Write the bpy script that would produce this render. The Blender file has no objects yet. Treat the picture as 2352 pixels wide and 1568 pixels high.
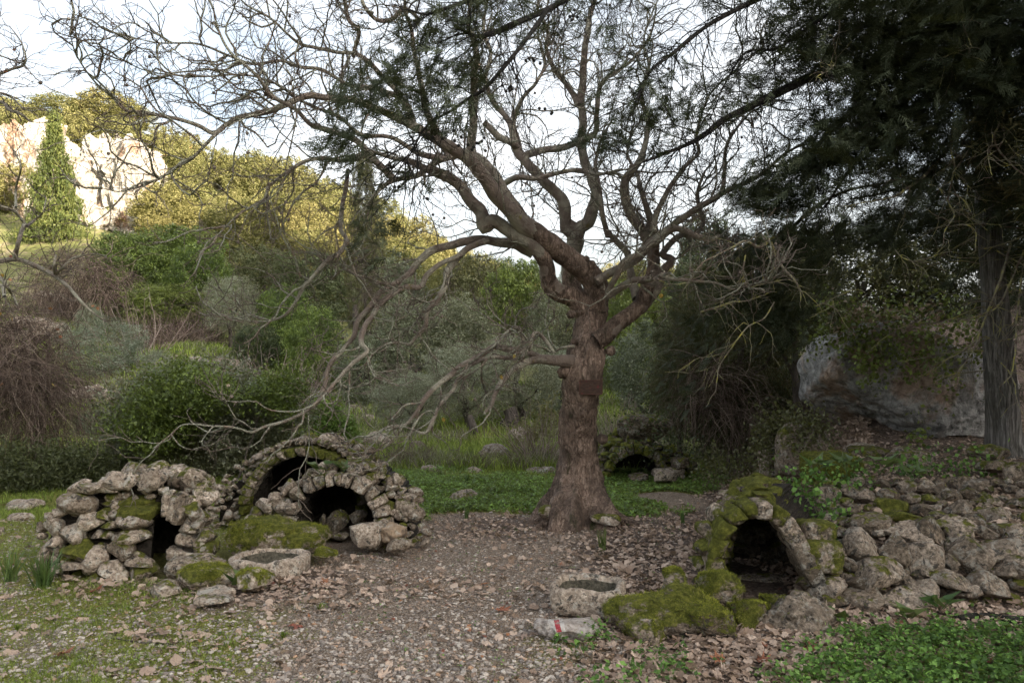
import bpy, math, random
import numpy as np
from mathutils import Vector
R = math.radians
random.seed(7)
rng = np.random.default_rng(7)
S = bpy.context.scene
COL = S.collection
# ------------------------------------------------------------------ camera, sky, sun, exposure
F = 1829.0            # focal length in units of a 2352 wide picture
HZ = 840.0            # height of the horizon in it
EYE = 1.6
cam = bpy.data.objects.new('camera', bpy.data.cameras.new('camera'))
COL.objects.link(cam)
cam.location = (0, 0, EYE)
cam.rotation_euler = (R(90), 0, 0)
cam.data.sensor_width = 36.0
cam.data.lens = F / 2352 * 36
cam.data.shift_y = (HZ - 784) / 2352
cam.data.clip_start = 0.05
cam.data.clip_end = 3000
S.camera = cam

SUN_EL, SUN_AZ = 13.0, 45.0      # low sun behind the camera, azimuth turned to its right
world = bpy.data.worlds.new('World'); S.world = world
world.use_nodes = True
nt = world.node_tree; nt.nodes.clear()
wo = nt.nodes.new('ShaderNodeOutputWorld'); bg = nt.nodes.new('ShaderNodeBackground')
sky = nt.nodes.new('ShaderNodeTexSky'); sky.sky_type = 'NISHITA'; sky.sun_disc = False
sky.sun_elevation = R(SUN_EL)
sky.sun_rotation = R(180 - SUN_AZ)
sky.air_density = 1.0; sky.dust_density = 5.0; sky.ozone_density = 1.0
tc = nt.nodes.new('ShaderNodeTexCoord'); mp = nt.nodes.new('ShaderNodeMapping')
mp.inputs['Scale'].default_value = (1.0, 1.0, 2.6)
cn = nt.nodes.new('ShaderNodeTexNoise'); cn.inputs['Scale'].default_value = 2.2; cn.inputs['Detail'].default_value = 7
cn.inputs['Roughness'].default_value = 0.55
cr = nt.nodes.new('ShaderNodeValToRGB'); cr.color_ramp.elements[0].position = 0.34; cr.color_ramp.elements[1].position = 0.62
cr.color_ramp.elements[0].color = (.25, .25, .25, 1); cr.color_ramp.elements[1].color = (.93, .93, .93, 1)
mx = nt.nodes.new('ShaderNodeMix'); mx.data_type = 'RGBA'
hs = nt.nodes.new('ShaderNodeHueSaturation'); hs.inputs['Saturation'].default_value = .12; hs.inputs['Value'].default_value = 1.8   # clouds take their light from the same sky
nt.links.new(sky.outputs[0], hs.inputs['Color'])
ad = nt.nodes.new('ShaderNodeMix'); ad.data_type = 'RGBA'; ad.blend_type = 'ADD'; ad.inputs[0].default_value = 1.0
nt.links.new(hs.outputs[0], ad.inputs[6]); ad.inputs[7].default_value = (.6, .58, .55, 1)
nt.links.new(ad.outputs[2], mx.inputs['B'])
nt.links.new(tc.outputs['Generated'], mp.inputs['Vector']); nt.links.new(mp.outputs[0], cn.inputs['Vector'])
nt.links.new(cn.outputs['Fac'], cr.inputs[0]); nt.links.new(cr.outputs[0], mx.inputs['Factor'])
nt.links.new(sky.outputs[0], mx.inputs['A']); nt.links.new(mx.outputs['Result'], bg.inputs[0])
bg.inputs[1].default_value = 0.056
nt.links.new(bg.outputs[0], wo.inputs[0])

sd = bpy.data.lights.new('sun', 'SUN'); sd.energy = 3.9; sd.angle = R(0.5); sd.color = (1.0, .87, .68)
sun = bpy.data.objects.new('sun', sd); COL.objects.link(sun)
SV = Vector((math.sin(R(SUN_AZ)) * math.cos(R(SUN_EL)), -math.cos(R(SUN_AZ)) * math.cos(R(SUN_EL)), math.sin(R(SUN_EL))))
sun.rotation_euler = SV.to_track_quat('Z', 'Y').to_euler()
sun.location = (20, -20, 60)
S.view_settings.view_transform = 'Standard'; S.view_settings.look = 'None'
S.view_settings.exposure = 2.5; S.view_settings.gamma = 1.0
S.view_settings.use_curve_mapping = False
S.cycles.use_denoising = True
S.cycles.max_bounces = 6; S.cycles.diffuse_bounces = 3; S.cycles.glossy_bounces = 2
S.cycles.transmission_bounces = 3; S.cycles.transparent_max_bounces = 4

# ------------------------------------------------------------------ helpers
def P(x, y, Y):
    return np.array([(x - 1176) * Y / F, Y, EYE - (y - HZ) * Y / F])

def sstep(a, b, x):
    t = np.clip((x - a) / (b - a), 0, 1)
    return t * t * (3 - 2 * t)

def _h(i, j, k, s):
    with np.errstate(over='ignore'):
        n = (i * 374761393 + j * 668265263 + k * 2147483647 + s * 974634777).astype(np.int64) & 0xffffffff
        n = ((n ^ (n >> 13)) * 1274126177) & 0xffffffff
        n = (n ^ (n >> 16)) & 0xffffffff
        n = (n * 2246822519) & 0xffffffff
        n = n ^ (n >> 15)
    return (n & 0xffffff) / float(0xffffff)

def vn(p, s=0):
    """value noise, p (...,3), result 0..1"""
    p = np.asarray(p, dtype=float)
    f = np.floor(p); i = f.astype(np.int64); t = p - f; t = t * t * (3 - 2 * t)
    r = 0
    for a in (0, 1):
        for b in (0, 1):
            for c in (0, 1):
                w = (t[..., 0] if a else 1 - t[..., 0]) * (t[..., 1] if b else 1 - t[..., 1]) * (t[..., 2] if c else 1 - t[..., 2])
                r = r + w * _h(i[..., 0] + a, i[..., 1] + b, i[..., 2] + c, s)
    return r

def fbm(p, s=0, o=4):
    r = 0; a = .5; p = np.asarray(p, dtype=float)
    for k in range(o):
        r = r + a * (vn(p, s + k) - .5) * 2; a *= .5; p = p * 2.03 + 7.1
    return r

def n2(x, y, sc, s=0, o=3):
    return fbm(np.stack([x * sc, y * sc, np.zeros_like(x)], -1), s, o)

def link(o, parent=None):
    COL.objects.link(o)
    if parent is not None: o.parent = parent
    return o

def mkmesh(name, v, f, mat=None, smooth=True, attrs=None):
    v = np.ascontiguousarray(v, dtype=np.float32).reshape(-1, 3)
    f = np.ascontiguousarray(f, dtype=np.int32)
    k = f.shape[1]; n = f.shape[0]
    m = bpy.data.meshes.new(name)
    m.vertices.add(len(v)); m.vertices.foreach_set('co', v.ravel())
    m.loops.add(n * k); m.loops.foreach_set('vertex_index', f.ravel())
    m.polygons.add(n); m.polygons.foreach_set('loop_start', np.arange(0, n * k, k, dtype=np.int32))
    try: m.polygons.foreach_set('loop_total', np.full(n, k, dtype=np.int32))
    except Exception: pass
    m.polygons.foreach_set('use_smooth', np.full(n, smooth, dtype=bool))
    if attrs:
        for an, av in attrs.items():
            a = m.attributes.new(an, 'FLOAT', 'POINT'); a.data.foreach_set('value', np.ascontiguousarray(av, dtype=np.float32))
    m.update()
    if mat: m.materials.append(mat)
    return m

def obj(name, mesh, parent=None, loc=(0, 0, 0), rot=(0, 0, 0), sc=(1, 1, 1)):
    o = bpy.data.objects.new(name, mesh); link(o, parent)
    o.location = loc; o.rotation_euler = rot; o.scale = sc
    return o

def empty(name, loc=(0, 0, 0), rz=0):
    o = bpy.data.objects.new(name, None); link(o); o.location = tuple(float(c) for c in loc); o.rotation_euler = (0, 0, rz)
    o.empty_display_size = .1
    return o

def tag(o, label=None, cat=None, group=None, kind=None):
    if label: o['label'] = label
    if cat: o['category'] = cat
    if group: o['group'] = group
    if kind: o['kind'] = kind
    return o

# ---- materials
class NT:
    def __init__(s, name):
        s.m = bpy.data.materials.new(name); s.m.use_nodes = True
        s.t = s.m.node_tree; s.t.nodes.clear()
        s.o = s.n('ShaderNodeOutputMaterial'); s.p = s.n('ShaderNodeBsdfPrincipled')
        s.l(s.p.outputs[0], s.o.inputs[0]); s.p.inputs['Roughness'].default_value = .85
        s.p.inputs['Specular IOR Level'].default_value = .25
    def n(s, t, **k):
        a = s.t.nodes.new(t)
        for q, v in k.items():
            if q[0] == '_': setattr(a, q[1:], v)
            else: a.inputs[q.replace('__', ' ')].default_value = v
        return a
    def l(s, a, b): s.t.links.new(a, b)
    def pos(s): return s.n('ShaderNodeNewGeometry').outputs['Position']
    def oc(s): return s.n('ShaderNodeTexCoord').outputs['Object']
    def noise(s, vec, sc, det=4, ro=.6, dist=0.0):
        a = s.n('ShaderNodeTexNoise', Scale=sc, Detail=det, Roughness=ro, Distortion=dist); s.l(vec, a.inputs['Vector']); return a.outputs['Fac']
    def vor(s, vec, sc, feat='F1', out='Distance'):
        a = s.n('ShaderNodeTexVoronoi', Scale=sc); a.feature = feat; s.l(vec, a.inputs['Vector']); return a.outputs[out]
    def ramp(s, fac, stops):
        a = s.n('ShaderNodeValToRGB'); e = a.color_ramp.elements
        while len(e) < len(stops): e.new(.5)
        for q, (p, c) in zip(e, stops):
            q.position = p
            q.color = (c, c, c, 1) if isinstance(c, (int, float)) else (*c, 1)
        s.l(fac, a.inputs[0]); return a.outputs[0]
    def mix(s, fac, a, b, mode='MIX'):
        m = s.n('ShaderNodeMix'); m.data_type = 'RGBA'; m.blend_type = mode
        for v, i in ((fac, 0), (a, 6), (b, 7)):
            if hasattr(v, 'links'): s.l(v, m.inputs[i])
            elif isinstance(v, (int, float)): m.inputs[i].default_value = v if i == 0 else (v, v, v, 1)
            else: m.inputs[i].default_value = (*v, 1)
        return m.outputs[2]
    def math(s, op, a, b=0.0, clamp=False):
        m = s.n('ShaderNodeMath'); m.operation = op; m.use_clamp = clamp
        for v, i in ((a, 0), (b, 1)):
            if hasattr(v, 'links'): s.l(v, m.inputs[i])
            else: m.inputs[i].default_value = v
        return m.outputs[0]
    def attr(s, name, kind='GEOMETRY'):
        a = s.n('ShaderNodeAttribute'); a.attribute_type = kind; a.attribute_name = name; return a.outputs['Fac']
    def vscale(s, vec, sc):
        a = s.n('ShaderNodeMapping'); a.inputs['Scale'].default_value = sc; s.l(vec, a.inputs['Vector']); return a.outputs[0]
    def bump(s, h, st=.5, d=.01, prev=None):
        b = s.n('ShaderNodeBump', Strength=st, Distance=d); s.l(h, b.inputs['Height'])
        if prev is not None: s.l(prev, b.inputs['Normal'])
        return b.outputs[0]
    def fin(s, col, nrm=None, rough=None):
        if hasattr(col, 'links'): s.l(col, s.p.inputs['Base Color'])
        else: s.p.inputs['Base Color'].default_value = (*col, 1)
        if nrm is not None: s.l(nrm, s.p.inputs['Normal'])
        if rough is not None:
            if hasattr(rough, 'links'): s.l(rough, s.p.inputs['Roughness'])
            else: s.p.inputs['Roughness'].default_value = rough
        return s.m

def leafmat(name, cols, trans=.35, rough=.5, spec=.4, back=None):
    """cols: stops over the per leaf random number"""
    k = NT(name)
    v = k.attr('rnd')
    oi = k.n('ShaderNodeObjectInfo').outputs['Random']
    nz = k.noise(k.pos(), .9, 2)
    f = k.math('ADD', k.math('MULTIPLY', v, .6), k.math('MULTIPLY', nz, .4))
    c = k.ramp(f, cols)
    c = k.mix(.22, c, k.ramp(oi, [(0, (.30, .22, .09)), (.5, (.10, .11, .04)), (1, (.015, .045, .02))]), 'MIX')
    k.l(c, k.p.inputs['Base Color']); k.p.inputs['Roughness'].default_value = rough; k.p.inputs['Specular IOR Level'].default_value = spec
    tr = k.n('ShaderNodeBsdfTranslucent'); k.l(k.mix(.5, c, (.28, .30, .05), 'MIX'), tr.inputs[0])
    ms = k.n('ShaderNodeMixShader'); ms.inputs[0].default_value = trans
    k.l(k.p.outputs[0], ms.inputs[1]); k.l(tr.outputs[0], ms.inputs[2]); k.l(ms.outputs[0], k.o.inputs[0])
    return k.m

MAT = {}
def stone_mat(name, dark, mid, light, lichen=.5, pit=30, objm=True):
    k = NT(name); p = k.pos()
    n1 = k.noise(p, 6, 5, .65); n2_ = k.noise(p, 38, 6, .7); n3 = k.noise(p, 15, 4, .6)
    tint = k.attr('tint', 'OBJECT') if objm else None
    col = k.ramp(n2_, [(.35, dark), (.49, mid), (.63, light)])
    col = k.mix(k.ramp(n1, [(.42, 0.0), (.62, .75)]), col, tuple(.55 * a for a in mid))
    if tint is not None:
        col = k.mix(k.math('MULTIPLY', tint, .75, True), col, k.ramp(n2_, [(.3, (.13, .095, .07)), (.7, (.58, .51, .44))]))
    oi = k.n('ShaderNodeObjectInfo').outputs['Random']
    col = k.mix(1.0, col, k.ramp(oi, [(0, (.50, .46, .40)), (.5, (.92, .88, .82)), (1, (1.2, 1.16, 1.1))]), 'MULTIPLY')
    # pale crust and dark spots of lichen
    lv = k.ramp(k.math('ADD', k.noise(p, 11, 5, .7, .6), k.math('MULTIPLY', k.noise(p, 60, 3), .25)), [(.67, 0.0), (.72, 1.0)])
    col = k.mix(k.math('MULTIPLY', lv, lichen), col, (.50, .50, .45))
    dv = k.ramp(k.math('ADD', k.noise(p, 17.3, 4, .7, .3), k.math('MULTIPLY', n2_, .2)), [(.67, 0.0), (.71, 1.0)])
    col = k.mix(k.math('MULTIPLY', dv, .8), col, (.035, .035, .033))
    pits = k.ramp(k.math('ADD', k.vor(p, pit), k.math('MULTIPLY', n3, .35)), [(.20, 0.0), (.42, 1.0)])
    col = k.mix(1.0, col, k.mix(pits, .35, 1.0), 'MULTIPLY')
    mo = k.attr('moss', 'OBJECT') if objm else None
    sep = k.n('ShaderNodeSeparateXYZ'); k.l(k.n('ShaderNodeNewGeometry').outputs['Normal'], sep.inputs[0])
    mn = k.noise(p, 9, 5, .65)
    a = k.math('ADD', k.math('MULTIPLY', sep.outputs[2], .20), k.math('MULTIPLY', mn, 1.5)); a = k.math('SUBTRACT', a, .20)
    if mo is not None: a = k.math('ADD', a, k.math('MULTIPLY', mo, .62))
    mf = k.ramp(a, [(.80, 0.0), (.93, 1.0)])
    mc = k.ramp(k.noise(p, 24, 5, .75), [(.3, (.05, .055, .010)), (.5, (.14, .15, .025)), (.7, (.32, .32, .06))])
    col = k.mix(mf, col, mc)
    h = k.math('ADD', k.math('MULTIPLY', n2_, .6), k.math('MULTIPLY', n3, 1.0))
    h = k.math('ADD', h, k.math('MULTIPLY', pits, .35))
    h = k.math('ADD', h, k.math('MULTIPLY', k.math('MULTIPLY', mf, k.noise(p, 160, 3, .8)), 1.2))
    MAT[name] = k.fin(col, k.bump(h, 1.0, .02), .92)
    return MAT[name]
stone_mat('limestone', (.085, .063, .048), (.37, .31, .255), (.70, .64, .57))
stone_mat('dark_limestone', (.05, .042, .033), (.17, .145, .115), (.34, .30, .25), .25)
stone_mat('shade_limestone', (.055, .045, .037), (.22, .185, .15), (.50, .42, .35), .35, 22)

def mossmat():
    k = NT('moss'); p = k.pos(); v = k.attr('rnd')
    c = k.ramp(k.math('ADD', k.math('MULTIPLY', v, .5), k.math('MULTIPLY', k.noise(p, 14, 4), .5)), [(.2, (.05, .06, .008)), (.5, (.17, .19, .025)), (.8, (.38, .39, .06))])
    MAT['moss'] = k.fin(c, None, .95)
mossmat()

def barks():
    k = NT('plane_trunk_bark'); p = k.pos(); q = k.vscale(p, (1, 1, .55))
    q2 = k.vscale(p, (1, 1, .30)); ve = k.vor(k.mix(.06, q2, k.n('ShaderNodeTexNoise', Scale=9.0).outputs['Color']), 34, 'DISTANCE_TO_EDGE')
    n = k.noise(q2, 30, 6, .75, .6); n0 = k.noise(p, 3.5, 4)
    c = k.ramp(n, [(.3, (.07, .048, .036)), (.5, (.28, .20, .155)), (.7, (.56, .43, .34))])
    c = k.mix(k.ramp(n0, [(.42, 0.0), (.62, .75)]), c, (.075, .055, .042))
    c = k.mix(k.math('MULTIPLY', k.ramp(ve, [(.0, 1.0), (.09, 0.0)]), .45), c, (.02, .015, .012))
    # moss and black stain from rain tracks
    st = k.ramp(k.noise(k.vscale(p, (1, 1, .35)), 5.5, 4), [(.58, 0.0), (.68, 1.0)])
    c = k.mix(k.math('MULTIPLY', st, .8), c, k.ramp(k.noise(p, 60), [(.4, (.015, .015, .012)), (.7, (.07, .085, .02))]))
    h = k.math('ADD', k.math('MULTIPLY', k.ramp(ve, [(0, 0.0), (.15, 1.0)]), .35), k.math('MULTIPLY', n, 1.6))
    MAT['trunk'] = k.fin(c, k.bump(h, 1.0, .018), .9)
    k = NT('plane_limb_bark'); p = k.pos()
    n = k.noise(p, 9, 3, .5, .4); m = k.noise(p, 55, 4, .7); t = k.attr('thick')
    c = k.ramp(n, [(.34, (.27, .20, .155)), (.43, (.34, .28, .22)), (.46, (.34, .36, .27)), (.66, (.50, .51, .41))])
    c = k.mix(k.ramp(m, [(.38, .75), (.56, 0.0)]), c, (.06, .05, .04))
    c = k.mix(t, k.mix(k.ramp(k.noise(p, 4, 3), [(.45, 0.0), (.6, 1.0)]), (.22, .175, .145), (.36, .335, .265)), c)
    yl = k.ramp(k.noise(p, 7.7, 4, .7), [(.64, 0.0), (.68, 1.0)])
    c = k.mix(k.math('MULTIPLY', yl, .55), c, (.26, .22, .04))
    MAT['limb'] = k.fin(c, k.bump(k.math('ADD', k.math('MULTIPLY', m, 1.6), k.math('MULTIPLY', k.ramp(n, [(.47, 0.0), (.5, 1.0)]), .7)), 1.0, .012), .8)
    k = NT('twig_bark'); p = k.pos()
    c = k.ramp(k.noise(p, 6, 3), [(.35, (.09, .068, .058)), (.6, (.21, .175, .145))])
    MAT['twig'] = k.fin(c, None, .8)
    k = NT('cypress_bark'); p = k.pos(); q = k.vscale(p, (1, 1, .07))
    n = k.noise(q, 42, 5, .7, .3); m = k.noise(p, 4, 3)
    c = k.ramp(n, [(.3, (.025, .023, .02)), (.5, (.16, .15, .14)), (.7, (.40, .38, .36))])
    c = k.mix(k.ramp(m, [(.4, 0.0), (.7, .5)]), c, (.045, .05, .03))
    MAT['cypbark'] = k.fin(c, k.bump(n, 1.0, .03), .9)
    k = NT('lichened_twig'); p = k.pos()
    c = k.ramp(k.noise(p, 9, 4, .7), [(.38, (.14, .095, .075)), (.5, (.25, .23, .17)), (.62, (.38, .36, .12)), (.72, (.5, .42, .05))])
    MAT['lichtwig'] = k.fin(c, None, .85)
    k = NT('dark_branch_bark'); p = k.pos()
    MAT['darkbranch'] = k.fin(k.ramp(k.noise(p, 20), [(.35, (.012, .011, .010)), (.7, (.045, .042, .037))]), k.bump(k.noise(p, 60), .8, .01), .9)
    k = NT('brown_vine'); p = k.pos(); v = k.attr('rnd')
    MAT['vine'] = k.fin(k.ramp(v, [(0, (.055, .038, .030)), (.6, (.165, .118, .093)), (1, (.33, .26, .21))]), None, .9)
    k = NT('pale_cane'); v = k.attr('rnd')
    MAT['cane'] = k.fin(k.ramp(v, [(0, (.14, .10, .08)), (.6, (.33, .25, .215)), (1, (.55, .46, .40))]), None, .9)
barks()

MAT['leaf_pine'] = leafmat('sunlit_hill_foliage', [(.1, (.05, .055, .018)), (.45, (.155, .15, .055)), (.8, (.32, .285, .13))], .35, .6, .2)
MAT['leaf_fir'] = leafmat('fir_foliage', [(.1, (.018, .026, .008)), (.5, (.07, .085, .02)), (.85, (.20, .20, .06))], .25, .6, .2)
MAT['leaf_pale'] = leafmat('pale_scrub_foliage', [(.1, (.12, .12, .05)), (.5, (.24, .23, .11)), (.8, (.36, .34, .18))], .3, .7, .2)
MAT['leaf_rust'] = leafmat('rusty_scrub_foliage', [(.1, (.14, .07, .03)), (.5, (.30, .15, .07)), (.8, (.42, .26, .13))], .3, .7, .2)
MAT['leaf_green'] = leafmat('glossy_green_foliage', [(.1, (0.026, 0.047, 0.009)), (.5, (0.109, 0.169, 0.032)), (.85, (0.390, 0.520, 0.114))], .3, .42, .5)
MAT['leaf_dark'] = leafmat('dark_evergreen_foliage', [(.1, (0.014, 0.019, 0.008)), (.5, (0.055, 0.073, 0.032)), (.85, (0.197, 0.240, 0.117))], .2, .5, .4)
MAT['leaf_olive'] = leafmat('grey_olive_foliage', [(.1, (0.061, 0.074, 0.049)), (.5, (0.199, 0.232, 0.171)), (.85, (0.588, 0.650, 0.526))], .2, .55, .4)
MAT['leaf_carob'] = leafmat('dusty_green_foliage', [(.1, (0.036, 0.043, 0.026)), (.5, (0.133, 0.156, 0.100)), (.85, (0.440, 0.509, 0.355))], .2, .42, .6)
MAT['leaf_cyp'] = leafmat('cypress_foliage', [(.1, (0.008, 0.010, 0.006)), (.5, (0.043, 0.051, 0.029)), (.85, (0.171, 0.194, 0.127))], .12, .7, .2)
MAT['leaf_nettle'] = leafmat('nettle_foliage', [(.1, (0.022, 0.057, 0.015)), (.5, (0.100, 0.222, 0.045)), (.85, (0.364, 0.654, 0.146))], .35, .5, .35)
MAT['grass'] = leafmat('grass_blade', [(.1, (0.040, 0.069, 0.012)), (.5, (0.179, 0.281, 0.040)), (.85, (0.620, 0.754, 0.163))], .35, .6, .3)
MAT['drygrass'] = leafmat('grey_scrub_blade', [(.1, (0.060, 0.060, 0.044)), (.5, (0.222, 0.222, 0.170)), (.85, (0.668, 0.639, 0.474))], .2, .7, .2)
MAT['litter'] = leafmat('fallen_leaf_brown', [(.1, (0.173, 0.110, 0.085)), (.4, (0.385, 0.272, 0.223)), (.8, (0.728, 0.568, 0.475))], .1, .75, .2)
MAT['redleaf'] = leafmat('fallen_leaf_red', [(.1, (.16, .04, .03)), (.5, (.36, .12, .09)), (.85, (.50, .25, .12))], .15, .65, .3)
MAT['yellowleaf'] = leafmat('leaf_yellow', [(.1, (.35, .18, .03)), (.5, (.55, .33, .06)), (.85, (.68, .50, .12))], .35, .6, .3)
MAT['arum'] = leafmat('arum_leaf', [(.1, (0.032, 0.080, 0.024)), (.5, (0.072, 0.152, 0.040)), (.85, (0.144, 0.240, 0.072))], .25, .35, .5)

def groundmat():
    k = NT('ground_soil'); p = k.pos(); g = k.attr('green'); lt = k.attr('litter'); wild = k.attr('wild')
    n1 = k.noise(p, 30, 6, .75); n2_ = k.noise(p, 110, 4, .7); v = k.vor(p, 62, 'F1', 'Color')
    ve = k.vor(p, 62, 'F1')
    soil = k.ramp(n2_, [(.34, (.05, .035, .024)), (.5, (.25, .188, .138)), (.64, (.64, .51, .39))])
    sv = k.n('ShaderNodeSeparateXYZ'); k.l(v, sv.inputs[0])
    peb = k.ramp(sv.outputs[0], [(0, (.14, .105, .08)), (.5, (.38, .31, .25)), (1, (.66, .58, .49))])
    pm = k.math('MULTIPLY', k.ramp(ve, [(.35, 1.0), (.6, 0.0)]), k.ramp(sv.outputs[1], [(.35, 0.0), (.45, 1.0)]))
    soil = k.mix(k.math('MULTIPLY', pm, .85), soil, peb)
    grn = k.ramp(k.math('ADD', k.math('MULTIPLY', n2_, .6), k.math('MULTIPLY', n1, .4)), [(.38, (.06, .055, .018)), (.5, (.21, .21, .05)), (.62, (.46, .43, .13))])
    gf = k.ramp(k.math('ADD', k.math('MULTIPLY', g, .62), k.math('MULTIPLY', n1, .6)), [(.50, 0.0), (.66, 1.0)])
    c = k.mix(gf, soil, grn)
    lit = k.ramp(n1, [(.3, (.05, .035, .026)), (.55, (.20, .15, .12)), (.7, (.40, .32, .265))])
    c = k.mix(k.ramp(k.math('ADD', k.math('MULTIPLY', lt, .7), k.math('MULTIPLY', n1, .4)), [(.5, 0.0), (.7, 1.0)]), c, lit)
    wc = k.ramp(k.noise(p, .9, 6, .7), [(.3, (.09, .10, .03)), (.5, (.20, .21, .07)), (.62, (.30, .25, .15)), (.75, (.45, .39, .32))])
    c = k.mix(wild, c, wc)
    h = k.math('ADD', n1, k.math('MULTIPLY', n2_, .5)); h = k.math('ADD', h, k.math('MULTIPLY', pm, .4))
    MAT['ground'] = k.fin(c, k.bump(h, 1.0, .03), .95)
groundmat()

# ------------------------------------------------------------------ terrain
AX = np.array([-3.0, -.66, -.50, -.31, -.205, -.095, .04, .29, .64, 3.0])
AH = np.array([30, 29, 27, 21, 17, 12.0, 8.0, 5.0, 5.0, 5.0])
PY = np.array([0, 17, 22, 27, 32, 40, 50, 60, 75, 90, 110, 400.])
PH = np.array([0, 0, .018, .052, .10, .18, .29, .42, .74, 1.0, 1.06, 1.1])
def hgt(X, Y):
    X = np.asarray(X, dtype=float); Y = np.asarray(Y, dtype=float)
    Yc = np.maximum(Y, 1)
    a = X / Yc
    H = np.interp(a, AX, AH); prof = np.interp(Y, PY, PH)
    z = H * prof
    z = z + sstep(10, 24, Y) * (n2(X, Y, .25, 11) * .35) + sstep(28, 60, Y) * n2(X, Y, .09, 12) * 2.5
    # earth mound with rocks half left in the meadow
    z = z + 1.0 * np.exp(-(((X + 11.2) / 2.2) ** 2 + ((Y - 27) / 3) ** 2))
    # bank and slope under the trees on the right
    edge = 1.95 + .42 * np.maximum(Y - 5.6, 0)
    b = sstep(0, .55, X - edge) * sstep(5.25, 5.8, Y) * (.40 + .08 * np.clip(Y - 5.6, 0, 4))
    z = z + b
    sl = sstep(0, 2.2, X - (2.8 + .1 * (Y - 9))) * sstep(9.2, 13.5, Y) * 1.5
    z = z + sl * (1 - sstep(16, 26, Y) * .5)
    z = z + sstep(6.5, 12, X) * sstep(2, 8, Y) * 1.2
    near = 1 - sstep(12, 30, Y)
    z = z + near * (n2(X, Y, .8, 5) * .03 + n2(X, Y, 3.5, 6, 3) * .012)
    return z

def greenmask(X, Y):
    n = n2(X, Y, 1.1, 21, 4) * .9 + n2(X, Y, 4.0, 22, 3) * .5
    Yn = Y + n2(X, Y, .8, 41, 4) * 2.0
    far = sstep(8.3, 9.4, Yn) * (1 - sstep(2.0, 2.8, X - (Y - 9) * .3))
    left = sstep(-.2, -1.4, X + .9 + (Y - 4) * .35) if False else sstep(0.2, 1.6, -(X + .4 + .22 * (Y - 4.5)))
    front = (1 - sstep(4.6, 5.6, Y)) * .42
    path = np.exp(-((X + .35 + .08 * (Y - 6)) / .9) ** 2) * (1 - sstep(8.6, 9.6, Y))
    g = np.maximum.reduce([far * 1.15, left * .72, front]) + n * .55 - path * .30
    rightdry = sstep(.3, 1.1, X) * (1 - far) * .75
    return np.clip(g - rightdry, 0, 1)

def littermask(X, Y):
    n = n2(X, Y, 1.3, 31, 3) * .5
    a = sstep(-.1, .9, X - .15) * (1 - sstep(8.3, 9.3, Y) * (1 - sstep(1.7, 2.6, X)))
    b = np.exp(-((X + 2.0) / 1.3) ** 2 - ((Y - 5.9) / .5) ** 2) * .85
    c = np.exp(-((X + .2) / 1.6) ** 2 - ((Y - 7.9) / .9) ** 2) * .8
    return np.clip(np.maximum.reduce([a, b, c]) * 1.1 + n - .12, 0, 1)

def grid(xs, ys):
    X, Y = np.meshgrid(xs, ys, indexing='ij'); nx, ny = X.shape
    Z = hgt(X, Y)
    v = np.stack([X, Y, Z], -1).reshape(-1, 3)
    i = np.arange(nx - 1)[:, None] * ny + np.arange(ny - 1)[None, :]
    f = np.stack([i, i + ny, i + ny + 1, i + 1], -1).reshape(-1, 4)
    return v, f
def axis(fine0, fine1, step, lo, hi, g=1.13):
    a = list(np.arange(fine0, fine1, step)); s = step; x = a[0]; L = []
    while x > lo: s = min(s * g, 25); x -= s; L.append(x)
    s = step; x = a[-1]; Rr = []
    while x < hi: s = min(s * g, 25); x += s; Rr.append(x)
    return np.array(L[::-1] + a + Rr)
v, f = grid(axis(-4.5, 5.0, .06, -500, 500, 1.07), axis(3.2, 10.5, .06, -60, 500, 1.06))
gm = mkmesh('ground', v, f, MAT['ground'], True, {
    'green': greenmask(v[:, 0], v[:, 1]), 'litter': littermask(v[:, 0], v[:, 1]), 'wild': sstep(15, 24, v[:, 1])})
ground = tag(obj('ground', gm), 'brown gravelly ground with leaf litter and patches of moss and grass', None, None, 'structure')

# the ridge across the valley behind the camera: it keeps the low sun off this valley floor
def ridge():
    n = 90; m = 14
    d = np.array([SV.x, SV.y]); d /= np.linalg.norm(d); e = np.array([-d[1], d[0]])
    T = np.linspace(-420, 420, n); U = np.linspace(0, 1, m)
    T2, U2 = np.meshgrid(T, U, indexing='ij')
    crest = 55 + 7 * fbm(np.stack([T2 * .02, T2 * 0, T2 * 0], -1), 3)
    z = crest * np.sin(np.pi * U2) ** .8 - 1
    D = 85 + U2 * 130
    X = d[0] * D + e[0] * T2; Y = d[1] * D + e[1] * T2
    z = z + 3 * n2(X, Y, .06, 9) * np.sin(np.pi * U2)
    v = np.stack([X, Y, z], -1).reshape(-1, 3)
    i = np.arange(n - 1)[:, None] * m + np.arange(m - 1)[None, :]
    f = np.stack([i, i + m, i + m + 1, i + 1], -1).reshape(-1, 4)
    k = NT('wooded_ridge'); c = k.ramp(k.noise(k.pos(), .25, 8, .7), [(.35, (.02, .03, .01)), (.6, (.06, .075, .025)), (.75, (.16, .14, .09))])
    o = obj('hill', mkmesh('hill', v, f, k.fin(c), True)); tag(o, 'wooded ridge across the valley', None, None, 'structure')
ridge()

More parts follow.
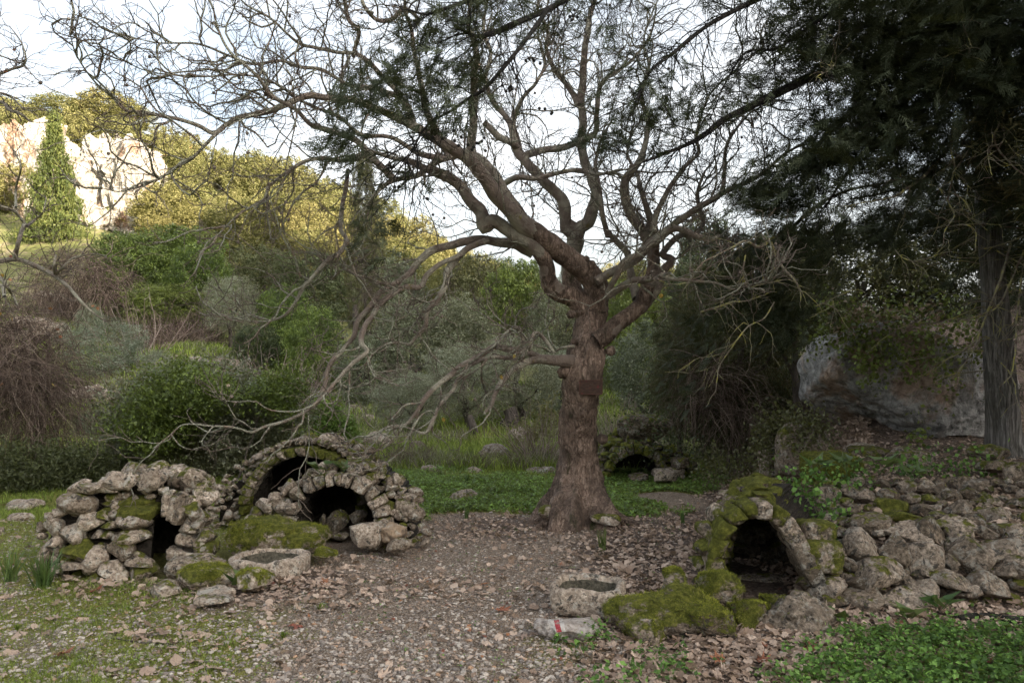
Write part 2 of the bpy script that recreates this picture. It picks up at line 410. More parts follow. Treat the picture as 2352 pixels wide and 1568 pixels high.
# ------------------------------------------------------------------ stones
def ico(sub):
    import bmesh
    bm = bmesh.new(); bmesh.ops.create_icosphere(bm, subdivisions=sub, radius=1)
    v = np.array([q.co[:] for q in bm.verts]); f = np.array([[q.index for q in p.verts] for p in bm.faces]); bm.free()
    return v, f
ICO3 = ico(4); ICO2 = ico(3); ICO1 = ico(2)
def stone_mesh(i, kind='rough', base=ICO3, mat='limestone'):
    r = np.random.default_rng(100 + i)
    v, f = base; v = v.copy()
    if kind == 'block':
        p = 9.0
        v = v / (np.abs(v) ** p).sum(1, keepdims=True) ** (1 / p)
        v *= .93
        npl = 3
    elif kind == 'round': npl = 2
    else: npl = 10
    for _ in range(npl):
        n = r.normal(size=3); n /= np.linalg.norm(n); d = (r.uniform(.46, .72) if kind == 'rough' else r.uniform(.85, 1.1)) if kind != 'round' else r.uniform(.75, .9)
        s = v @ n; over = np.maximum(s - d, 0); v = v - n * (over * .93)[:, None]
    o = 20 * i
    v = v * (1 + .13 * fbm(v * 1.6 + o, i, 3)[:, None] + .08 * fbm(v * 4.5 + o, i, 3)[:, None] + .06 * np.abs(fbm(v * 9 + o, i + 5, 3))[:, None])
    v = v + .028 * np.stack([fbm(v * 13 + o, i + 9, 2), fbm(v * 13 + o + 5, i + 9, 2), fbm(v * 13 + o + 9, i + 9, 2)], -1)
    v = v - (v.max(0) + v.min(0)) / 2
    v = v / ((v.max(0) - v.min(0)) / 2)
    return mkmesh('stone', v, f, MAT[mat])
SM = {}
for mt in ('limestone', 'dark_limestone', 'shade_limestone'):
    for kd, n in (('rough', 7), ('round', 3), ('block', 4)):
        SM[mt, kd] = []
        for i in range(n):
            if mt == 'limestone': SM[mt, kd].append(stone_mesh(i + {'rough': 0, 'round': 20, 'block': 40}[kd], kd, ICO3, mt))
            else:
                c = SM['limestone', kd][i].copy(); c.materials[0] = MAT[mt]; SM[mt, kd].append(c)
def stone(parent, c, size, rot=(0, 0, 0), kd='rough', mt='limestone', moss=0.0, tint=0.0, name='stone'):
    """size: full extents x (across), y (depth), z (height); rot in degrees"""
    o = bpy.data.objects.new(name, random.choice(SM[mt, kd])); link(o, parent)
    px = parent.location if parent is not None else Vector((0, 0, 0))
    o.location = (c[0] - px[0], c[1] - px[1], c[2] - px[2])
    o.rotation_euler = tuple(R(a) for a in rot)
    o.scale = (size[0] / 2, size[1] / 2, size[2] / 2)
    o['moss'] = float(moss); o['tint'] = float(tint)
    return o

def inpoly(x, y, poly):
    poly = np.asarray(poly, float); c = np.zeros(np.shape(x), bool); j = len(poly) - 1
    for i in range(len(poly)):
        xi, yi = poly[i]; xj, yj = poly[j]
        c ^= ((yi > y) != (yj > y)) & (x < (xj - xi) * (y - yi) / (yj - yi + 1e-12) + xi)
        j = i
    return c

def core(parent, poly, hole, yfun, depth, cell=.022, name='core', back=True, sh=0.0):
    """solid rubble core behind the facing stones, an outline in world (x,z) pushed back, with a hollow where hole(x,z) is true"""
    poly = np.asarray(poly); x0, z0 = poly.min(0); x1, z1 = poly.max(0)
    xs = np.arange(x0, x1 + cell, cell); zs = np.arange(z0, z1 + cell, cell)
    X, Z = np.meshgrid(xs, zs, indexing='ij')
    inn = inpoly(X, Z, poly); ho = hole(X, Z); keep = inn & ~ho
    V = []; Fc = []
    pl = parent.location
    def quad(a): b = len(V); V.extend(a); Fc.append((b, b + 1, b + 2, b + 3))
    nx, nz = X.shape
    def yb(z): return yfun(z) + depth * (1.0 - .35 * max(0, (z - z0) / (z1 - z0)))
    for i in range(nx):
        for j in range(nz):
            if not inn[i, j]: continue
            x, z = X[i, j], Z[i, j]; a, b, c, d = x - cell / 2, x + cell / 2, z - cell / 2, z + cell / 2
            yf = yfun(z); yk = yb(z)
            if keep[i, j]: quad([(a, yf, c), (b, yf, c), (b, yf, d), (a, yf, d)])
            if back: quad([(a + sh, yk, c), (b + sh, yk, c), (b + sh, yk, d), (a + sh, yk, d)])
            if keep[i, j]:
                for di, dj, e in ((-1, 0, [(a, c), (a, d)]), (1, 0, [(b, c), (b, d)]), (0, -1, [(a, c), (b, c)]), (0, 1, [(a, d), (b, d)])):
                    ii, jj = i + di, j + dj
                    if not (0 <= ii < nx and 0 <= jj < nz) or not keep[ii, jj]:
                        (xa, za), (xb, zb) = e
                        quad([(xa, yf, za), (xb, yf, zb), (xb + sh, yk, zb), (xa + sh, yk, za)])
    V = np.array(V) - np.array(pl)
    return obj(name, mkmesh(name, V, np.array(Fc), MAT['core'], False), parent)
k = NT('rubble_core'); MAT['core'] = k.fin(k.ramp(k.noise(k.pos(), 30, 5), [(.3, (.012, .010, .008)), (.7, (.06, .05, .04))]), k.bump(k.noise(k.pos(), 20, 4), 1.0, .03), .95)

def rubble(parent, poly, yfun, smin, smax, n=4000, hole=None, mt='limestone', moss=(0, .4), existing=None, depth=1.0, flat=.75, margin=0.0):
    """loose facing stones packed over an outline given in world x,z"""
    poly = np.asarray(poly); x0, z0 = poly.min(0); x1, z1 = poly.max(0)
    pts = [] if existing is None else list(existing); new = []
    for _ in range(n):
        x = random.uniform(x0, x1); z = random.uniform(z0, z1)
        if not inpoly(np.array(x), np.array(z), poly): continue
        r = smin + (smax - smin) * random.random() ** 1.6
        if hole is not None and hole(np.array(x), np.array(z)): continue
        ok = True
        for (a, b, q) in pts:
            if math.hypot((x - a), (z - b) / flat) < (r + q) * .41: ok = False; break
        if ok: pts.append((x, z, r)); new.append((x, z, r))
    for x, z, r in new:
        a = random.uniform(1.0, 1.3); y = yfun(z)
        stone(parent, (x, y + random.uniform(-.015, .03), z), (r * a * 1.05, r * 1.15 * depth, r * flat * random.uniform(.95, 1.2)),
              (random.uniform(-25, 25), random.uniform(-25, 25), random.uniform(-40, 40)), 'rough' if random.random() < .75 else 'round', mt,
              random.uniform(*moss), random.choice([0, 0, .3, .8]))
    return pts

def arch_ring(parent, cx, cz, r0, r1, a0, a1, Y, dep, wmin, wmax, mt='limestone', moss=(.0, .5), kd='block', sq=1.0):
    a = a0
    while a < a1:
        w = random.uniform(wmin, wmax); rm = (r0 + r1) / 2; da = math.degrees(w / rm)
        am = R(a + da / 2); j = random.uniform(-.006, .012)
        h = (r1 - r0) * random.uniform(.9, 1.12)
        rr = r0 + h / 2 + j
        stone(parent, (cx + rr * math.cos(am) * sq, Y + random.uniform(-.012, .02), cz + rr * math.sin(am)),
              (h * 1.0, dep, w * 1.04), (random.uniform(-6, 6), -math.degrees(am), random.uniform(-5, 5)), kd, mt, random.uniform(*moss), random.choice([0, 0, .3, .5]))
        a += da

def W(pts, Y): return [(P(x, y, Y)[0], P(x, y, Y)[2]) for x, y in pts]

# ---- A: left stone hut
def zA(zx, zy): return 57.4 + zx * .2197, 1033.6 + zy * .2197
def hutA():
    base = P(290, 1330, 6.05); h = empty('stone_kiln', (base[0], base[1], 0))
    tag(h, 'low dry stone kiln with narrow dark opening and moss on its lintel, at far left', 'stone kiln')
    yf = lambda z: 6.02 + .30 * min(max(z, 0), .9)
    hx, hz = P(*zA(1440, 930), 6.1)[[0, 2]]
    hole = lambda x, z: (np.abs(x - hx) < .125) & (z < .47) & ((z < .36) | (((x - hx) / .125) ** 2 + ((z - .36) / .12) ** 2 < 1))
    wide = lambda x, z: (np.abs(x - hx) < .19) & (z < .56)
    outl = W([zA(*q) for q in [(180, 1350), (190, 960), (240, 700), (400, 520), (520, 420), (850, 290), (1300, 300), (1480, 440), (1620, 480), (1780, 620), (1850, 830), (1920, 960), (1900, 1200), (1700, 1350)]], 6.2)
    inner = W([zA(*q) for q in [(230, 1380), (260, 960), (320, 740), (470, 600), (600, 500), (850, 400), (1300, 400), (1440, 520), (1580, 560), (1700, 700), (1750, 860), (1800, 1000), (1800, 1380)]], 6.2)
    core(h, inner, hole, lambda z: yf(z) + .10, .75, sh=-.28)
    L = [(560, 550, 370, 200, 10, 'round', 0, .9), (640, 400, 330, 120, -8, 'rough', 0, 0), (560, 400, 230, 130, -25, 'rough', 0, .5), (860, 375, 260, 160, 28, 'rough', 0, .6), (960, 330, 290, 200, 30, 'rough', 0, .8),
         (1110, 320, 140, 180, 0, 'rough', .1, .2), (1195, 330, 110, 140, 0, 'rough', .3, 0), (1330, 325, 240, 260, 10, 'rough', 0, .9), (1460, 420, 120, 80, 20, 'rough', .1, .6), (1540, 440, 60, 60, 20, 'rough', 0, .5),
         (385, 645, 170, 100, -5, 'rough', 0, .5), (270, 680, 120, 70, 0, 'rough', 0, 0), (310, 800, 200, 220, 0, 'rough', .05, 0), (670, 750, 280, 200, 5, 'rough', 0, 0), (510, 850, 290, 190, 15, 'rough', 0, .6),
         (570, 1035, 340, 200, 5, 'rough', .75, 0), (300, 960, 200, 130, 0, 'rough', 0, 0), (350, 1020, 170, 170, 0, 'rough', .2, 0), (740, 1150, 230, 290, 30, 'round', 0, 1), (1010, 1040, 290, 230, 0, 'rough', .15, .8),
         (940, 1260, 310, 200, 15, 'rough', .1, .7), (1240, 1270, 290, 170, -5, 'rough', .35, .2), (1195, 1165, 270, 110, 0, 'rough', 0, .4), (1140, 735, 340, 150, 0, 'round', .1, .5), (1120, 910, 350, 170, 0, 'rough', .25, .1),
         (820, 680, 140, 110, 0, 'rough', .3, 0), (880, 780, 200, 90, 0, 'rough', .3, 0), (850, 880, 150, 90, 0, 'rough', .4, 0), (920, 670, 90, 90, 0, 'round', .2, .6),
         (215, 1090, 110, 210, 5, 'rough', 0, .4), (330, 1125, 130, 90, -10, 'rough', 0, .5), (430, 1140, 140, 100, 0, 'rough', .6, 0), (530, 1205, 260, 80, 5, 'rough', .1, .8), (360, 1240, 160, 110, 0, 'rough', .1, .1),
         (1090, 1400, 260, 160, 0, 'rough', .65, .3), (1300, 1430, 240, 130, 0, 'rough', .5, 0), (720, 1330, 230, 100, 0, 'rough', .3, .1), (130, 1190, 60, 60, 0, 'rough', 0, 0), (560, 640, 130, 100, 0, 'rough', .5, 0),
         (1180, 1100, 150, 90, 10, 'rough', .5, 0)]
    for x, y, w, hh, a, kd, mo, ti in L:
        px, py = zA(x, y); z = P(px, py, 6.1)[2]; Y = yf(z) + random.uniform(-.03, .02); c = P(px, py, Y); s = .2197 * Y / F * 1.1
        stone(h, c, (w * s, max(w, hh) * s * 1.0, hh * s * 1.05), (0, a, random.uniform(-15, 15)), kd, 'limestone', mo, ti)
    # right jamb, set a little further back
    for x, y, w, hh, a, kd, mo, ti in [(1500, 560, 85, 230, 4, 'block', 0, .1), (1580, 600, 80, 240, -10, 'block', 0, .1), (1650, 680, 90, 180, -25, 'block', 0, .1), (1740, 620, 200, 160, -10, 'rough', .4, .1), (1690, 790, 160, 180, 0, 'rough', 0, 0),
                                       (1800, 780, 160, 140, 0, 'rough', .1, 0), (1860, 900, 230, 150, 5, 'rough', .35, 0), (1700, 930, 230, 170, 0, 'rough', 0, .2), (1640, 1085, 270, 110, -12, 'block', 0, 0), (1900, 1020, 190, 100, 5, 'block', .45, 0),
                                       (1760, 1100, 160, 110, -8, 'rough', 0, 0), (1620, 1230, 240, 100, -10, 'block', .1, .3)]:
        px, py = zA(x, y); c = P(px, py, 6.22); s = .2197 * 6.22 / F * 1.1
        stone(h, c, (w * s, .2, hh * s * 1.05), (0, -a, random.uniform(-12, 12)), kd, 'limestone', mo, ti)
    # lintel slabs under moss
    for x, y, w, hh, Yq in [(1230, 500, 340, 110, 6.35), (1200, 620, 360, 120, 6.22), (1000, 600, 260, 70, 6.3)]:
        px, py = zA(x, y); s = .2197 * Yq / F * 1.1
        stone(h, P(px, py, Yq), (w * s, .34, hh * s), (12, 2, 0), 'block', 'limestone', 1.0, 0)
    # stones over the back and flanks
    pts = [(P(*zA(x, y), 6.1)[0], P(*zA(x, y), 6.1)[2], (w + hh) * .5 * .2197 * 6.1 / F) for x, y, w, hh, *_ in L]
    rubble(h, outl, lambda z: yf(z) + .06, .07, .13, 900, wide, 'limestone', (0, .4), pts)
    for i in range(80):
        yy = random.uniform(6.45, 6.95); x = random.uniform(base[0] - .58, base[0] + .50 - (yy - 6.4) * .5)
        e = 1 - ((x - base[0]) / .72) ** 2; z = .78 * math.sqrt(max(e, .05)) * (1 - .25 * (yy - 6.4)) + random.uniform(-.1, .0)
        if z > .1: s = random.uniform(.12, .22); stone(h, (x, yy, z), (s * 1.2, s, s * .8), (random.uniform(-30, 30),) * 3, 'rough', 'limestone', random.uniform(0, .5), random.choice([0, .6]))
    for sx in (-1, 1):
        for i in range(18):
            z = random.uniform(.05, .55); s = random.uniform(.14, .22)
            stone(h, ((base[0] - .67 + z * .25) if sx < 0 else (base[0] + .50 - z * .25 - .4 * ((yy := random.uniform(6.35, 6.9)) - 6.35)), random.uniform(6.35, 7.0) if sx < 0 else yy, z), (s, s * 1.3, s * .8), (random.uniform(-20, 20),) * 3, 'rough', 'limestone', random.uniform(0, .5), 0)
hutA()

# ---- B: the two arches, one behind the other
def zB(zx, zy): return 447.9 + zx * .2392, 976.1 + zy * .2392
def arches():
    # back one
    Y = 7.9; c = P(*zB(1060, 800), Y); s = .2392 * Y / F; r = 505 * s
    b = empty('stone_arch', (c[0], Y, 0)); tag(b, 'wide dry stone arch with squared yellowish ring stones, behind the smaller arch', 'stone arch')
    yf = lambda z: Y - .05 + .25 * min(max(z, 0), 1.0)
    hole = lambda x, z: ((x - c[0]) ** 2 + (z - c[2]) ** 2 < (r * 1.0) ** 2) & (z > -.2)
    outl = W([zB(*q) for q in [(80, 900), (90, 780), (150, 590), (300, 480), (420, 370), (560, 290), (680, 215), (900, 160), (1080, 150), (1300, 190), (1500, 290), (1700, 430), (1900, 560), (2000, 800), (2000, 1100), (300, 1100)]], Y)
    inner = W([zB(*q) for q in [(200, 1100), (220, 700), (400, 540), (600, 360), (780, 250), (1080, 200), (1300, 240), (1500, 350), (1700, 500), (1850, 700), (1850, 1100)]], Y)
    core(b, inner, hole, lambda z: yf(z) + .1, 1.1)
    arch_ring(b, c[0], c[2], r * .99, r * 1.19, -25, 205, Y - .03, .22, .085, .115, 'limestone', (.35, .8))
    arch_ring(b, c[0], c[2], r * 1.20, r * 1.34, 62, 128, Y + .02, .24, .035, .06, 'limestone', (-.2, .3), 'rough')
    arch_ring(b, c[0], c[2], r * 1.20, r * 1.32, 25, 62, Y + .03, .2, .05, .08, 'limestone', (-.1, .5), 'rough')
    hole2 = lambda x, z: (x - c[0]) ** 2 + (z - c[2]) ** 2 < (r * 1.26) ** 2
    rubble(b, outl, yf, .06, .15, 5000, hole2, 'limestone', (-.2, .35))
    for i in range(100):      # the back of the vault
        a = R(random.uniform(15, 165)); q = r * 1.25; yy = Y + random.uniform(.15, 1.0); s_ = random.uniform(.09, .18)
        stone(b, (c[0] + q * math.cos(a), yy, max(c[2] + q * math.sin(a) - .02, .05)), (s_ * 1.2, s_, s_ * .8), (random.uniform(-30, 30),) * 3, 'rough', 'limestone', random.uniform(0, .5), random.choice([0, .5]))
    # front one
    Y2 = 6.98; c2 = P(*zB(1350, 960), Y2); s2 = .2392 * Y2 / F; r2 = 378 * s2
    a = empty('stone_arch', (c2[0], Y2, 0)); tag(a, 'smaller rough stone arch with thin upright ring stones, in front of the wide arch', 'stone arch')
    yf2 = lambda z: Y2 + .0 + .30 * min(max(z, 0), 1.0)
    hole = lambda x, z: (((x - c2[0]) ** 2 + (z - c2[2]) ** 2 < (r2 * .99) ** 2)) | ((np.abs(x - c2[0]) < r2 * .97) & (z < c2[2]))
    outl = W([zB(*q) for q in [(480, 960), (560, 800), (700, 680), (850, 560), (1000, 490), (1200, 420), (1500, 430), (1650, 380), (1790, 480), (1940, 510), (1960, 590), (2130, 670), (2130, 860), (2180, 960), (2240, 1060), (2240, 1180), (1750, 1180), (1000, 1180), (500, 1180)]], Y2)
    inner = W([zB(*q) for q in [(620, 1180), (700, 850), (850, 680), (1000, 580), (1200, 500), (1600, 500), (1750, 560), (1900, 650), (2020, 780), (2060, 1180)]], Y2)
    core(a, inner, hole, lambda z: yf2(z) + .1, .85)
    arch_ring(a, c2[0], c2[2], r2 * .99, r2 * 1.34, 62, 118, Y2 + .06, .24, .04, .065, 'limestone', (-.1, .45))
    arch_ring(a, c2[0], c2[2], r2 * .99, r2 * 1.38, 118, 200, Y2 + .04, .24, .10, .14, 'limestone', (-.2, .2), 'rough')
    arch_ring(a, c2[0], c2[2], r2 * .99, r2 * 1.42, -22, 62, Y2 + .04, .24, .08, .125, 'limestone', (-.1, .5))
    for sx in (-1, 1):
        for z in (.03, .10): stone(a, (c2[0] + sx * r2 * 1.17, Y2, z), (r2 * .42, .25, .1), (0, 0, random.uniform(-8, 8)), 'block', 'limestone', .1, 0)
    hole2 = lambda x, z: (x - c2[0]) ** 2 + (z - c2[2]) ** 2 < (r2 * 1.36) ** 2
    rubble(a, outl, yf2, .07, .17, 5000, hole2, 'limestone', (-.1, .45))
    for x, y, w, hh, an, mo, ti in [(1640, 410, 150, 120, 5, 0, .9), (1570, 430, 120, 90, 0, 0, .8), (900, 580, 150, 140, 0, .2, .4), (1780, 490, 110, 50, 5, .1, .8), (1880, 560, 120, 130, 5, 0, .2), (2060, 690, 160, 70, 5, 0, .2),
                                    (670, 770, 170, 150, 0, 0, .2), (780, 710, 170, 140, 30, .1, .3), (860, 640, 110, 110, 0, .2, .2), (1120, 470, 100, 60, 0, .2, .3), (2030, 800, 230, 170, 20, .1, .3)]:
        px, py = zB(x, y); z = P(px, py, Y2)[2]; q = P(px, py, yf2(z) - .02); stone(a, q, (w * s2 * 1.1, .16, hh * s2 * 1.1), (0, an, random.uniform(-15, 15)), 'rough', 'limestone', mo, ti)
    for x, y, w, hh in [(1370, 930, 220, 230), (1230, 920, 60, 130), (1570, 870, 170, 110), (1590, 970, 200, 80), (1180, 1020, 260, 90), (1640, 1040, 190, 80), (1380, 1060, 200, 80)]:  # tumbled in the mouth
        px, py = zB(x, y); stone(a, P(px, py, 7.22), (w * s2 * 1.1, .2, hh * s2 * 1.1), (0, random.uniform(-8, 8), 20), 'rough', 'dark_limestone', .1, 0)
    for i in range(70):
        g = R(random.uniform(5, 175)); q = r2 * 1.33; yy = Y2 + random.uniform(.2, .85); s_ = random.uniform(.1, .17)
        stone(a, (c2[0] + q * math.cos(g), yy, c2[2] + q * math.sin(g)), (s_ * 1.2, s_, s_ * .8), (random.uniform(-30, 30),) * 3, 'rough', 'limestone', random.uniform(0, .6), 0)
arches()

# ---- C: the far arch beyond the plane tree
def archC():
    Y = 11.0; c = P(1459, 1098, Y); s = Y / F; r = 56 * s
    b = empty('stone_arch', (c[0], Y, 0)); tag(b, 'small dark arch in mossy masonry under a grey boulder, right of the plane tree trunk', 'stone arch')
    hole = lambda x, z: (((x - c[0]) / 1.0) ** 2 + (z - c[2]) ** 2 < r * r) | ((np.abs(x - c[0]) < r) & (z < c[2]))
    yf = lambda z: Y + .1 * z
    outl = W([(1375, 1115), (1378, 1060), (1400, 1030), (1450, 1015), (1500, 1012), (1560, 1030), (1590, 1060), (1600, 1115)], Y)
    core(b, W([(1385, 1115), (1388, 1068), (1410, 1035), (1450, 1022), (1500, 1020), (1550, 1036), (1580, 1065), (1590, 1115)], Y), hole, lambda z: yf(z) + .08, 1.2)
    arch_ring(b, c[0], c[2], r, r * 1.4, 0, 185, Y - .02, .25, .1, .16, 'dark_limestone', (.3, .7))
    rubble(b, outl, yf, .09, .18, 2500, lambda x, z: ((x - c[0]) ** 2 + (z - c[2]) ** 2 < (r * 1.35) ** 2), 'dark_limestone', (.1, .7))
    for i in range(40):
        g = R(random.uniform(10, 170)); q = r * 1.5; s_ = random.uniform(.14, .26)
        stone(b, (c[0] + q * math.cos(g), Y + random.uniform(.2, 1.2), c[2] + q * math.sin(g)), (s_ * 1.2, s_, s_ * .8), (random.uniform(-30, 30),) * 3, 'rough', 'dark_limestone', random.uniform(.2, .8), 0)
    for x, y, w, h, ti in [(1535, 1090, 70, 36, .6), (1560, 1062, 34, 26, .3), (1465, 1095, 40, 16, 0)]:
        stone(b, P(x, y, Y - .12), (w * s, .3, h * s), (0, -5, 10), 'block', 'shade_limestone', .1, ti)
archC()

# ---- D: right arch and the retaining wall beside it
def zD(zx, zy): return 1492.9 + zx * .3776, 976.1 + zy * .3776
def archD():
    Y = 5.42; s = Y / F
    base = P(1740, 1380, Y)
    b = empty('stone_arch', (base[0], Y, 0)); tag(b, 'mossy pointed stone arch over a deep dark opening at the right', 'stone arch')
    op = [(405, 1100), (400, 830), (430, 720), (480, 630), (540, 585), (620, 562), (700, 578), (750, 615), (800, 700), (850, 790), (900, 885), (945, 960), (950, 1060), (930, 1100)]
    opw = W([zD(*q) for q in op], Y)
    hole = lambda x, z: inpoly(x, z, opw) | (inpoly(x, z, W([zD(*q) for q in [(400, 1150), (400, 1000), (950, 1000), (950, 1150)]], Y)))
    yf = lambda z: Y + .02
    outl = [(280, 1150), (290, 900), (330, 700), (390, 520), (470, 455), (600, 425), (740, 430), (860, 520), (1000, 600), (1130, 700), (1130, 1150)]
    core(b, W([zD(*q) for q in [(370, 1180), (340, 900), (390, 680), (430, 560), (520, 480), (620, 455), (740, 465), (840, 560), (950, 660), (1020, 760), (1060, 1180)]], Y), hole, lambda z: yf(z) + .06, 1.15, sh=.42)
    # ring of worn blocks that follows the opening
    path = np.array([zD(*q) for q in [(388, 905), (405, 800), (440, 690), (490, 600), (555, 545), (625, 530), (705, 540), (770, 585), (820, 665), (870, 760), (915, 860), (960, 950), (985, 1050)]])
    nrm = []
    segs = []
    for i in range(len(path) - 1):
        m = (path[i] + path[i + 1]) / 2; d = path[i + 1] - path[i]; L = np.linalg.norm(d); n = np.array([d[1], -d[0]]) / L
        th = 31 if i < 5 else 33
        m2 = m + n * th * .35
        ang = math.degrees(math.atan2(-n[1], n[0]))
        mo = [.3, .55, .8, .65, .6, .1, .65, .15, .15, .1, .2, .1][i]
        q = P(m2[0], m2[1], Y - .02)
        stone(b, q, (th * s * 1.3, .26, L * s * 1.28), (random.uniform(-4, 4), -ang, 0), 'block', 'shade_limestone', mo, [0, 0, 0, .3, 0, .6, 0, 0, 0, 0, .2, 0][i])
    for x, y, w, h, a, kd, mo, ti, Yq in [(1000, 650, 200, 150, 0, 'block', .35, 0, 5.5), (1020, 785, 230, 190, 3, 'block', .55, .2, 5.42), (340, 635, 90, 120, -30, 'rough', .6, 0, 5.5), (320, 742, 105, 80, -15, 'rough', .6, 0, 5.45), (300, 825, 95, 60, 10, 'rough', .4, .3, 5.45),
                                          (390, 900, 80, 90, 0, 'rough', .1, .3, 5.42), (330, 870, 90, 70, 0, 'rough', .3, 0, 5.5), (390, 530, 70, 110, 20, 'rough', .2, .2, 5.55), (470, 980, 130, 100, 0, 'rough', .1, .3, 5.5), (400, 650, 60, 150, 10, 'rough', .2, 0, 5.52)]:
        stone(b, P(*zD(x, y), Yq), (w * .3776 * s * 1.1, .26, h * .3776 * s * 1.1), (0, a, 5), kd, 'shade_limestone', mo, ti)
    for i in range(46):   # lining of the left side and rear wall
        yy = random.uniform(5.6, 6.4); z = random.uniform(0, .5); s_ = random.uniform(.12, .2)
        lx = P(*zD(400, 900), Y)[0] - .02 + (yy - 5.42) * .36 if random.random() < .5 else None
        if lx is None: stone(b, (random.uniform(base[0] + .1, base[0] + .7), 6.45, z), (s_ * 1.3, .14, s_), (0, 0, 0), 'rough', 'dark_limestone', .1, 0)
        else: stone(b, (lx - .06 + z * .10, yy, z), (.14, s_ * 1.3, s_), (0, 0, 0), 'rough', 'dark_limestone', .2, 0)
    for i in range(46):   # outer left flank
        yy = random.uniform(5.42, 6.5); z = random.uniform(.0, .62); s_ = random.uniform(.13, .22)
        stone(b, (P(*zD(375, 900), Y)[0] + z * z * .30 + (yy - 5.42) * .36, yy, z), (.13, s_ * 1.25, s_ * .9), (random.uniform(-15, 15), -15, random.uniform(-15, 15)), 'rough', 'shade_limestone', random.uniform(.2, .8), 0)
    for i in range(60):   # top of the vault
        t = random.random(); x = base[0] + (t - .5) * .62; z = .70 - abs(t - .45) ** 1.6 * .9 + random.uniform(-.03, 0.02); s_ = random.uniform(.09, .2)
        yy = random.uniform(5.58, 6.5); stone(b, (x + (yy - 5.42) * .36, yy, z), (s_ * 1.2, s_, s_ * .6), (random.uniform(-20, 20), random.uniform(-20, 20), random.uniform(0, 90)), 'rough', 'shade_limestone', random.uniform(.3, 1), 0)
    stone(b, P(*zD(530, 412), 6.3), (.30, .2, .07), (0, -6, 0), 'rough', 'shade_limestone', .0, 1)
    # the wall
    w_ = empty('dry_stone_wall', (2.9, 5.5, 0)); tag(w_, 'dry stone retaining wall of big grey and pinkish stones beside the mossy arch', 'stone wall')
    WY = lambda y: np.interp(y, [100, 400, 520, 620, 900, 1100], [8.2, 6.7, 6.15, 5.72, 5.38, 5.25])
    L = [(1280, 735, 215, 205, 0, .0, .6), (1470, 762, 165, 200, 0, 0, .7), (1655, 812, 240, 215, 0, .1, .35), (1385, 900, 300, 185, 8, .2, .2), (1920, 795, 225, 230, 0, .1, .3), (1190, 845, 120, 90, 0, .1, .2), (1110, 985, 190, 105, -5, .1, .7),
         (960, 950, 120, 110, 0, .5, .2), (1270, 965, 140, 90, 10, 0, .3), (1285, 1075, 250, 150, 8, 0, .6), (1500, 1060, 290, 150, 5, 0, .5), (1645, 1005, 190, 170, 30, 0, .5), (1830, 940, 240, 100, 5, 0, .4), (2050, 970, 230, 150, 5, 0, .3), (2100, 770, 210, 185, 30, .1, .3),
         (2225, 760, 160, 170, 0, 0, .1), (1540, 645, 260, 135, 10, 0, .5), (1690, 650, 190, 170, 20, .1, .2), (1320, 600, 240, 120, -5, .1, .5), (1810, 600, 240, 110, 0, .1, .3), (1870, 665, 170, 95, 0, .2, 0), (1650, 520, 130, 90, -10, 0, .6),
         (1870, 510, 160, 110, 0, .1, .5), (2115, 550, 180, 95, 5, .1, .6), (1090, 420, 135, 95, 0, .1, .4), (1210, 410, 115, 85, 0, .1, .3), (1315, 430, 120, 90, 0, .1, .3), (1440, 430, 120, 90, 10, .1, .3), (1820, 425, 160, 80, 20, .0, .5), (1930, 420, 130, 90, 0, .1, .5),
         (1470, 490, 180, 85, 0, .9, 0), (1510, 560, 190, 75, 0, .9, 0), (1815, 835, 90, 110, 0, .2, .2), (1100, 1070, 210, 80, 0, .2, .1), (1150, 760, 90, 90, 0, .2, 0), (2230, 860, 150, 130, 0, 0, .1), (2150, 880, 140, 90, 0, 0, .1), (1840, 720, 120, 120, 0, .2, 0),
         (1960, 600, 130, 110, 0, .1, .1), (2010, 650, 140, 90, 0, .1, .1), (2080, 640, 130, 80, 0, .1, .1), (2210, 640, 150, 90, 0, .2, .1), (1850, 1010, 130, 70, 0, .1, .3), (1960, 1010, 120, 80, 0, .1, .2), (1700, 900, 100, 60, 0, .1, .1),
         (1230, 1040, 90, 60, 0, .1, .1), (1740, 560, 110, 70, 0, .1, .3), (1560, 380, 100, 80, 0, .1, .4), (1660, 370, 100, 80, 0, .1, .3), (1760, 370, 90, 90, 0, .1, .5), (1590, 450, 90, 60, 0, .1, .3), (1700, 450, 110, 60, 0, .5, .1), (1380, 650, 90, 60, 20, 0, .5)]
    pts = []
    for x, y, w, h, a, mo, ti in L:
        Yq = WY(y) + random.uniform(-.03, .03); ss = .3776 * Yq / F * 1.1; q = P(*zD(x, y), Yq)
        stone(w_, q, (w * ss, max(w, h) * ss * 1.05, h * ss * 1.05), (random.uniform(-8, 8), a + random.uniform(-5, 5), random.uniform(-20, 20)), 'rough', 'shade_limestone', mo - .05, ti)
        pts.append((x, y, (w + h) / 2))
    for _ in range(3500):
        x = random.uniform(960, 2700); y = random.uniform(330, 1110); r = random.uniform(50, 120)
        if x < 1040 and y < 600: continue
        if any(math.hypot(x - a, (y - c_) * 1.25) < (r + q) * .40 for a, c_, q in pts): continue
        pts.append((x, y, r)); Yq = WY(y) + .06; ss = .3776 * Yq / F
        stone(w_, P(*zD(x, y), Yq), (r * 1.25 * ss, r * ss * 1.2, r * .85 * ss), tuple(random.uniform(-25, 25) for _ in range(3)), 'rough', 'shade_limestone', random.uniform(-.1, .4), random.choice([0, .2, .5]))
    # earth behind the facing
    xs = np.linspace(2.02, 5.2, 60); ys_ = np.array([1180, 1100, 1000, 900, 800, 700, 620, 560, 540])
    V = []
    for x in xs:
        for y in ys_:
            Yq = WY(y) + .12; V.append((x - 2.9, Yq - 5.5 + .03 * math.sin(x * 23 + y), P(0, zD(0, y)[1], Yq)[2] - .02))
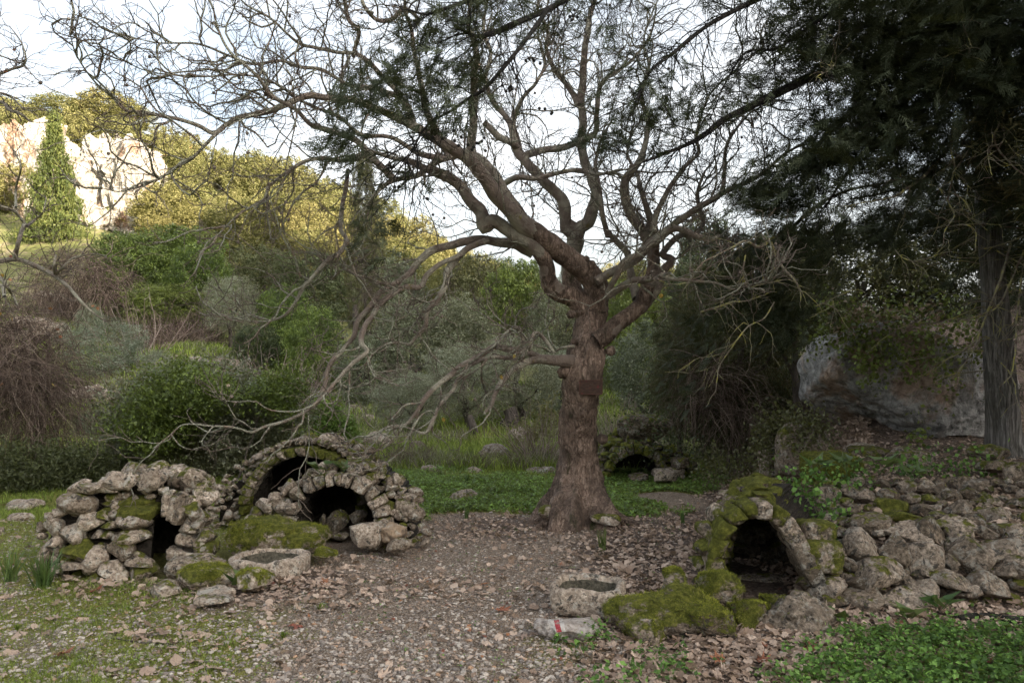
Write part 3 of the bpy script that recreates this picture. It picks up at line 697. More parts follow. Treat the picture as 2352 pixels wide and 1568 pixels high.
    n = len(ys_); i = np.arange(len(xs) - 1)[:, None] * n + np.arange(n - 1)[None, :]
    obj('core', mkmesh('core', np.array(V), np.stack([i, i + n, i + n + 1, i + 1], -1).reshape(-1, 4), MAT['core']), w_)
archD()
#@@PART2
# ------------------------------------------------------------------ branches
def catmull(p, step=.03):
    p = np.asarray(p, float); out = []
    q = np.vstack([2 * p[0] - p[1], p, 2 * p[-1] - p[-2]])
    for i in range(1, len(q) - 2):
        d = np.linalg.norm(q[i + 1][:3] - q[i][:3]); n = max(2, int(d / step))
        t = np.linspace(0, 1, n, endpoint=False)[:, None]
        out.append(.5 * ((2 * q[i]) + (-q[i - 1] + q[i + 1]) * t + (2 * q[i - 1] - 5 * q[i] + 4 * q[i + 1] - q[i + 2]) * t ** 2 + (-q[i - 1] + 3 * q[i] - 3 * q[i + 1] + q[i + 2]) * t ** 3))
    out.append(q[-2][None, :])
    return np.vstack(out)

def tube(p, r, k=8, knob=0.0, seed=0, lump=None):
    """closed tube along p (n,3), radii r (n)"""
    n = len(p); T = np.gradient(p, axis=0); T /= np.linalg.norm(T, axis=1, keepdims=True) + 1e-9
    N = np.zeros_like(T); a = np.array([0, 0, 1.]) if abs(T[0][2]) < .9 else np.array([1., 0, 0])
    N[0] = np.cross(T[0], a); N[0] /= np.linalg.norm(N[0])
    for i in range(1, n):
        q = N[i - 1] - T[i] * (N[i - 1] @ T[i]); N[i] = q / (np.linalg.norm(q) + 1e-9)
    B = np.cross(T, N)
    th = np.linspace(0, 2 * np.pi, k, endpoint=False)
    dirs = N[:, None, :] * np.cos(th)[None, :, None] + B[:, None, :] * np.sin(th)[None, :, None]
    rr = np.repeat(r[:, None], k, 1)
    if knob:
        c = p[:, None, :] + dirs * rr[..., None] * 1.0
        rr = rr * (1 + knob * fbm(c * 7 + seed, 3, 3) + knob * .5 * fbm(c * 22 + seed, 5, 2))
    if lump is not None: rr = lump(p, th, rr)
    v = p[:, None, :] + dirs * rr[..., None]
    i = np.arange(n - 1)[:, None] * k; j = np.arange(k)[None, :]; j2 = (j + 1) % k
    f = np.stack([i + j, i + k + j, i + k + j2, i + j2], -1).reshape(-1, 4)
    return v.reshape(-1, 3), f

def twigs(p, r0, r1, k=3):
    """many thin tubes at once, p (N,n,3)"""
    N, n, _ = p.shape
    T = np.gradient(p, axis=1); T /= np.linalg.norm(T, axis=2, keepdims=True) + 1e-9
    m = np.abs(T.mean(1)); ref = np.zeros((N, 3)); ref[np.arange(N), m.argmin(1)] = 1
    A = np.cross(T, ref[:, None, :]); A /= np.linalg.norm(A, axis=2, keepdims=True) + 1e-9; B = np.cross(T, A)
    th = np.linspace(0, 2 * np.pi, k, endpoint=False); s = np.linspace(0, 1, n)[None, :]
    r = (r0[:, None] * (1 - s) + r1[:, None] * s)
    v = p[:, :, None, :] + (A[:, :, None, :] * np.cos(th)[None, None, :, None] + B[:, :, None, :] * np.sin(th)[None, None, :, None]) * r[:, :, None, None]
    base = (np.arange(N) * n * k)[:, None, None] + (np.arange(n - 1) * k)[None, :, None]; j = np.arange(k)[None, None, :]; j2 = (j + 1) % k
    f = np.stack([base + j, base + k + j, base + k + j2, base + j2], -1).reshape(-1, 4)
    return v.reshape(-1, 3), f

def join(L):
    V = []; Fc = []; n = 0
    for v, f in L: V.append(v); Fc.append(f + n); n += len(v)
    return np.vstack(V), np.vstack(Fc)

def unit(v): return v / (np.linalg.norm(v, axis=-1, keepdims=True) + 1e-9)

def sprout(paths, spacing, length, n, wig, ang, up, r, bias=None, tip=True, seed=0):
    """grow side shoots from polylines. paths: list of (pts, radii). returns (N,n,3) and base radius"""
    g = np.random.default_rng(seed); ST = []; DR = []; LN = []; RB = []
    for p, rad in paths:
        d = np.linalg.norm(np.diff(p, axis=0), axis=1); tot = d.sum(); cum = np.concatenate([[0], np.cumsum(d)]) / max(tot, 1e-6)
        m = max(1, int(tot / spacing + g.random()))
        t = g.random(m) ** .85
        if tip: t[-1] = 1.0
        i = np.minimum(np.searchsorted(cum, t), len(p) - 1); i = np.maximum(i, 1)
        fr = ((t - cum[i - 1]) / (cum[i] - cum[i - 1] + 1e-9))[:, None]
        ST.append(p[i - 1] * (1 - fr) + p[i] * fr)
        T = unit(p[i] - p[i - 1]); q = unit(np.cross(T, g.normal(size=(m, 3))))
        a = g.uniform(ang[0], ang[1], m)[:, None]
        dd = T * np.cos(a) + q * np.sin(a)
        if tip: dd[-1] = T[-1]
        DR.append(dd); LN.append(g.uniform(length[0], length[1], m) * (1 - .45 * t)); RB.append(np.full(m, rad if np.isscalar(rad) else rad[len(rad) // 2]))
    ST = np.vstack(ST); D = np.vstack(DR); LN = np.concatenate(LN); RB = np.concatenate(RB); N = len(ST)
    P_ = np.zeros((N, n, 3)); P_[:, 0] = ST; st = (LN / (n - 1))[:, None]
    for k in range(1, n):
        D = D + g.normal(size=(N, 3)) * wig + np.array([0, 0, up])
        if bias is not None: D = D + bias
        D = unit(D); P_[:, k] = P_[:, k - 1] + D * st
    return P_, RB

def z4(x, y): return 746 + x * .3662, y * .3662
def z5(x, y): return 746 + x * .3662, 516.8 + y * .3662
def z1(x, y): return x * .3662, y * .3662
def z2(x, y): return x * .3662, 516.8 + y * .3662
def z6(x, y): return 1493 + x * .3662, y * .3662
def z7(x, y): return 1493 + x * .3662, 516.8 + y * .3662
ZF = {4: z4, 5: z5, 1: z1, 2: z2, 6: z6, 7: z7}
def limbpts(seq, Y0, Y1):
    """seq: [region, (x,y,r), ...] read off the photograph -> points and radii in metres"""
    reg = None; q = []
    for s in seq:
        if isinstance(s, int): reg = s; continue
        x, y = ZF[reg](s[0], s[1]); q.append((x, y, s[2] * .3662))
    q = np.array(q); d = np.concatenate([[0], np.cumsum(np.hypot(np.diff(q[:, 0]), np.diff(q[:, 1])))]); d /= d[-1]
    Y = Y0 + (Y1 - Y0) * d + .12 * np.sin(d * 9 + q[0, 0])
    return np.array([[*P(a, b, yy), r * yy / F] for (a, b, r), yy in zip(q, Y)])

LIMBS = [
 ([5, (1690, 520, 85), (1705, 420, 76), (1665, 320, 72), (1560, 230, 68), (1450, 150, 68), (1340, 60, 66), (1230, -20, 62), 4, (1180, 1330, 56), (1080, 1230, 52), (1000, 1110, 50), (930, 1030, 48), (850, 960, 42), (730, 890, 38), (600, 815, 32), (480, 755, 28), (330, 690, 25), (150, 625, 23), (0, 612, 22), 1, (1930, 600, 21), (1800, 650, 20), (1650, 700, 19), (1480, 740, 18), (1400, 790, 17), (1330, 830, 17), (1200, 770, 13), (1000, 720, 12), (880, 700, 10), (780, 690, 9), (700, 610, 7), (600, 520, 6), (480, 350, 5), (440, 220, 3)], 8.1, 5.9),
 ([4, (930, 1020, 34), (920, 900, 32), (930, 780, 30), (935, 640, 26), (930, 480, 22), (950, 330, 18), (900, 150, 15), (930, -60, 11)], 8.0, 7.4),
 ([4, (1300, 1440, 36), (1180, 1270, 34), (1100, 1150, 32), (1040, 1060, 32), (960, 985, 30), (870, 970, 26), (740, 990, 24), (640, 1060, 20), (560, 1105, 18), (430, 1130, 16), (330, 1200, 12), (260, 1300, 10)], 7.9, 7.3),
 ([4, (430, 1115, 24), (330, 1030, 26), (250, 930, 24), (200, 880, 20), (60, 830, 18), 1, (1960, 790, 17), (1860, 690, 15), (1700, 600, 13), (1640, 510, 12), (1540, 410, 10), (1440, 320, 9), (1370, 180, 7), (1340, 60, 5)], 7.4, 6.2),
 ([5, (1640, 540, 75), (1560, 455, 62), (1440, 410, 55), (1400, 330, 52), (1390, 250, 50), (1330, 160, 50), (1230, 80, 50), (1150, 30, 46), (1060, -20, 46), 4, (1000, 1430, 46), (980, 1330, 44), (900, 1230, 40), (820, 1140, 36), (700, 1080, 32), (640, 1060, 26), (540, 1010, 20), (420, 990, 15), (300, 960, 12), (180, 1000, 10)], 8.1, 7.5),
 ([5, (1310, 170, 48), (1200, 125, 38), (1100, 115, 34), (980, 90, 31), (880, 105, 27), (760, 135, 25), (665, 158, 25), (590, 222, 23), (520, 300, 21), (420, 372, 20), (350, 430, 20), (290, 510, 19), (220, 592, 18), (185, 680, 17), (140, 740, 15), (80, 812, 15), (30, 890, 13), (-8, 960, 12), 2, (2100, 830, 15), (2055, 920, 15), (2030, 1040, 15), (1990, 1110, 15), (1900, 1178, 13), (1780, 1228, 11), (1650, 1268, 10), (1570, 1298, 9), (1470, 1268, 7), (1300, 1258, 6), (1150, 1250, 5), (1060, 1320, 4), (960, 1400, 3)], 8.0, 6.3),
 ([5, (1020, 98, 24), (880, 160, 23), (815, 230, 22), (765, 300, 22), (758, 355, 22), (728, 425, 19), (680, 490, 18), (640, 545, 16), (622, 640, 14), (560, 715, 11), (530, 752, 10), (480, 742, 9), (400, 745, 8), (340, 775, 6), (270, 850, 5), (300, 930, 4)], 7.8, 7.0),
 ([5, (860, 185, 18), (720, 242, 18), (640, 312, 18), (602, 385, 18), (505, 388, 18), (420, 440, 18), (340, 500, 18), (300, 562, 18), (250, 642, 18), (228, 740, 18), (262, 800, 15), (180, 870, 13), (100, 950, 12), (0, 1060, 11), 2, (2050, 1050, 11), (1960, 1130, 9), (1850, 1170, 7), (1700, 1160, 5), (1600, 1100, 4)], 7.7, 6.2),
 ([5, (1560, 865, 50), (1480, 850, 40), (1400, 842, 33), (1300, 852, 26), (1200, 890, 21), (1110, 982, 17), (1062, 1080, 15), (1042, 1138, 13), (1008, 1172, 11), (1000, 1190, 8)], 8.1, 7.2),
 ([5, (1360, 835, 24), (1280, 805, 23), (1200, 785, 22), (1060, 772, 20), (960, 830, 18), (860, 880, 18), (780, 942, 18), (700, 1010, 18), (620, 1092, 17), (580, 1160, 14), (540, 1210, 12), (500, 1250, 10), (400, 1265, 9), (300, 1320, 8), (210, 1325, 5)], 7.9, 6.8),
 ([5, (1200, 835, 14), (1060, 826, 14), (980, 850, 14), (900, 892, 14), (830, 972, 14), (790, 1040, 14), (720, 1130, 13), (682, 1210, 13), (630, 1300, 12), (550, 1280, 7), (480, 1262, 7), (380, 1290, 5)], 7.7, 6.9),
 ([5, (1240, 855, 13), (1252, 760, 13), (1235, 680, 12), (1208, 642, 11), (1150, 662, 9), (1080, 742, 9), (1000, 800, 7), (900, 870, 6), (820, 900, 4)], 7.6, 7.2),
 ([5, (1440, 805, 12), (1392, 730, 13), (1350, 682, 13), (1312, 682, 12), (1295, 740, 11), (1288, 782, 10)], 7.7, 7.4),
 ([5, (1560, 755, 12), (1490, 765, 9), (1430, 800, 8), (1370, 770, 7), (1290, 740, 6), (1180, 690, 4)], 7.9, 7.5),
 ([5, (1620, 520, 70), (1560, 420, 60), (1535, 300, 52), (1545, 200, 55), (1570, 100, 60), (1555, 10, 56), 4, (1520, 1450, 46), (1510, 1350, 42), (1490, 1250, 40), (1430, 1180, 37), (1340, 1100, 34), (1260, 1010, 31), (1210, 960, 28), (1180, 860, 24), (1150, 760, 20), (1060, 640, 17), (1010, 500, 15), (1040, 330, 12), (1000, 150, 10), (1040, -80, 8)], 8.4, 8.8),
 ([5, (1575, 80, 50), (1610, 10, 48), 4, (1650, 1400, 46), (1690, 1280, 42), (1700, 1180, 37), (1640, 1050, 33), (1610, 900, 29), (1620, 750, 28), (1612, 640, 27), (1620, 500, 25), (1622, 350, 22), (1645, 200, 20), (1680, 50, 17), (1720, -80, 13)], 8.5, 8.9),
 ([4, (1240, 985, 24), (1340, 948, 25), (1480, 925, 24), (1600, 888, 23), (1690, 835, 21), (1708, 700, 18), (1722, 560, 16), (1770, 490, 14), (1850, 430, 12), (1950, 350, 10), (2050, 200, 8), (2080, 60, 6)], 8.5, 7.9),
 ([4, (1110, 1160, 20), (1200, 1110, 21), (1320, 1115, 17), (1450, 1085, 15), (1590, 1068, 14), (1720, 1090, 10), (1850, 1060, 8)], 8.4, 8.0),
 ([4, (1000, 760, 20), (1090, 850, 24), (1180, 900, 26), (1230, 960, 26), (1260, 1010, 22)], 8.4, 8.6),
 ([4, (1225, 960, 24), (1200, 850, 20), (1180, 760, 17), (1240, 620, 14), (1330, 520, 11), (1380, 380, 9), (1340, 200, 7), (1400, 20, 5)], 8.6, 8.4),
 ([4, (1600, 660, 24), (1540, 560, 20), (1440, 440, 18), (1390, 330, 15), (1400, 200, 12), (1340, 60, 10), (1360, -60, 8)], 8.8, 8.9),
 ([5, (1700, 730, 60), (1760, 690, 54), (1820, 630, 50), (1910, 565, 48), (1990, 490, 48), (2010, 420, 46), (2040, 350, 43), (2060, 270, 42), (2060, 100, 42), (2050, 10, 42), 4, (2040, 1510, 40), (1990, 1440, 36), (1905, 1330, 33), (1880, 1200, 31), (1900, 1100, 28), (1960, 1020, 24), (2010, 900, 20), (2030, 760, 16), (1990, 600, 12), (2030, 420, 10), (2000, 250, 7), (2060, 60, 5)], 8.1, 8.0),
 ([4, (2050, 1500, 32), (2055, 1400, 30), (2020, 1300, 22), (1985, 1200, 18), (1960, 1100, 14), (1900, 960, 10), (1930, 800, 8)], 8.1, 8.4),
 ([4, (2060, 1460, 26), (2080, 1350, 22), (2120, 1260, 19), (2180, 1150, 17), 6, (250, 1010, 15), (300, 960, 13), (290, 850, 10), (330, 700, 8), (400, 560, 7), (560, 420, 5), (760, 240, 4)], 8.1, 7.6),
 ([5, (1960, 460, 34), (1940, 380, 29), (1900, 200, 24), (1850, 130, 22), (1790, 60, 20), 4, (1780, 1480, 20), (1740, 1330, 18), (1725, 1180, 16), (1700, 1020, 12), (1730, 880, 9), (1800, 760, 7)], 8.2, 8.3),
 ([5, (1700, 350, 32), (1800, 290, 29), (1900, 250, 30), (1980, 190, 30), (2060, 100, 28), (2190, 0, 26), 6, (160, 1400, 25), (250, 1335, 22), (380, 1258, 20), (450, 1210, 18), (600, 1150, 14), (740, 1060, 12), (850, 960, 10), (960, 910, 8), (1080, 900, 5)], 8.0, 7.4),
 ([5, (1780, 420, 22), (1830, 320, 20), (1880, 230, 20), (1990, 170, 20), (2100, 70, 24), 6, (20, 1540, 24), (110, 1455, 24), (180, 1430, 22), (300, 1478, 22), (400, 1500, 18), (430, 1480, 12)], 7.9, 7.5),
 ([6, (450, 1215, 16), (470, 1050, 13), (480, 900, 11), (560, 780, 9), (640, 700, 7), (760, 640, 5)], 7.6, 7.9),
 ([5, (1690, 470, 34), (1800, 430, 27), (1860, 390, 24), (1940, 352, 24), (2040, 340, 20), (2150, 310, 18), 7, (60, 310, 14), (150, 340, 13), (280, 350, 12), (400, 360, 9), (520, 400, 7), (640, 370, 5), (760, 350, 4)], 8.08, 6.8),
 ([5, (2000, 500, 40), (2080, 390, 34), (2120, 290, 30), (2180, 220, 26), 7, (80, 180, 22), (200, 60, 20), 6, (260, 1500, 18), (330, 1400, 16), (310, 1300, 14), (300, 1200, 12), (340, 1080, 9)], 8.1, 8.4),
 ([1, (2180, 1060, 15), (2160, 1250, 15), (2130, 1430, 15), 2, (2170, 100, 15), (2130, 180, 16), (2050, 225, 15), (1960, 325, 14), (1900, 385, 13), (1840, 500, 11), (1760, 580, 9), (1640, 608, 7), (1500, 590, 5), (1380, 570, 4)], 7.6, 6.6),
 ([4, (250, 950, 18), (130, 1000, 16), (0, 995, 15), 1, (1980, 1000, 14), (1900, 1020, 13), (1800, 1080, 12), (1690, 1160, 11), (1660, 1240, 10), (1580, 1290, 8), (1480, 1360, 6), (1360, 1480, 4)], 7.4, 6.5),
 ([1, (1400, 800, 14), (1320, 880, 11), (1200, 1000, 10), (1080, 1060, 9), (1000, 1120, 8), (880, 1150, 7), (760, 1200, 5), (640, 1180, 3)], 6.5, 6.0),
 ([4, (560, 800, 24), (500, 640, 20), (330, 560, 16), (150, 530, 13), (0, 440, 13), 1, (1900, 420, 12), (1760, 380, 11), (1600, 400, 10), (1480, 370, 9), (1250, 280, 7), (1000, 270, 5), (840, 240, 3)], 7.7, 6.2),
 ([4, (480, 600, 18), (300, 420, 15), (200, 340, 14), (80, 330, 13), (0, 310, 13), 1, (1980, 300, 12), (1860, 260, 10), (1700, 120, 8), (1560, 40, 6), (1450, -60, 5)], 7.6, 6.6),
 ([4, (180, 350, 14), (215, 200, 15), (150, 120, 15), (130, 20, 13), (110, -60, 11)], 7.6, 7.2),
 ([4, (600, 130, 10), (500, 60, 16), (420, 120, 16), (330, 130, 14), (250, 40, 12), (230, -40, 10)], 7.7, 7.0),
 ([4, (730, 880, 26), (640, 700, 22), (600, 520, 18), (560, 330, 15), (540, 180, 13), (500, 40, 10), (520, -80, 8)], 7.8, 7.3),
 ([4, (740, 990, 22), (600, 960, 18), (430, 870, 15), (230, 840, 13), (100, 740, 11), (0, 700, 10), 1, (1900, 640, 9), (1720, 520, 8), (1500, 470, 7), (1300, 480, 6), (1080, 470, 5), (900, 440, 4), (740, 360, 3)], 7.7, 6.0),
]
def plane_tree():
    base = P(1325, 1195, 8.15)
    t = empty('plane_tree', (base[0], base[1], 0))
    tag(t, 'large bare plane tree with massive scarred trunk and long drooping limbs in the centre', 'tree')
    off = np.array([base[0], base[1], 0])
    tp = [5, (1580, 1990, 262), (1580, 1900, 245), (1580, 1850, 235), (1580, 1790, 215), (1585, 1700, 178), (1585, 1600, 150), (1590, 1480, 128), (1594, 1360, 117), (1597, 1250, 112), (1600, 1120, 112), (1612, 1000, 108), (1622, 900, 108), (1640, 800, 112), (1652, 700, 96), (1662, 600, 92), (1672, 520, 92), (1690, 440, 80)]
    q = catmull(limbpts(tp, 8.15, 8.15), .022)
    def lump(p, th, rr):
        z = np.maximum(p[:, 2], 0)[:, None]; T = th[None, :]
        fl = np.exp(-z / .30)
        rr = rr * (1 + fl * (.20 * np.sin(T * 5 + .6) + .13 * np.sin(T * 8 + 2.1) + .08 * np.sin(T * 13)) + .07 * np.sin(T * 3 + z * 3))
        c = np.stack([p[:, 0:1] + np.cos(T) * rr, p[:, 1:2] + np.sin(T) * rr, np.repeat(p[:, 2:3], len(th), 1)], -1)
        return rr + .055 * fbm(c * 4.2, 8, 4) + .03 * np.abs(fbm(c * np.array([13, 13, 7]), 9, 3)) + .012 * fbm(c * 45, 10, 3)
    v, f = tube(q[:, :3] - off, q[:, 3], 110, 0, 0, lump)
    obj('trunk', mkmesh('trunk', v, f, MAT['trunk'], True), t)
    # surface roots
    for k_, (ang, L, r) in enumerate([(-20, .50, .085), (-62, .34, .08), (-105, .32, .07), (-150, .42, .08), (190, .4, .08), (15, .42, .07)]):
        a = R(ang); n = 8; s = np.linspace(0, 1, n)
        pp = np.stack([np.cos(a) * (.20 + s * L), np.sin(a) * (.20 + s * L), .22 * (1 - s) ** 2.0 - .02 * s], -1); pp[:, 0] += .04
        rr = r * (1 - s * .75)
        q2 = catmull(np.c_[pp, rr], .03); v, f = tube(q2[:, :3], q2[:, 3], 20, .35, k_)
        obj('root', mkmesh('root', v, f, MAT['trunk'], True), t)
    # knots and stubs
    for (zx, zy, w, r) in [(1790, 790, 45, 20), (1740, 1340, 45, 12), (1500, 920, 60, 30), (1545, 560, 40, 20), (1565, 730, 30, 30), (1390, 130, 45, 20), (1670, 250, 40, 25), (1640, 215, 30, 25)]:
        x, y = z5(zx, zy); c = P(x, y, 7.98) - off; s = w * .3662 * 8 / F * 1.6
        v, f = ICO1; v = v * (1 + .3 * fbm(v * 2 + zx, 2, 3)[:, None]); obj('knot', mkmesh('knot', v * s * .48, f, MAT['trunk']), t, tuple(c))
    paths = []
    for k_, (seq, Y0, Y1) in enumerate(LIMBS):
        q = catmull(limbpts(seq, Y0, Y1), .03)
        q[:, 3] = np.maximum(q[:, 3] * .92, .0035)
        w = np.minimum(q[:, 3], .02)[:, None]
        wob = np.stack([fbm(np.c_[q[:, :2] * 5, q[:, 2:3] * 5 + s], 4, 2) for s in (0, 9, 18)], -1)
        q[:, :3] += wob * w * 1.1
        L = q[:, :3]
        q[:, 3] *= 1 + .13 * np.maximum(fbm(L * 5 + k_, 7, 2), -.3)
        v, f = tube(L - off, q[:, 3], 16 if q[:, 3].max() > .05 else 10, .16, k_)
        th = np.repeat(np.clip((.02 - q[:, 3]) / .012, 0, 1), len(v) // len(q))
        big = q[:, 3].max() > .13
        o = obj('limb', mkmesh('limb', v, f, MAT['trunk'] if False else MAT['limb'], True, {'thick': th * .8}), t)
        paths.append((L[len(L) // 5:], q[:, 3]))
    # bark of the heavy limbs near the crown base is scaly and dark like the trunk
    for seq, Y0, Y1, fr in [(LIMBS[0][0], 8.1, 5.9, .22), (LIMBS[4][0], 8.1, 7.5, .30), (LIMBS[21][0], 8.1, 8.0, .30), (LIMBS[14][0], 8.4, 8.8, .16)]:
        q = catmull(limbpts(seq, Y0, Y1), .03); q = q[:int(len(q) * fr)]; q[:, 3] *= 1.03 - .16 * np.linspace(0, 1, len(q)) ** 3
        v, f = tube(q[:, :3] - off, q[:, 3], 36, .16, 5); v = v + .010 * fbm(v * 18, 4, 3)[:, None] * unit(v - v.mean(0))
        obj('limb', mkmesh('limb', v, f, MAT['trunk'], True), t)
    # secondary and tertiary growth
    upper = [(p, r) for p, r in paths]
    L1, _ = sprout(upper, .095, (.35, 1.25), 9, .30, (.5, 1.25), .05, None, None, True, 1)
    z = L1[:, 0, 2]
    keep = (L1[:, 0, 2] > 1.9) | (rng.random(len(L1)) < .45)
    L1 = L1[keep]; r1 = rng.uniform(.006, .012, len(L1))
    a, b = twigs(L1 - off, r1, r1 * .45, 5)
    A = [(a, b)]
    P1 = [(p, .006) for p in L1]
    L2, _ = sprout(P1, .085, (.12, .50), 6, .30, (.5, 1.2), .05, None, None, True, 2)
    r2 = rng.uniform(.0026, .0048, len(L2)); a, b = twigs(L2 - off, r2, r2 * .6, 3); Bm = [(a, b)]
    P2 = [(p, .003) for p in L2 if p[0, 2] > 1.4]
    L3, _ = sprout(P2, .10, (.05, .20), 4, .30, (.5, 1.1), .03, None, None, False, 3)
    r3 = np.full(len(L3), .0022); a, b = twigs(L3 - off, r3, r3 * .8, 3); Bm.append((a, b))
    v, f = A[0]
    o = obj('branches', mkmesh('branches', v, f, MAT['limb'], True, {'thick': np.full(len(v), .75)}), t); o['kind'] = 'stuff'
    v, f = join(Bm); o = obj('twigs', mkmesh('twigs', v, f, MAT['twig'], True), t); o['kind'] = 'stuff'
    print('twigs', len(L1), len(L2), len(L3), len(f) * 2)
    # seed balls
    v, f = ICO1; sb = mkmesh('seed_ball', v * (.0135 * (1 + .12 * _h(np.arange(len(v)), np.arange(len(v)), np.arange(len(v)), 3)))[:, None], f, MAT['twig'])
    for i in rng.choice(len(L2), 170, replace=False):
        p = L2[i, -1] - off
        if p[2] > 1.2: obj('seed_ball', sb, t, (p[0], p[1], p[2] - .03))
    # last leaves still hanging
    return t, paths, L2
TREE, TPATHS, TL2 = plane_tree()

# wooden plaque
def plaque():
    c = P(1357, 889, 7.80); e = empty('wooden_sign', c, R(-3)); tag(e, 'small dark reddish brown wooden plaque nailed to the plane tree trunk', 'sign')
    import bmesh
    s = 7.8 / F
    def box(name, w, d, h, loc, mat, bev=.003, rot=(0, 0, 0)):
        bm = bmesh.new(); bmesh.ops.create_cube(bm, size=1); bmesh.ops.scale(bm, vec=(w, d, h), verts=bm.verts)
        bmesh.ops.bevel(bm, geom=bm.edges, offset=bev, segments=2, affect='EDGES'); m = bpy.data.meshes.new(name); bm.to_mesh(m); bm.free(); m.materials.append(mat)
        return obj(name, m, e, loc, rot)
    k = NT('plaque_wood'); p = k.oc(); c1 = k.ramp(k.noise(k.vscale(p, (2, 1, 12)), 9, 4), [(.35, (.03, .017, .012)), (.65, (.085, .048, .034))])
    c1 = k.mix(k.ramp(k.noise(p, 22, 3), [(.60, 0.0), (.64, .6)]), c1, (.16, .025, .03)); wood = k.fin(c1, k.bump(k.noise(k.vscale(p, (2, 1, 12)), 20), .5, .003), .6)
    k = NT('plaque_rim'); rim = k.fin((.11, .055, .04), None, .6)
    k = NT('tarnished_nail'); nail = k.fin((.10, .085, .07), None, .4)
    w, h = 52 * s, 32 * s
    box('panel', w, .016, h, (0, 0, 0), wood)
    for sx in (-1, 1): box('rim', .007, .02, h + .006, (sx * (w / 2), -.003, 0), rim, .002)
    for sz in (-1, 1): box('rim', w - .008, .02, .007, (0, -.003, sz * (h / 2)), rim, .002)
    for dx, dz in ((-.025, .015), (.0, .03), (.012, .022), (.018, .034)): box('nail', .008, .006, .006, (dx, -.011, dz), nail, .002)
plaque()
#@@PART3
# ------------------------------------------------------------------ foliage
def leafquads(p, size, asp=.45, up=.5, seed=0, rnd=None, droop=0.0, tri=False):
    g = np.random.default_rng(seed); N = len(p)
    n = unit(g.normal(size=(N, 3)) + np.array([0, 0, up])); d = unit(np.cross(n, g.normal(size=(N, 3)))); d[:, 2] -= droop; d = unit(d)
    s = unit(np.cross(n, d)); size = np.broadcast_to(size, (N,))[:, None]
    r = g.random(N) if rnd is None else rnd
    if tri:
        v = np.stack([p - d * size * .4 - s * size * asp * .62, p - d * size * .4 + s * size * asp * .62 + n * size * .1, p + d * size * .75], 1).reshape(-1, 3)
        return v, np.arange(N * 3).reshape(N, 3), np.repeat(r, 3)
    a = p - d * size * .5; b = p + d * size * .5
    v = np.stack([a, p + s * size * asp * .5 + n * size * .06, b, p - s * size * asp * .5 + n * size * .06], 1).reshape(-1, 3)
    f = np.arange(N * 4).reshape(N, 4)
    r = g.random(N) if rnd is None else rnd
    return v, f, np.repeat(r, 4)

def crownmesh(name, seed, mat, nc=300, per=40, leaf=.06, asp=.5, shape='round', sig=.075, up=.6, droop=0.0, inner=.5):
    g = np.random.default_rng(seed)
    d = unit(g.normal(size=(nc, 3)))
    if shape == 'cone':
        z = g.random(nc) ** 1.4; th = g.uniform(0, 6.28, nc); rr = (1 - z) * (1 + .25 * np.sin(z * 60)) * g.uniform(.4, 1.05, nc)
        c = np.stack([rr * np.cos(th), rr * np.sin(th), z * 2 - 1], -1)
    elif shape == 'column':
        z = g.random(nc); th = g.uniform(0, 6.28, nc); rr = np.sin(np.pi * np.clip(z * .93 + .05, 0, 1)) ** .55 * g.uniform(.35, 1.1, nc) * (1 + .3 * fbm(np.stack([np.cos(th), np.sin(th), z * 5], -1) * 1.5, seed, 2))
        c = np.stack([rr * np.cos(th), rr * np.sin(th), z * 2 - 1], -1)
    else:
        lump = 1 + .38 * fbm(d * 1.7 + seed, seed, 3)
        c = d * (lump * (inner + (1.02 - inner) * g.random(nc) ** .6))[:, None]
        if shape == 'dome': c[:, 2] = np.where(c[:, 2] < -.35, -.35 + g.uniform(-.1, .15, nc), c[:, 2])
    m = per; sc = g.uniform(.6, 1.4, nc)
    p = (c[:, None, :] + g.normal(size=(nc, m, 3)) * (sig * sc)[:, None, None] * np.array([1, 1, .7])).reshape(-1, 3)
    rnd = np.clip(np.repeat(g.random(nc), m) * .5 + g.random(nc * m) * .5, 0, 1)
    v, f, r = leafquads(p, g.uniform(.7, 1.3, len(p)) * leaf, asp, up, seed, rnd, droop, True)
    return mkmesh(name, v, f, mat, False, {'rnd': r})

CM = {}
CM['pine'] = [crownmesh('crown', 1 + i, MAT['leaf_pine'], 420, 36, .058, .5) for i in range(3)]
CM['pale'] = [crownmesh('crown', 11, MAT['leaf_pale'], 220, 30, .07, .35)]
CM['rust'] = [crownmesh('crown', 12, MAT['leaf_rust'], 220, 26, .06, .4)]
CM['green'] = [crownmesh('crown', 21 + i, MAT['leaf_green'], 480, 42, .05, .6) for i in range(2)]
CM['dark'] = [crownmesh('crown', 31 + i, MAT['leaf_dark'], 420, 44, .05, .5) for i in range(2)]
CM['olive'] = [crownmesh('crown', 41 + i, MAT['leaf_olive'], 460, 46, .055, .2, 'round', .08, .3, .3) for i in range(2)]
CM['carob'] = [crownmesh('crown', 51 + i, MAT['leaf_carob'], 520, 44, .042, .5) for i in range(2)]
CM['cyp'] = [crownmesh('crown', 61 + i, MAT['leaf_cyp'], 420, 60, .06, .14, 'round', .10, .1, .4) for i in range(2)]
CM['cone'] = [crownmesh('crown', 71, MAT['leaf_fir'], 520, 40, .06, .4, 'cone')]
CM['column'] = [crownmesh('crown', 72, MAT['leaf_dark'], 520, 46, .06, .3, 'column')]
k = NT('dull_bark'); MAT['bark'] = k.fin(k.ramp(k.noise(k.vscale(k.pos(), (1, 1, .2)), 12, 5), [(.3, (.03, .025, .02)), (.6, (.12, .10, .085)), (.8, (.22, .19, .16))]), k.bump(k.noise(k.vscale(k.pos(), (1, 1, .2)), 20, 4), .8, .02), .9)
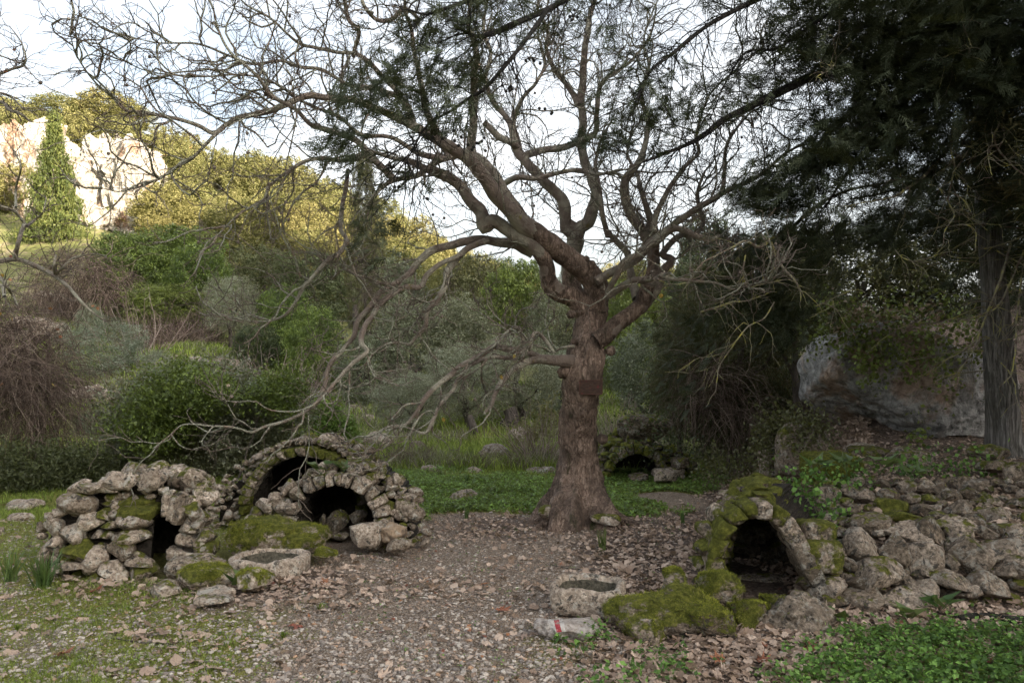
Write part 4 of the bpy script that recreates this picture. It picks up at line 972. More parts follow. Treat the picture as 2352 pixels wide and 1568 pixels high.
def simple_trunk(seed, h=1.0, r=.06, k=8, limbs=4):
    g = np.random.default_rng(seed); n = 9; s = np.linspace(0, 1, n)
    L = []
    p = np.c_[np.cumsum(g.normal(size=(n, 2)) * .025 * h, 0), s * h]; L.append(tube(p, r * (1 - .55 * s) + r * .5 * np.exp(-s * 12), k, .25, seed))
    for i in range(limbs):
        t0 = g.uniform(.35, .9); b = p[int(t0 * (n - 1))]; a = g.uniform(0, 6.28); m = 6; u = np.linspace(0, 1, m)[:, None]
        q = b + np.hstack([np.cos(a) * u * .45 * h, np.sin(a) * u * .45 * h, u * .45 * h]) + g.normal(size=(m, 3)) * .02 * h; q[0] = b
        L.append(tube(q, r * .45 * (1 - .7 * u[:, 0]), 6, .1, i))
    v, f = join(L); return mkmesh('trunk', v, f, MAT['bark'], True)
TM = [simple_trunk(i) for i in range(4)]

def tree(name, label, cat, x, Y, ytop, wpx, kind, group=None, ybot=None, trunk=True, rz=None, dz=0.0, sqd=1.0):
    """x, ytop, ybot, wpx: where its crown shows, Y: how far away it stands"""
    X = (x - 1176) * Y / F; g = float(hgt(X, Y)); zt = EYE - (ytop - HZ) * Y / F
    zb = EYE - (ybot - HZ) * Y / F if ybot is not None else g + .12 * (zt - g)
    zb = max(zb, g - .1)
    e = empty(name, (X, Y, g + dz)); tag(e, label, cat, group)
    rx = wpx * Y / F / 2; hz = max((zt - zb) / 2, .25)
    rz = random.uniform(0, 6.28) if rz is None else rz
    if trunk: obj('trunk', random.choice(TM), e, (0, 0, -.1), (0, 0, random.uniform(0, 6)), (max(rx, .5) * 1.3, max(rx, .5) * 1.3, (zb + zt) / 2 - g + .1))
    obj('crown', random.choice(CM[kind]), e, (0, 0, (zb + zt) / 2 - g), (0, 0, rz), (rx, rx * sqd, hz))
    return e

# ---- sunlit hillside: pines and scrub, then the two crags
def hillside():
    pts = []
    g = np.random.default_rng(5); tries = 0
    while len(pts) < 245 and tries < 9000:
        tries += 1
        Y = 47 + 45 * g.random() ** .8; x = g.uniform(-60, 1750); X = (x - 1176) * Y / F
        if 62 > Y > 44 and -60 < x < 350: continue
        if 68 > Y >= 62 and (165 < x < 330): continue
        if 52 > Y and x < 520 and x > 200: continue
        r = 2.7 + 1.6 * g.random() - (.9 if x > 900 else 0)
        if any((X - a) ** 2 + (Y - b) ** 2 < (r * .93) ** 2 for a, b in pts): continue
        pts.append((X, Y))
        u = g.random(); kd = 'pine' if u < .80 else ('pale' if u < .92 else 'rust')
        z = float(hgt(X, Y)); s = g.uniform(1.1, 2.7) * (.75 if x > 1000 else 1.0) * (.62 if kd != 'pine' else 1)
        e = empty({'pine': 'pine_tree', 'pale': 'scrub_bush', 'rust': 'scrub_bush'}[kd], (X, Y, z))
        tag(e, {'pine': 'round yellow green tree among many on the sunlit hillside behind', 'pale': 'pale olive toned bush among trees on the sunlit hillside', 'rust': 'rusty brown bush among trees on the sunlit hillside'}[kd],
            'tree' if kd == 'pine' else 'bush', {'pine': 'green trees on the sunlit hillside', 'pale': 'pale bushes on the sunlit hillside', 'rust': 'rusty bushes on the sunlit hillside'}[kd])
        obj('trunk', TM[0], e, (0, 0, -.2), (0, 0, 0), (1.2, 1.2, s * 1.1)); obj('crown', random.choice(CM[kd]), e, (0, 0, s * .9), (0, 0, g.uniform(0, 6)), (s * g.uniform(.95, 1.35), s * 1.15, s * g.uniform(.85, 1.4)))
    for x, yt, w, Y in [(130, 215, 120, 78), (235, 205, 140, 80), (300, 235, 110, 79)]:
        X = (x - 1176) * Y / F; z = float(hgt(X, Y)); zt = EYE - (yt - HZ) * Y / F; rx = w * Y / F / 2
        e = empty('pine_tree', (X, Y, z)); tag(e, {130: 'umbrella shaped pine on the ridge above the left crag', 235: 'tallest round headed pine on the ridge above the crags', 300: 'smaller pine on the ridge above the right crag'}[x], 'tree')
        obj('trunk', TM[1], e, (0, 0, -.2), (0, 0, 0), (3, 3, max(zt - z - .5, 1))); obj('crown', CM['pine'][1], e, (0, 0, zt - rx * .6 - z), (0, 0, x), (rx, rx, rx * .6))
    tree('conifer_tree', 'conical fir between the two pale crags, sunlit above and shaded below', 'tree', 124, 53, 262, 150, 'cone', None, 610)
    k = NT('pale_crag'); p = k.pos()
    n = k.noise(k.vscale(p, (1, 1, .45)), .55, 6, .65); m = k.noise(p, 2.2, 7, .72)
    c = k.ramp(m, [(.32, (.09, .075, .06)), (.42, (.42, .375, .32)), (.58, (.62, .58, .52))])
    c = k.mix(k.ramp(n, [(.54, 0.0), (.62, .8)]), c, k.ramp(m, [(.35, (.20, .10, .055)), (.65, (.48, .28, .16))]))
    c = k.mix(k.ramp(k.noise(p, 1.3, 6, .75), [(.60, 0.0), (.66, 1.0)]), c, (.12, .13, .04))
    MAT['crag'] = k.fin(c, k.bump(k.math('ADD', m, n), 1.0, .8), .95)
    v0, f0 = ico(6)
    for i, (x0, x1, yt, yb, Y, lab) in enumerate([(162, 338, 300, 600, 60, 'pale limestone crag with rusty streaks rising right of the conical fir'), (-150, 118, 268, 520, 62, 'pale limestone crag at the left edge of the hillside')]):
        a = P((x0 + x1) / 2, (yt + yb) / 2, Y); rx = (x1 - x0) / 2 * Y / F; rz_ = (yb - yt) / 2 * Y / F
        v = v0.copy(); v = np.sign(v) * np.abs(v) ** .62
        q = v * np.array([rx, 2.8, rz_]);
        dsp = 2.2 * fbm(q * np.array([.42, .42, .25]) + 40 * i, 3, 4) + 1.5 * np.abs(fbm(q * np.array([1.1, 1.1, .4]) + 9, 4, 4)) - .8 * np.abs(fbm(q * np.array([.7, .7, .25]) + 3, 6, 2)) + .45 * fbm(q * 3, 5, 3)
        q = q + unit(v) * dsp[:, None]; q[:, 1] += 2.4
        o = obj('rock_crag', mkmesh('rock_crag', q, f0, MAT['crag'], False), None, (a[0], a[1], a[2])); tag(o, lab, 'crag')
hillside()

def slope_trees():
    T = [
     ('bushy_tree', 'bright green bushy tree below the right crag, leftmost of the shaded greens', 'tree', 300, 36, 530, 170, 'green', 720), ('bushy_tree', 'broad green bushy tree in shade below the sunlit slope', 'tree', 400, 38, 515, 210, 'green', 700),
     ('bushy_tree', 'green bushy tree beside the grey olive on the left slope', 'tree', 462, 34, 560, 190, 'green', 760), ('bushy_tree', 'low green tree above the brown thicket', 'tree', 385, 32, 650, 180, 'green', 760), ('bushy_tree', 'small dark green tree at foot of the right crag', 'tree', 245, 42, 600, 90, 'green', 700),
     ('olive_tree', 'silvery grey olive standing on the left slope between green trees', 'tree', 530, 30, 630, 125, 'olive', 770),
     ('evergreen_tree', 'dull dark evergreen behind the silvery olive', 'tree', 610, 42, 570, 190, 'dark', 760), ('evergreen_tree', 'dark evergreen below the sunlit ridge, left of the tall dark cypress', 'tree', 720, 40, 580, 200, 'dark', 780),
     ('bushy_tree', 'fresh green tree above the pale canes', 'tree', 655, 27, 650, 150, 'green', 860), ('bushy_tree', 'tall green bushy tree left of the tall dark cypress', 'tree', 720, 24, 700, 130, 'green', 960), ('bushy_tree', 'low green bush behind the bare canes', 'bush', 590, 26, 740, 120, 'dark', 850),
     ('evergreen_tree', 'dusty green tree behind the tall dark cypress', 'tree', 900, 34, 590, 200, 'carob', 820), ('evergreen_tree', 'dusty green round tree right of the tall dark cypress', 'tree', 955, 24, 690, 250, 'carob', 960), ('evergreen_tree', 'dusty dark tree below the drooping limbs', 'tree', 850, 23, 760, 180, 'carob', 960),
     ('ivy_covered_tree', 'ivy covered tree behind the drooping limbs, lit at its top', 'tree', 1095, 34, 575, 190, 'dark', 800), ('ivy_covered_tree', 'ivy covered tree with bright leaves left of the plane trunk', 'tree', 1190, 30, 590, 190, 'green', 820), ('ivy_covered_tree', 'dusty tree close behind the plane trunk', 'tree', 1280, 28, 640, 150, 'carob', 850),
     ('evergreen_tree', 'dusty green tree below the ivy covered trees', 'tree', 1060, 25, 680, 190, 'carob', 900),
     ('olive_tree', 'grey olive in the meadow with crooked dark trunk', 'tree', 1075, 19, 790, 220, 'olive', 965), ('olive_tree', 'grey olive in the meadow with stout leaning trunk', 'tree', 1190, 20, 760, 230, 'olive', 960), ('olive_tree', 'low grey olive in the meadow under the drooping limbs', 'tree', 940, 18, 850, 200, 'olive', 985), ('olive_tree', 'grey olive right behind the wooden plaque', 'tree', 1290, 21, 800, 160, 'olive', 960),
     ('bushy_tree', 'leafy green tree right of the plane trunk', 'tree', 1445, 24, 640, 200, 'green', 900), ('evergreen_tree', 'dusty green tree right of the plane trunk above the small arch', 'tree', 1500, 17, 740, 210, 'carob', 960), ('evergreen_tree', 'dark evergreen beyond the fork of the plane tree', 'tree', 1600, 26, 600, 240, 'dark', 900), ('evergreen_tree', 'dusty evergreen between trunk and dark grove', 'tree', 1400, 30, 700, 160, 'carob', 900),
     ('evergreen_tree', 'far dark evergreen showing against the sky right of the crown', 'tree', 1620, 34, 470, 160, 'dark', 800), ('evergreen_tree', 'far evergreen against the sky above the ivy grove', 'tree', 1780, 34, 520, 240, 'dark', 800), ('evergreen_tree', 'ivy hung tree above the grey boulder', 'tree', 1960, 15.5, 520, 380, 'dark', 820), ('evergreen_tree', 'ivy hung tree close to the big cypress trunk', 'tree', 2160, 15, 540, 330, 'dark', 800), ('evergreen_tree', 'dark tree at the right edge behind the cypress trunk', 'tree', 2380, 14, 380, 380, 'dark', 900),
     ('evergreen_tree', 'dark bush in the shade left of the grey boulder', 'bush', 1800, 13.5, 690, 330, 'dark', 960), ('evergreen_tree', 'dark shrub over the small arch', 'bush', 1620, 13, 760, 240, 'dark', 1030), ('evergreen_tree', 'dark shrub beside the leaf covered slope', 'bush', 1730, 12, 840, 200, 'cyp', 1050), ('cypress_tree', 'young cypress with feathery drooping sprays over the dark hollow', 'tree', 1690, 12.2, 560, 330, 'cyp', 960), ('cypress_tree', 'feathery cypress bough hanging over the boulder', 'tree', 1830, 11.5, 590, 260, 'cyp', 800), ('cypress_tree', 'thin cypress right of the small arch', 'tree', 1560, 12.0, 690, 150, 'cyp', 1010),
     ('olive_shrub', 'round grey green broom like shrub on the left terrace', 'bush', 235, 24, 735, 190, 'olive', 870), ('olive_shrub', 'small grey shrub peeking above the round grey shrub', 'bush', 205, 27, 700, 80, 'olive', 780), ('olive_shrub', 'low grey bush in the left meadow below the rubble wall', 'bush', 215, 18, 940, 110, 'olive', 1010), ('olive_shrub', 'grey bush right of the round grey shrub', 'bush', 365, 23, 800, 90, 'olive', 880)]
    for nm, lab, cat, x, Y, yt, w, kd, yb in T:
        tree(nm, lab, cat, x, Y, yt, w, kd, None, yb, trunk=(cat == 'tree'), sqd=.8)
    tree('cypress_tree', 'tall dark conifer with layered boughs standing in mid distance left of the plane tree', 'tree', 835, 27, 365, 84, 'column', None, 800)
    # crooked visible olive trunks
    for x, y0, y1, Y, w, lab, nm in [(1078, 1048, 955, 18, 26, None, None), (1165, 1018, 940, 19.2, 46, None, None), (815, 935, 700, 26.5, 16, None, None)]:
        a = P(x, y0, Y); b = P(x + 6, y1, Y); n = 9; s = np.linspace(0, 1, n)[:, None]; q = a * (1 - s) + b * s + np.c_[.07 * np.sin(s * 7 + x), .05 * np.cos(s * 5), 0 * s]
        r = w / 2 * Y / F * (1 - .35 * s[:, 0]); r[0] *= 1.5; r[1] *= 1.2
        par = [o for o in COL.objects if o.parent is None and o.get('label', '').startswith({1078: 'grey olive in the meadow with crooked', 1165: 'grey olive in the meadow with stout', 815: 'tall dark conifer with layered'}[x])][0]
        v, f = tube(q - np.array(par.location), r, 14, .35, x); obj('stem', mkmesh('stem', v, f, MAT['bark'], True), par)
slope_trees()

# ---- close shrubs with their own leaves
def shrub(label, blobs, Y, mat, n, leaf, asp, seed, stems=8, sig=.07, droop=0.0, name='leafy_shrub'):
    g = np.random.default_rng(seed); bx = [P(x, y, Y + dy) for x, y, w, h, dy in blobs]
    X0 = np.mean([b[0] for b in bx]); z0 = float(hgt(X0, Y)); e = empty(name, (X0, Y, z0)); tag(e, label, 'bush')
    tot = sum(w * h for _, _, w, h, _ in blobs); V = []; Rr = []; off = np.array([X0, Y, z0]); tips = []
    for (x, y, w, h, dy), c in zip(blobs, bx):
        nc = max(10, int(n / 30 * w * h / tot)); s = (Y + dy) / F
        d = unit(g.normal(size=(nc, 3))); d = d * (1 + .3 * fbm(d * 2 + seed + x, 3, 3))[:, None] * (.35 + .68 * g.random((nc, 1)) ** .6)
        cc = c + d * np.array([w / 2 * s, w / 2 * s * .7, h / 2 * s]); tips.append(cc)
        p = cc[:, None, :] + g.normal(size=(nc, 30, 3)) * sig * g.uniform(.6, 1.4, (nc, 1, 1)); V.append(p.reshape(-1, 3)); Rr.append(np.repeat(g.random(nc), 30))
    p = np.vstack(V); p = p[p[:, 2] > hgt(p[:, 0], p[:, 1]) + .01] if len(p) else p
    rr = np.concatenate(Rr)[:len(p)] * .4 + g.random(len(p)) * .6
    v, f, r = leafquads(p - off, g.uniform(.6, 1.3, len(p)) * leaf, asp, .5, seed, rr, droop, True)
    o = obj('foliage', mkmesh('foliage', v, f, mat, False, {'rnd': r}), e); o['kind'] = 'stuff'
    tips = np.vstack(tips)
    for i in range(stems):
        t = tips[g.integers(len(tips))]; b = np.array([X0 + (t[0] - X0) * .45 + g.normal() * .05, Y + g.normal() * .1, 0]); b[2] = float(hgt(b[0], b[1])) - .02
        s = np.linspace(0, 1, 8)[:, None]; q = b * (1 - s) + t * s + g.normal(size=(8, 3)) * .02; q[0] = b
        v, f = tube(q - off, .016 * (1 - .7 * s[:, 0]), 6, .2, i); obj('stem', mkmesh('stem', v, f, MAT['bark'], True), e)
    return e
shrub('large dense dark green shrub with thin stems behind the low kiln', [(470, 930, 300, 200, 0), (330, 960, 200, 180, .1), (600, 960, 240, 170, .3), (430, 1020, 330, 140, 0), (560, 1030, 220, 110, .2), (330, 1050, 180, 110, 0), (400, 880, 130, 90, .2)], 11.4, MAT['leaf_carob'], 60000, .045, .55, 3, 14, .09)
shrub('glossy bright green leaves of a shrub in front of the dense dark shrub', [(420, 900, 230, 130, -.4), (350, 980, 160, 120, -.4), (640, 900, 150, 90, 0)], 11.0, MAT['leaf_green'], 15000, .042, .6, 4, 3, .09)
shrub('low dark bush at the left edge behind the pale rocks', [(70, 1075, 260, 120, 0), (180, 1080, 150, 110, .2), (20, 1110, 150, 90, -.2), (230, 1110, 100, 90, .4), (270, 1120, 120, 70, .9)], 10.3, MAT['leaf_dark'], 22000, .04, .45, 5, 6, .08)
shrub('yellow green sapling tops in the meadow right of the dense shrub', [(740, 960, 90, 70, 0), (780, 990, 80, 60, 0)], 14.5, MAT['leaf_nettle'], 3500, .07, .4, 6, 4, .09)
shrub('yellow leaved low bush between the meadow olives and plane trunk', [(1250, 965, 90, 90, 0), (1225, 1000, 70, 40, 0)], 14.0, MAT['leaf_pale'], 800, .06, .5, 16, 4, .1)

# ---- bare thickets and canes
def canes(label, x0, x1, ybot, ytop, Y, n, mat, seed, hang=False, name='bare_thicket', wig=.16, r=.006, dep=1.0, seg=9):
    g = np.random.default_rng(seed); Xa, Xb = (x0 - 1176) * Y / F, (x1 - 1176) * Y / F; Xc = (Xa + Xb) / 2; zt = EYE - (ytop - HZ) * Y / F
    zg = float(hgt(Xc, Y)); e = empty(name, (Xc, Y, zg)); tag(e, label, 'thicket')
    X = g.uniform(Xa, Xb, n); YY = Y + g.uniform(-.5, .5, n) * dep; H = zt - zg
    if hang:
        t = (X - Xa) / (Xb - Xa); st = np.stack([X, YY, zg + H * np.sqrt(np.clip(1 - ((t - .35) / .75) ** 2, .1, 1)) * g.uniform(.5, 1.0, n)], -1); D = unit(g.normal(size=(n, 3)) * .5 + np.array([0, 0, .1])); L = H * g.uniform(.25, .8, n); up = -.35
    else:
        st = np.stack([Xc + (X - Xc) * .7, YY, hgt(X, YY)], -1); D = unit(np.stack([(X - Xc) / (Xb - Xa) * 1.3, g.normal(size=n) * .3, np.ones(n)], -1) + g.normal(size=(n, 3)) * .22); L = H * g.uniform(.35, 1.0, n); up = .02
    p = np.zeros((n, seg, 3)); p[:, 0] = st
    for k_ in range(1, seg):
        D = unit(D + g.normal(size=(n, 3)) * wig + np.array([0, 0, up * (.5 + k_ / seg)])); p[:, k_] = p[:, k_ - 1] + D * (L / (seg - 1))[:, None]
    p[..., 2] = np.maximum(p[..., 2], hgt(p[..., 0], p[..., 1]) + .01)
    off = np.array([Xc, Y, zg]); a = [twigs(p - off, np.full(n, r), np.full(n, r * .35), 3)]
    L2, _ = sprout([(q, .003) for q in p], H * .16, (H * .06, H * .2), 4, .25, (.4, 1.1), 0, None, None, False, seed); a.append(twigs(L2 - off, np.full(len(L2), r * .45), np.full(len(L2), r * .3), 3))
    v, f = join(a); rr = np.concatenate([np.repeat(g.random(n), seg * 3), np.repeat(g.random(len(L2)), 12)])
    o = obj('stems', mkmesh('stems', v, f, mat, True, {'rnd': rr}), e); o['kind'] = 'stuff'
    return e
canes('brown bare creeper hanging in a dense mass at the left edge', -70, 150, 1020, 690, 11.5, 1000, MAT['vine'], 1, True, 'creeper_mass', .28, .005, 1.2, 9)
canes('second brown creeper curtain lower at the left edge', -40, 120, 1060, 800, 10.8, 500, MAT['vine'], 2, True, 'creeper_mass', .28, .004, .8, 10)
canes('brown leafless thicket on the slope left of the green bushy trees', 120, 300, 760, 580, 33, 450, MAT['vine'], 3, True, 'bare_thicket', .3, .014, 4, 9)
canes('brown leafless undergrowth below the green bushy trees', 270, 520, 790, 690, 30, 560, MAT['vine'], 4, False, 'bare_thicket', .3, .012, 3, 8)
canes('grey brown thicket against foot of the left terrace', 90, 240, 700, 600, 36, 350, MAT['vine'], 14, False, 'bare_thicket', .3, .014, 3, 8)
canes('pinkish bare canes fanning up left of the drooping limbs', 540, 710, 930, 780, 19, 260, MAT['cane'], 5, False, 'bare_thicket', .10, .009, 1.5, 8)
canes('pale leafless sapling on the left terrace edge', 270, 400, 800, 640, 26, 26, MAT['cane'], 6, False, 'bare_sapling', .12, .018, .5, 8)
canes('leafless pinkish shrub just left of the plane trunk', 1180, 1290, 1070, 890, 13, 130, MAT['cane'], 7, False, 'bare_thicket', .16, .005, 1, 8)
canes('leafless pinkish shrub just right of the plane trunk', 1375, 1470, 1090, 870, 13, 150, MAT['cane'], 8, False, 'bare_thicket', .16, .005, 1, 8)
canes('thin bare stems hanging in the dark hollow beside the leaf slope', 1560, 1720, 1090, 800, 11.6, 420, MAT['vine'], 9, True, 'bare_thicket', .2, .004, 1, 9)
canes('bare brown brush in the meadow beyond the arches', 880, 1010, 1080, 1000, 13, 200, MAT['vine'], 10, False, 'bare_thicket', .25, .004, 1, 8)
canes('bare brushwood at the meadow edge beyond the three pale rocks', 1010, 1250, 1085, 1035, 12.6, 420, MAT['vine'], 11, False, 'bare_thicket', .25, .0035, .8, 8)
canes('grey brush beyond the wide arch', 640, 890, 1090, 1010, 12.6, 420, MAT['vine'], 12, False, 'bare_thicket', .25, .0035, .8, 8)

#@@PART4
# ------------------------------------------------------------------ big cypress on the right, its boughs over the scene
def spraymesh():
    """one feathery spray along +x, thin quads"""
    g = np.random.default_rng(3); V = []
    def seg(a, b, w): d = unit(b - a); s = unit(np.cross(d, np.array([.1, .2, 1.]))) * w; V.append([a - s, a + s, b])
    ax = np.array([[t, .06 * math.sin(t * 5), -.22 * t * t] for t in np.linspace(0, 1, 4)])
    for i in range(3): seg(ax[i], ax[i + 1], .022)
    for i in range(14):
        t = .08 + .9 * i / 14; b = np.array([t, .06 * math.sin(t * 5), -.22 * t * t]); sd = 1 if i % 2 else -1; L = (.50 - .30 * t) * g.uniform(.7, 1.2)
        e = b + L * np.array([.78, sd * .62, g.uniform(-.35, .2)]); seg(b, e, .024)
        for q in (.38, .72):
            m = b + (e - b) * q
            for sg in (1, -1): seg(m, m + .19 * np.array([.8 if sg == 1 else .45, sd * .6 * (1 if sg == 1 else -.2), g.uniform(-.3, .3)]), .021)
    return np.array(V).reshape(-1, 3)
SPRAY = spraymesh()
def sprays(pos, size, dirs, seed):
    g = np.random.default_rng(seed); N = len(pos); d = unit(dirs); up = unit(np.array([0, 0, 1.]) + g.normal(size=(N, 3)) * .5); s = unit(np.cross(up, d)); u = np.cross(d, s)
    M = np.stack([d, s, u], 2) * np.broadcast_to(size, (N,))[:, None, None]
    v = np.einsum('nij,kj->nki', M, SPRAY) + pos[:, None, :]
    f = np.arange(N * len(SPRAY)).reshape(-1, 3)
    r = np.repeat(g.random(N), len(SPRAY)) * .65 + np.repeat(g.random(N * len(SPRAY) // 3), 3) * .35
    return v.reshape(-1, 3), f, r

def cypress():
    tp = [7, (2225, 1520, 150), (2222, 1440, 128), (2215, 1360, 102), (2210, 1250, 92), (2200, 1050, 87), (2190, 850, 83), (2178, 620, 77), (2160, 400, 70), (2140, 180, 64), (2125, 0, 60), 6, (2110, 1500, 56), (2098, 1200, 52), (2090, 900, 46), (2088, 600, 42), (2095, 300, 36), (2110, 0, 32), (2120, -500, 24), (2130, -1100, 12)]
    Y = 8.5; q = catmull(limbpts(tp, Y, Y + .2), .05); base = q[0, :3].copy(); base[2] = float(hgt(base[0], base[1]))
    e = empty('cypress_tree', base); tag(e, 'old cypress at right with straight grey trunk and dark boughs over the plane tree', 'tree'); off = base
    def lump(p, th, rr):
        z = p[:, 2:3]; T = th[None, :]
        return rr * (1 + .07 * np.sin(T * 7 + z * .8) + .05 * np.sin(T * 13 + z * 1.7) + .10 * np.exp(-np.maximum(z - .7, 0) * 3) * np.sin(T * 5))
    v, f = tube(q[:, :3] - off, q[:, 3], 40, 0, 0, lump); obj('trunk', mkmesh('trunk', v, f, MAT['cypbark']), e)
    B = [
     ([6, (2100, 260, 34), (1800, 330, 30), (1400, 400, 29), (1200, 440, 29), (1000, 490, 28), (850, 560, 27), (650, 660, 24), (480, 740, 20), (350, 840, 17), (250, 900, 13), (100, 960, 10), (-20, 1010, 7)], 8.3, 6.2),
     ([6, (2090, 420, 20), (1760, 620, 17), (1550, 800, 14), (1350, 950, 12), (1220, 1110, 10), (1100, 1300, 7)], 8.3, 7.2),
     ([6, (2050, 540, 13), (1850, 600, 12), (1600, 680, 9), (1400, 730, 6)], 8.2, 7.4),
     ([6, (2100, -150, 30), (1500, -160, 24), (900, -80, 20), (430, 120, 14), (150, 330, 12), (0, 450, 9), 4, (1950, 640, 6)], 8.2, 5.9),
     ([6, (2100, -350, 30), (1200, -420, 24), (300, -260, 20), 4, (1650, -60, 19), (1400, 60, 19), (1190, 150, 18), (1080, 200, 16), (960, 228, 12), (860, 190, 8)], 8.2, 5.4),
     ([4, (1400, 60, 14), (1200, 330, 13), (1000, 560, 13), (930, 600, 11), (800, 690, 9), (640, 790, 7), (540, 960, 5), (450, 1090, 4)], 5.6, 5.3),
     ([4, (1390, -120, 18), (1100, -60, 16), (800, 40, 13), (640, 90, 9), (520, 60, 6)], 5.9, 5.5),
     ([6, (1500, -140, 14), (1100, 100, 11), (800, 300, 9), (600, 330, 7), (450, 560, 5)], 7.5, 6.4),
     ([6, (2080, 900, 14), (1850, 1050, 11), (1500, 1200, 8), (1250, 1250, 5)], 8.5, 8.2)]
    P1 = []
    for k_, (seq, Y0, Y1) in enumerate(B):
        b = catmull(limbpts(seq, Y0, Y1), .05); v, f = tube(b[:, :3] - off, b[:, 3], 10, .2, k_); obj('branch', mkmesh('branch', v, f, MAT['darkbranch']), e); P1.append((b[len(b) // 4:, :3], .01))
    # pale lichened dead branches
    Dd = [
     ([6, (2150, 640, 10), (2030, 760, 12), (1910, 870, 13), (1850, 960, 13), (1780, 1040, 12), (1700, 1120, 11), (1600, 1190, 10), (1540, 1230, 8), (1400, 1260, 5), (1240, 1290, 4)], 8.4, 7.0),
     ([6, (1800, 1000, 10), (1600, 1120, 9), (1300, 1180, 10), (1150, 1230, 11), (1050, 1290, 12), (970, 1350, 13), (880, 1430, 13), (760, 1500, 13), (680, 1550, 12), 7, (600, 100, 10), (500, 150, 8), (330, 240, 6), (240, 360, 4)], 8.3, 6.9),
     ([6, (2160, 640, 7), (2165, 700, 8), (2190, 780, 8), (2158, 860, 7), (2200, 960, 7), (2300, 1060, 6), (2400, 1120, 5)], 7.4, 7.0), ([6, (2190, 780, 7), (2222, 830, 6), (2200, 900, 5), (2120, 930, 4), (2140, 1080, 4)], 7.2, 6.9),
     ([7, (760, 110, 8), (800, 230, 9), (900, 340, 8), (940, 400, 7), (945, 460, 4)], 7.0, 6.8), ([7, (600, 190, 6), (588, 320, 6), (612, 390, 6), (700, 370, 5), (850, 340, 3)], 7.1, 6.9),
     ([7, (780, 480, 5), (720, 580, 5), (640, 622, 5), (598, 650, 5), (520, 760, 5), (440, 880, 4), (415, 990, 2)], 7.0, 6.8), ([7, (320, 545, 9), (400, 522, 8), (520, 480, 7), (620, 470, 5), (760, 420, 4)], 7.1, 6.8),
     ([6, (1900, 760, 6), (1890, 950, 6), (1910, 1050, 6), (1870, 1250, 5), (1910, 1350, 5), (1850, 1440, 4), (1840, 1520, 3)], 7.6, 7.2), ([6, (1990, 740, 6), (2022, 880, 6), (1985, 960, 5), (1900, 1080, 4)], 7.6, 7.3),
     ([6, (1870, 1200, 5), (1960, 1250, 5), (2010, 1320, 4)], 7.4, 7.2), ([6, (1880, 1420, 5), (1980, 1410, 5), (2040, 1450, 5), (2045, 1568, 4)], 7.4, 7.2), ([6, (1180, 0, 6), (1185, 180, 6), (1150, 260, 5), (1160, 400, 5), (1040, 490, 4)], 6.9, 6.6),
     ([6, (2140, 60, 8), (2100, 120, 7), (1970, 290, 6), (1870, 350, 4)], 7.2, 6.9), ([6, (1960, 60, 5), (1970, 200, 5), (1980, 300, 3)], 7.0, 6.9),
     ([7, (2260, 120, 9), (2200, 330, 8), (2080, 640, 7), (2040, 760, 5), (1950, 900, 3)], 8.0, 7.5), ([7, (2346, 160, 7), (2200, 480, 7), (2080, 560, 5), (1930, 610, 4)], 7.8, 7.4), ([7, (2330, 330, 7), (2300, 600, 6), (2280, 900, 5), (2220, 990, 4)], 7.8, 7.5), ([7, (2370, 60, 7), (2240, 110, 6), (2100, 150, 5)], 8.0, 7.8),
     ([7, (1540, 160, 5), (1600, 215, 5), (1700, 235, 4), (1800, 225, 3)], 7.3, 7.0), ([7, (1040, 510, 4), (1150, 460, 4), (1265, 410, 2)], 7.0, 6.9)]
    PD = []
    for k_, (seq, Y0, Y1) in enumerate(Dd):
        b = catmull(limbpts(seq, Y0, Y1), .04); b[:, :3] += .012 * np.stack([fbm(b[:, :3] * 6 + s, 3, 2) for s in (0, 7, 15)], -1); v, f = tube(b[:, :3] - off, b[:, 3] * .85, 7, .25, k_); obj('dead_branch', mkmesh('dead_branch', v, f, MAT['lichtwig']), e); PD.append((b[:, :3], .006))
    T1, _ = sprout(PD, .10, (.15, .7), 8, .22, (.4, 1.1), -.05, None, None, True, 21)
    # bare lower boughs around the trunk
    trk = [(q[(q[:, 2] > 1.2) & (q[:, 2] < 5.0), :3], .05)]
    T0, _ = sprout(trk, .045, (.8, 1.9), 9, .14, (1.0, 1.5), -.10, None, None, False, 22)
    T0 = T0[(T0[:, -1, 1] < 9.3)]
    T2, _ = sprout([(p, .004) for p in np.concatenate([T0, T1[::2, [0, 1, 2, 3, 4, 5, 6, 7, 7]]])], .16, (.1, .45), 6, .22, (.4, 1.1), -.08, None, None, False, 23)
    a = [twigs(T1 - off, np.full(len(T1), .0042), np.full(len(T1), .0018), 3), twigs(T0 - off, np.full(len(T0), .009), np.full(len(T0), .003), 4), twigs(T2 - off, np.full(len(T2), .0024), np.full(len(T2), .0014), 3)]
    v, f = join(a); obj('dead_twigs', mkmesh('dead_twigs', v, f, MAT['lichtwig']), e)['kind'] = 'stuff'
    # dark hanging twigs below the boughs
    D1, _ = sprout(P1, .045, (.3, 1.1), 9, .16, (.7, 1.4), -.09, None, None, True, 24); D2, _ = sprout([(p, .003) for p in D1], .10, (.10, .38), 6, .2, (.4, 1.1), -.06, None, None, True, 25)
    v, f = join([twigs(D1 - off, np.full(len(D1), .0052), np.full(len(D1), .002), 3), twigs(D2 - off, np.full(len(D2), .0024), np.full(len(D2), .0014), 3)])
    obj('twigs', mkmesh('twigs', v, f, MAT['darkbranch']), e)['kind'] = 'stuff'
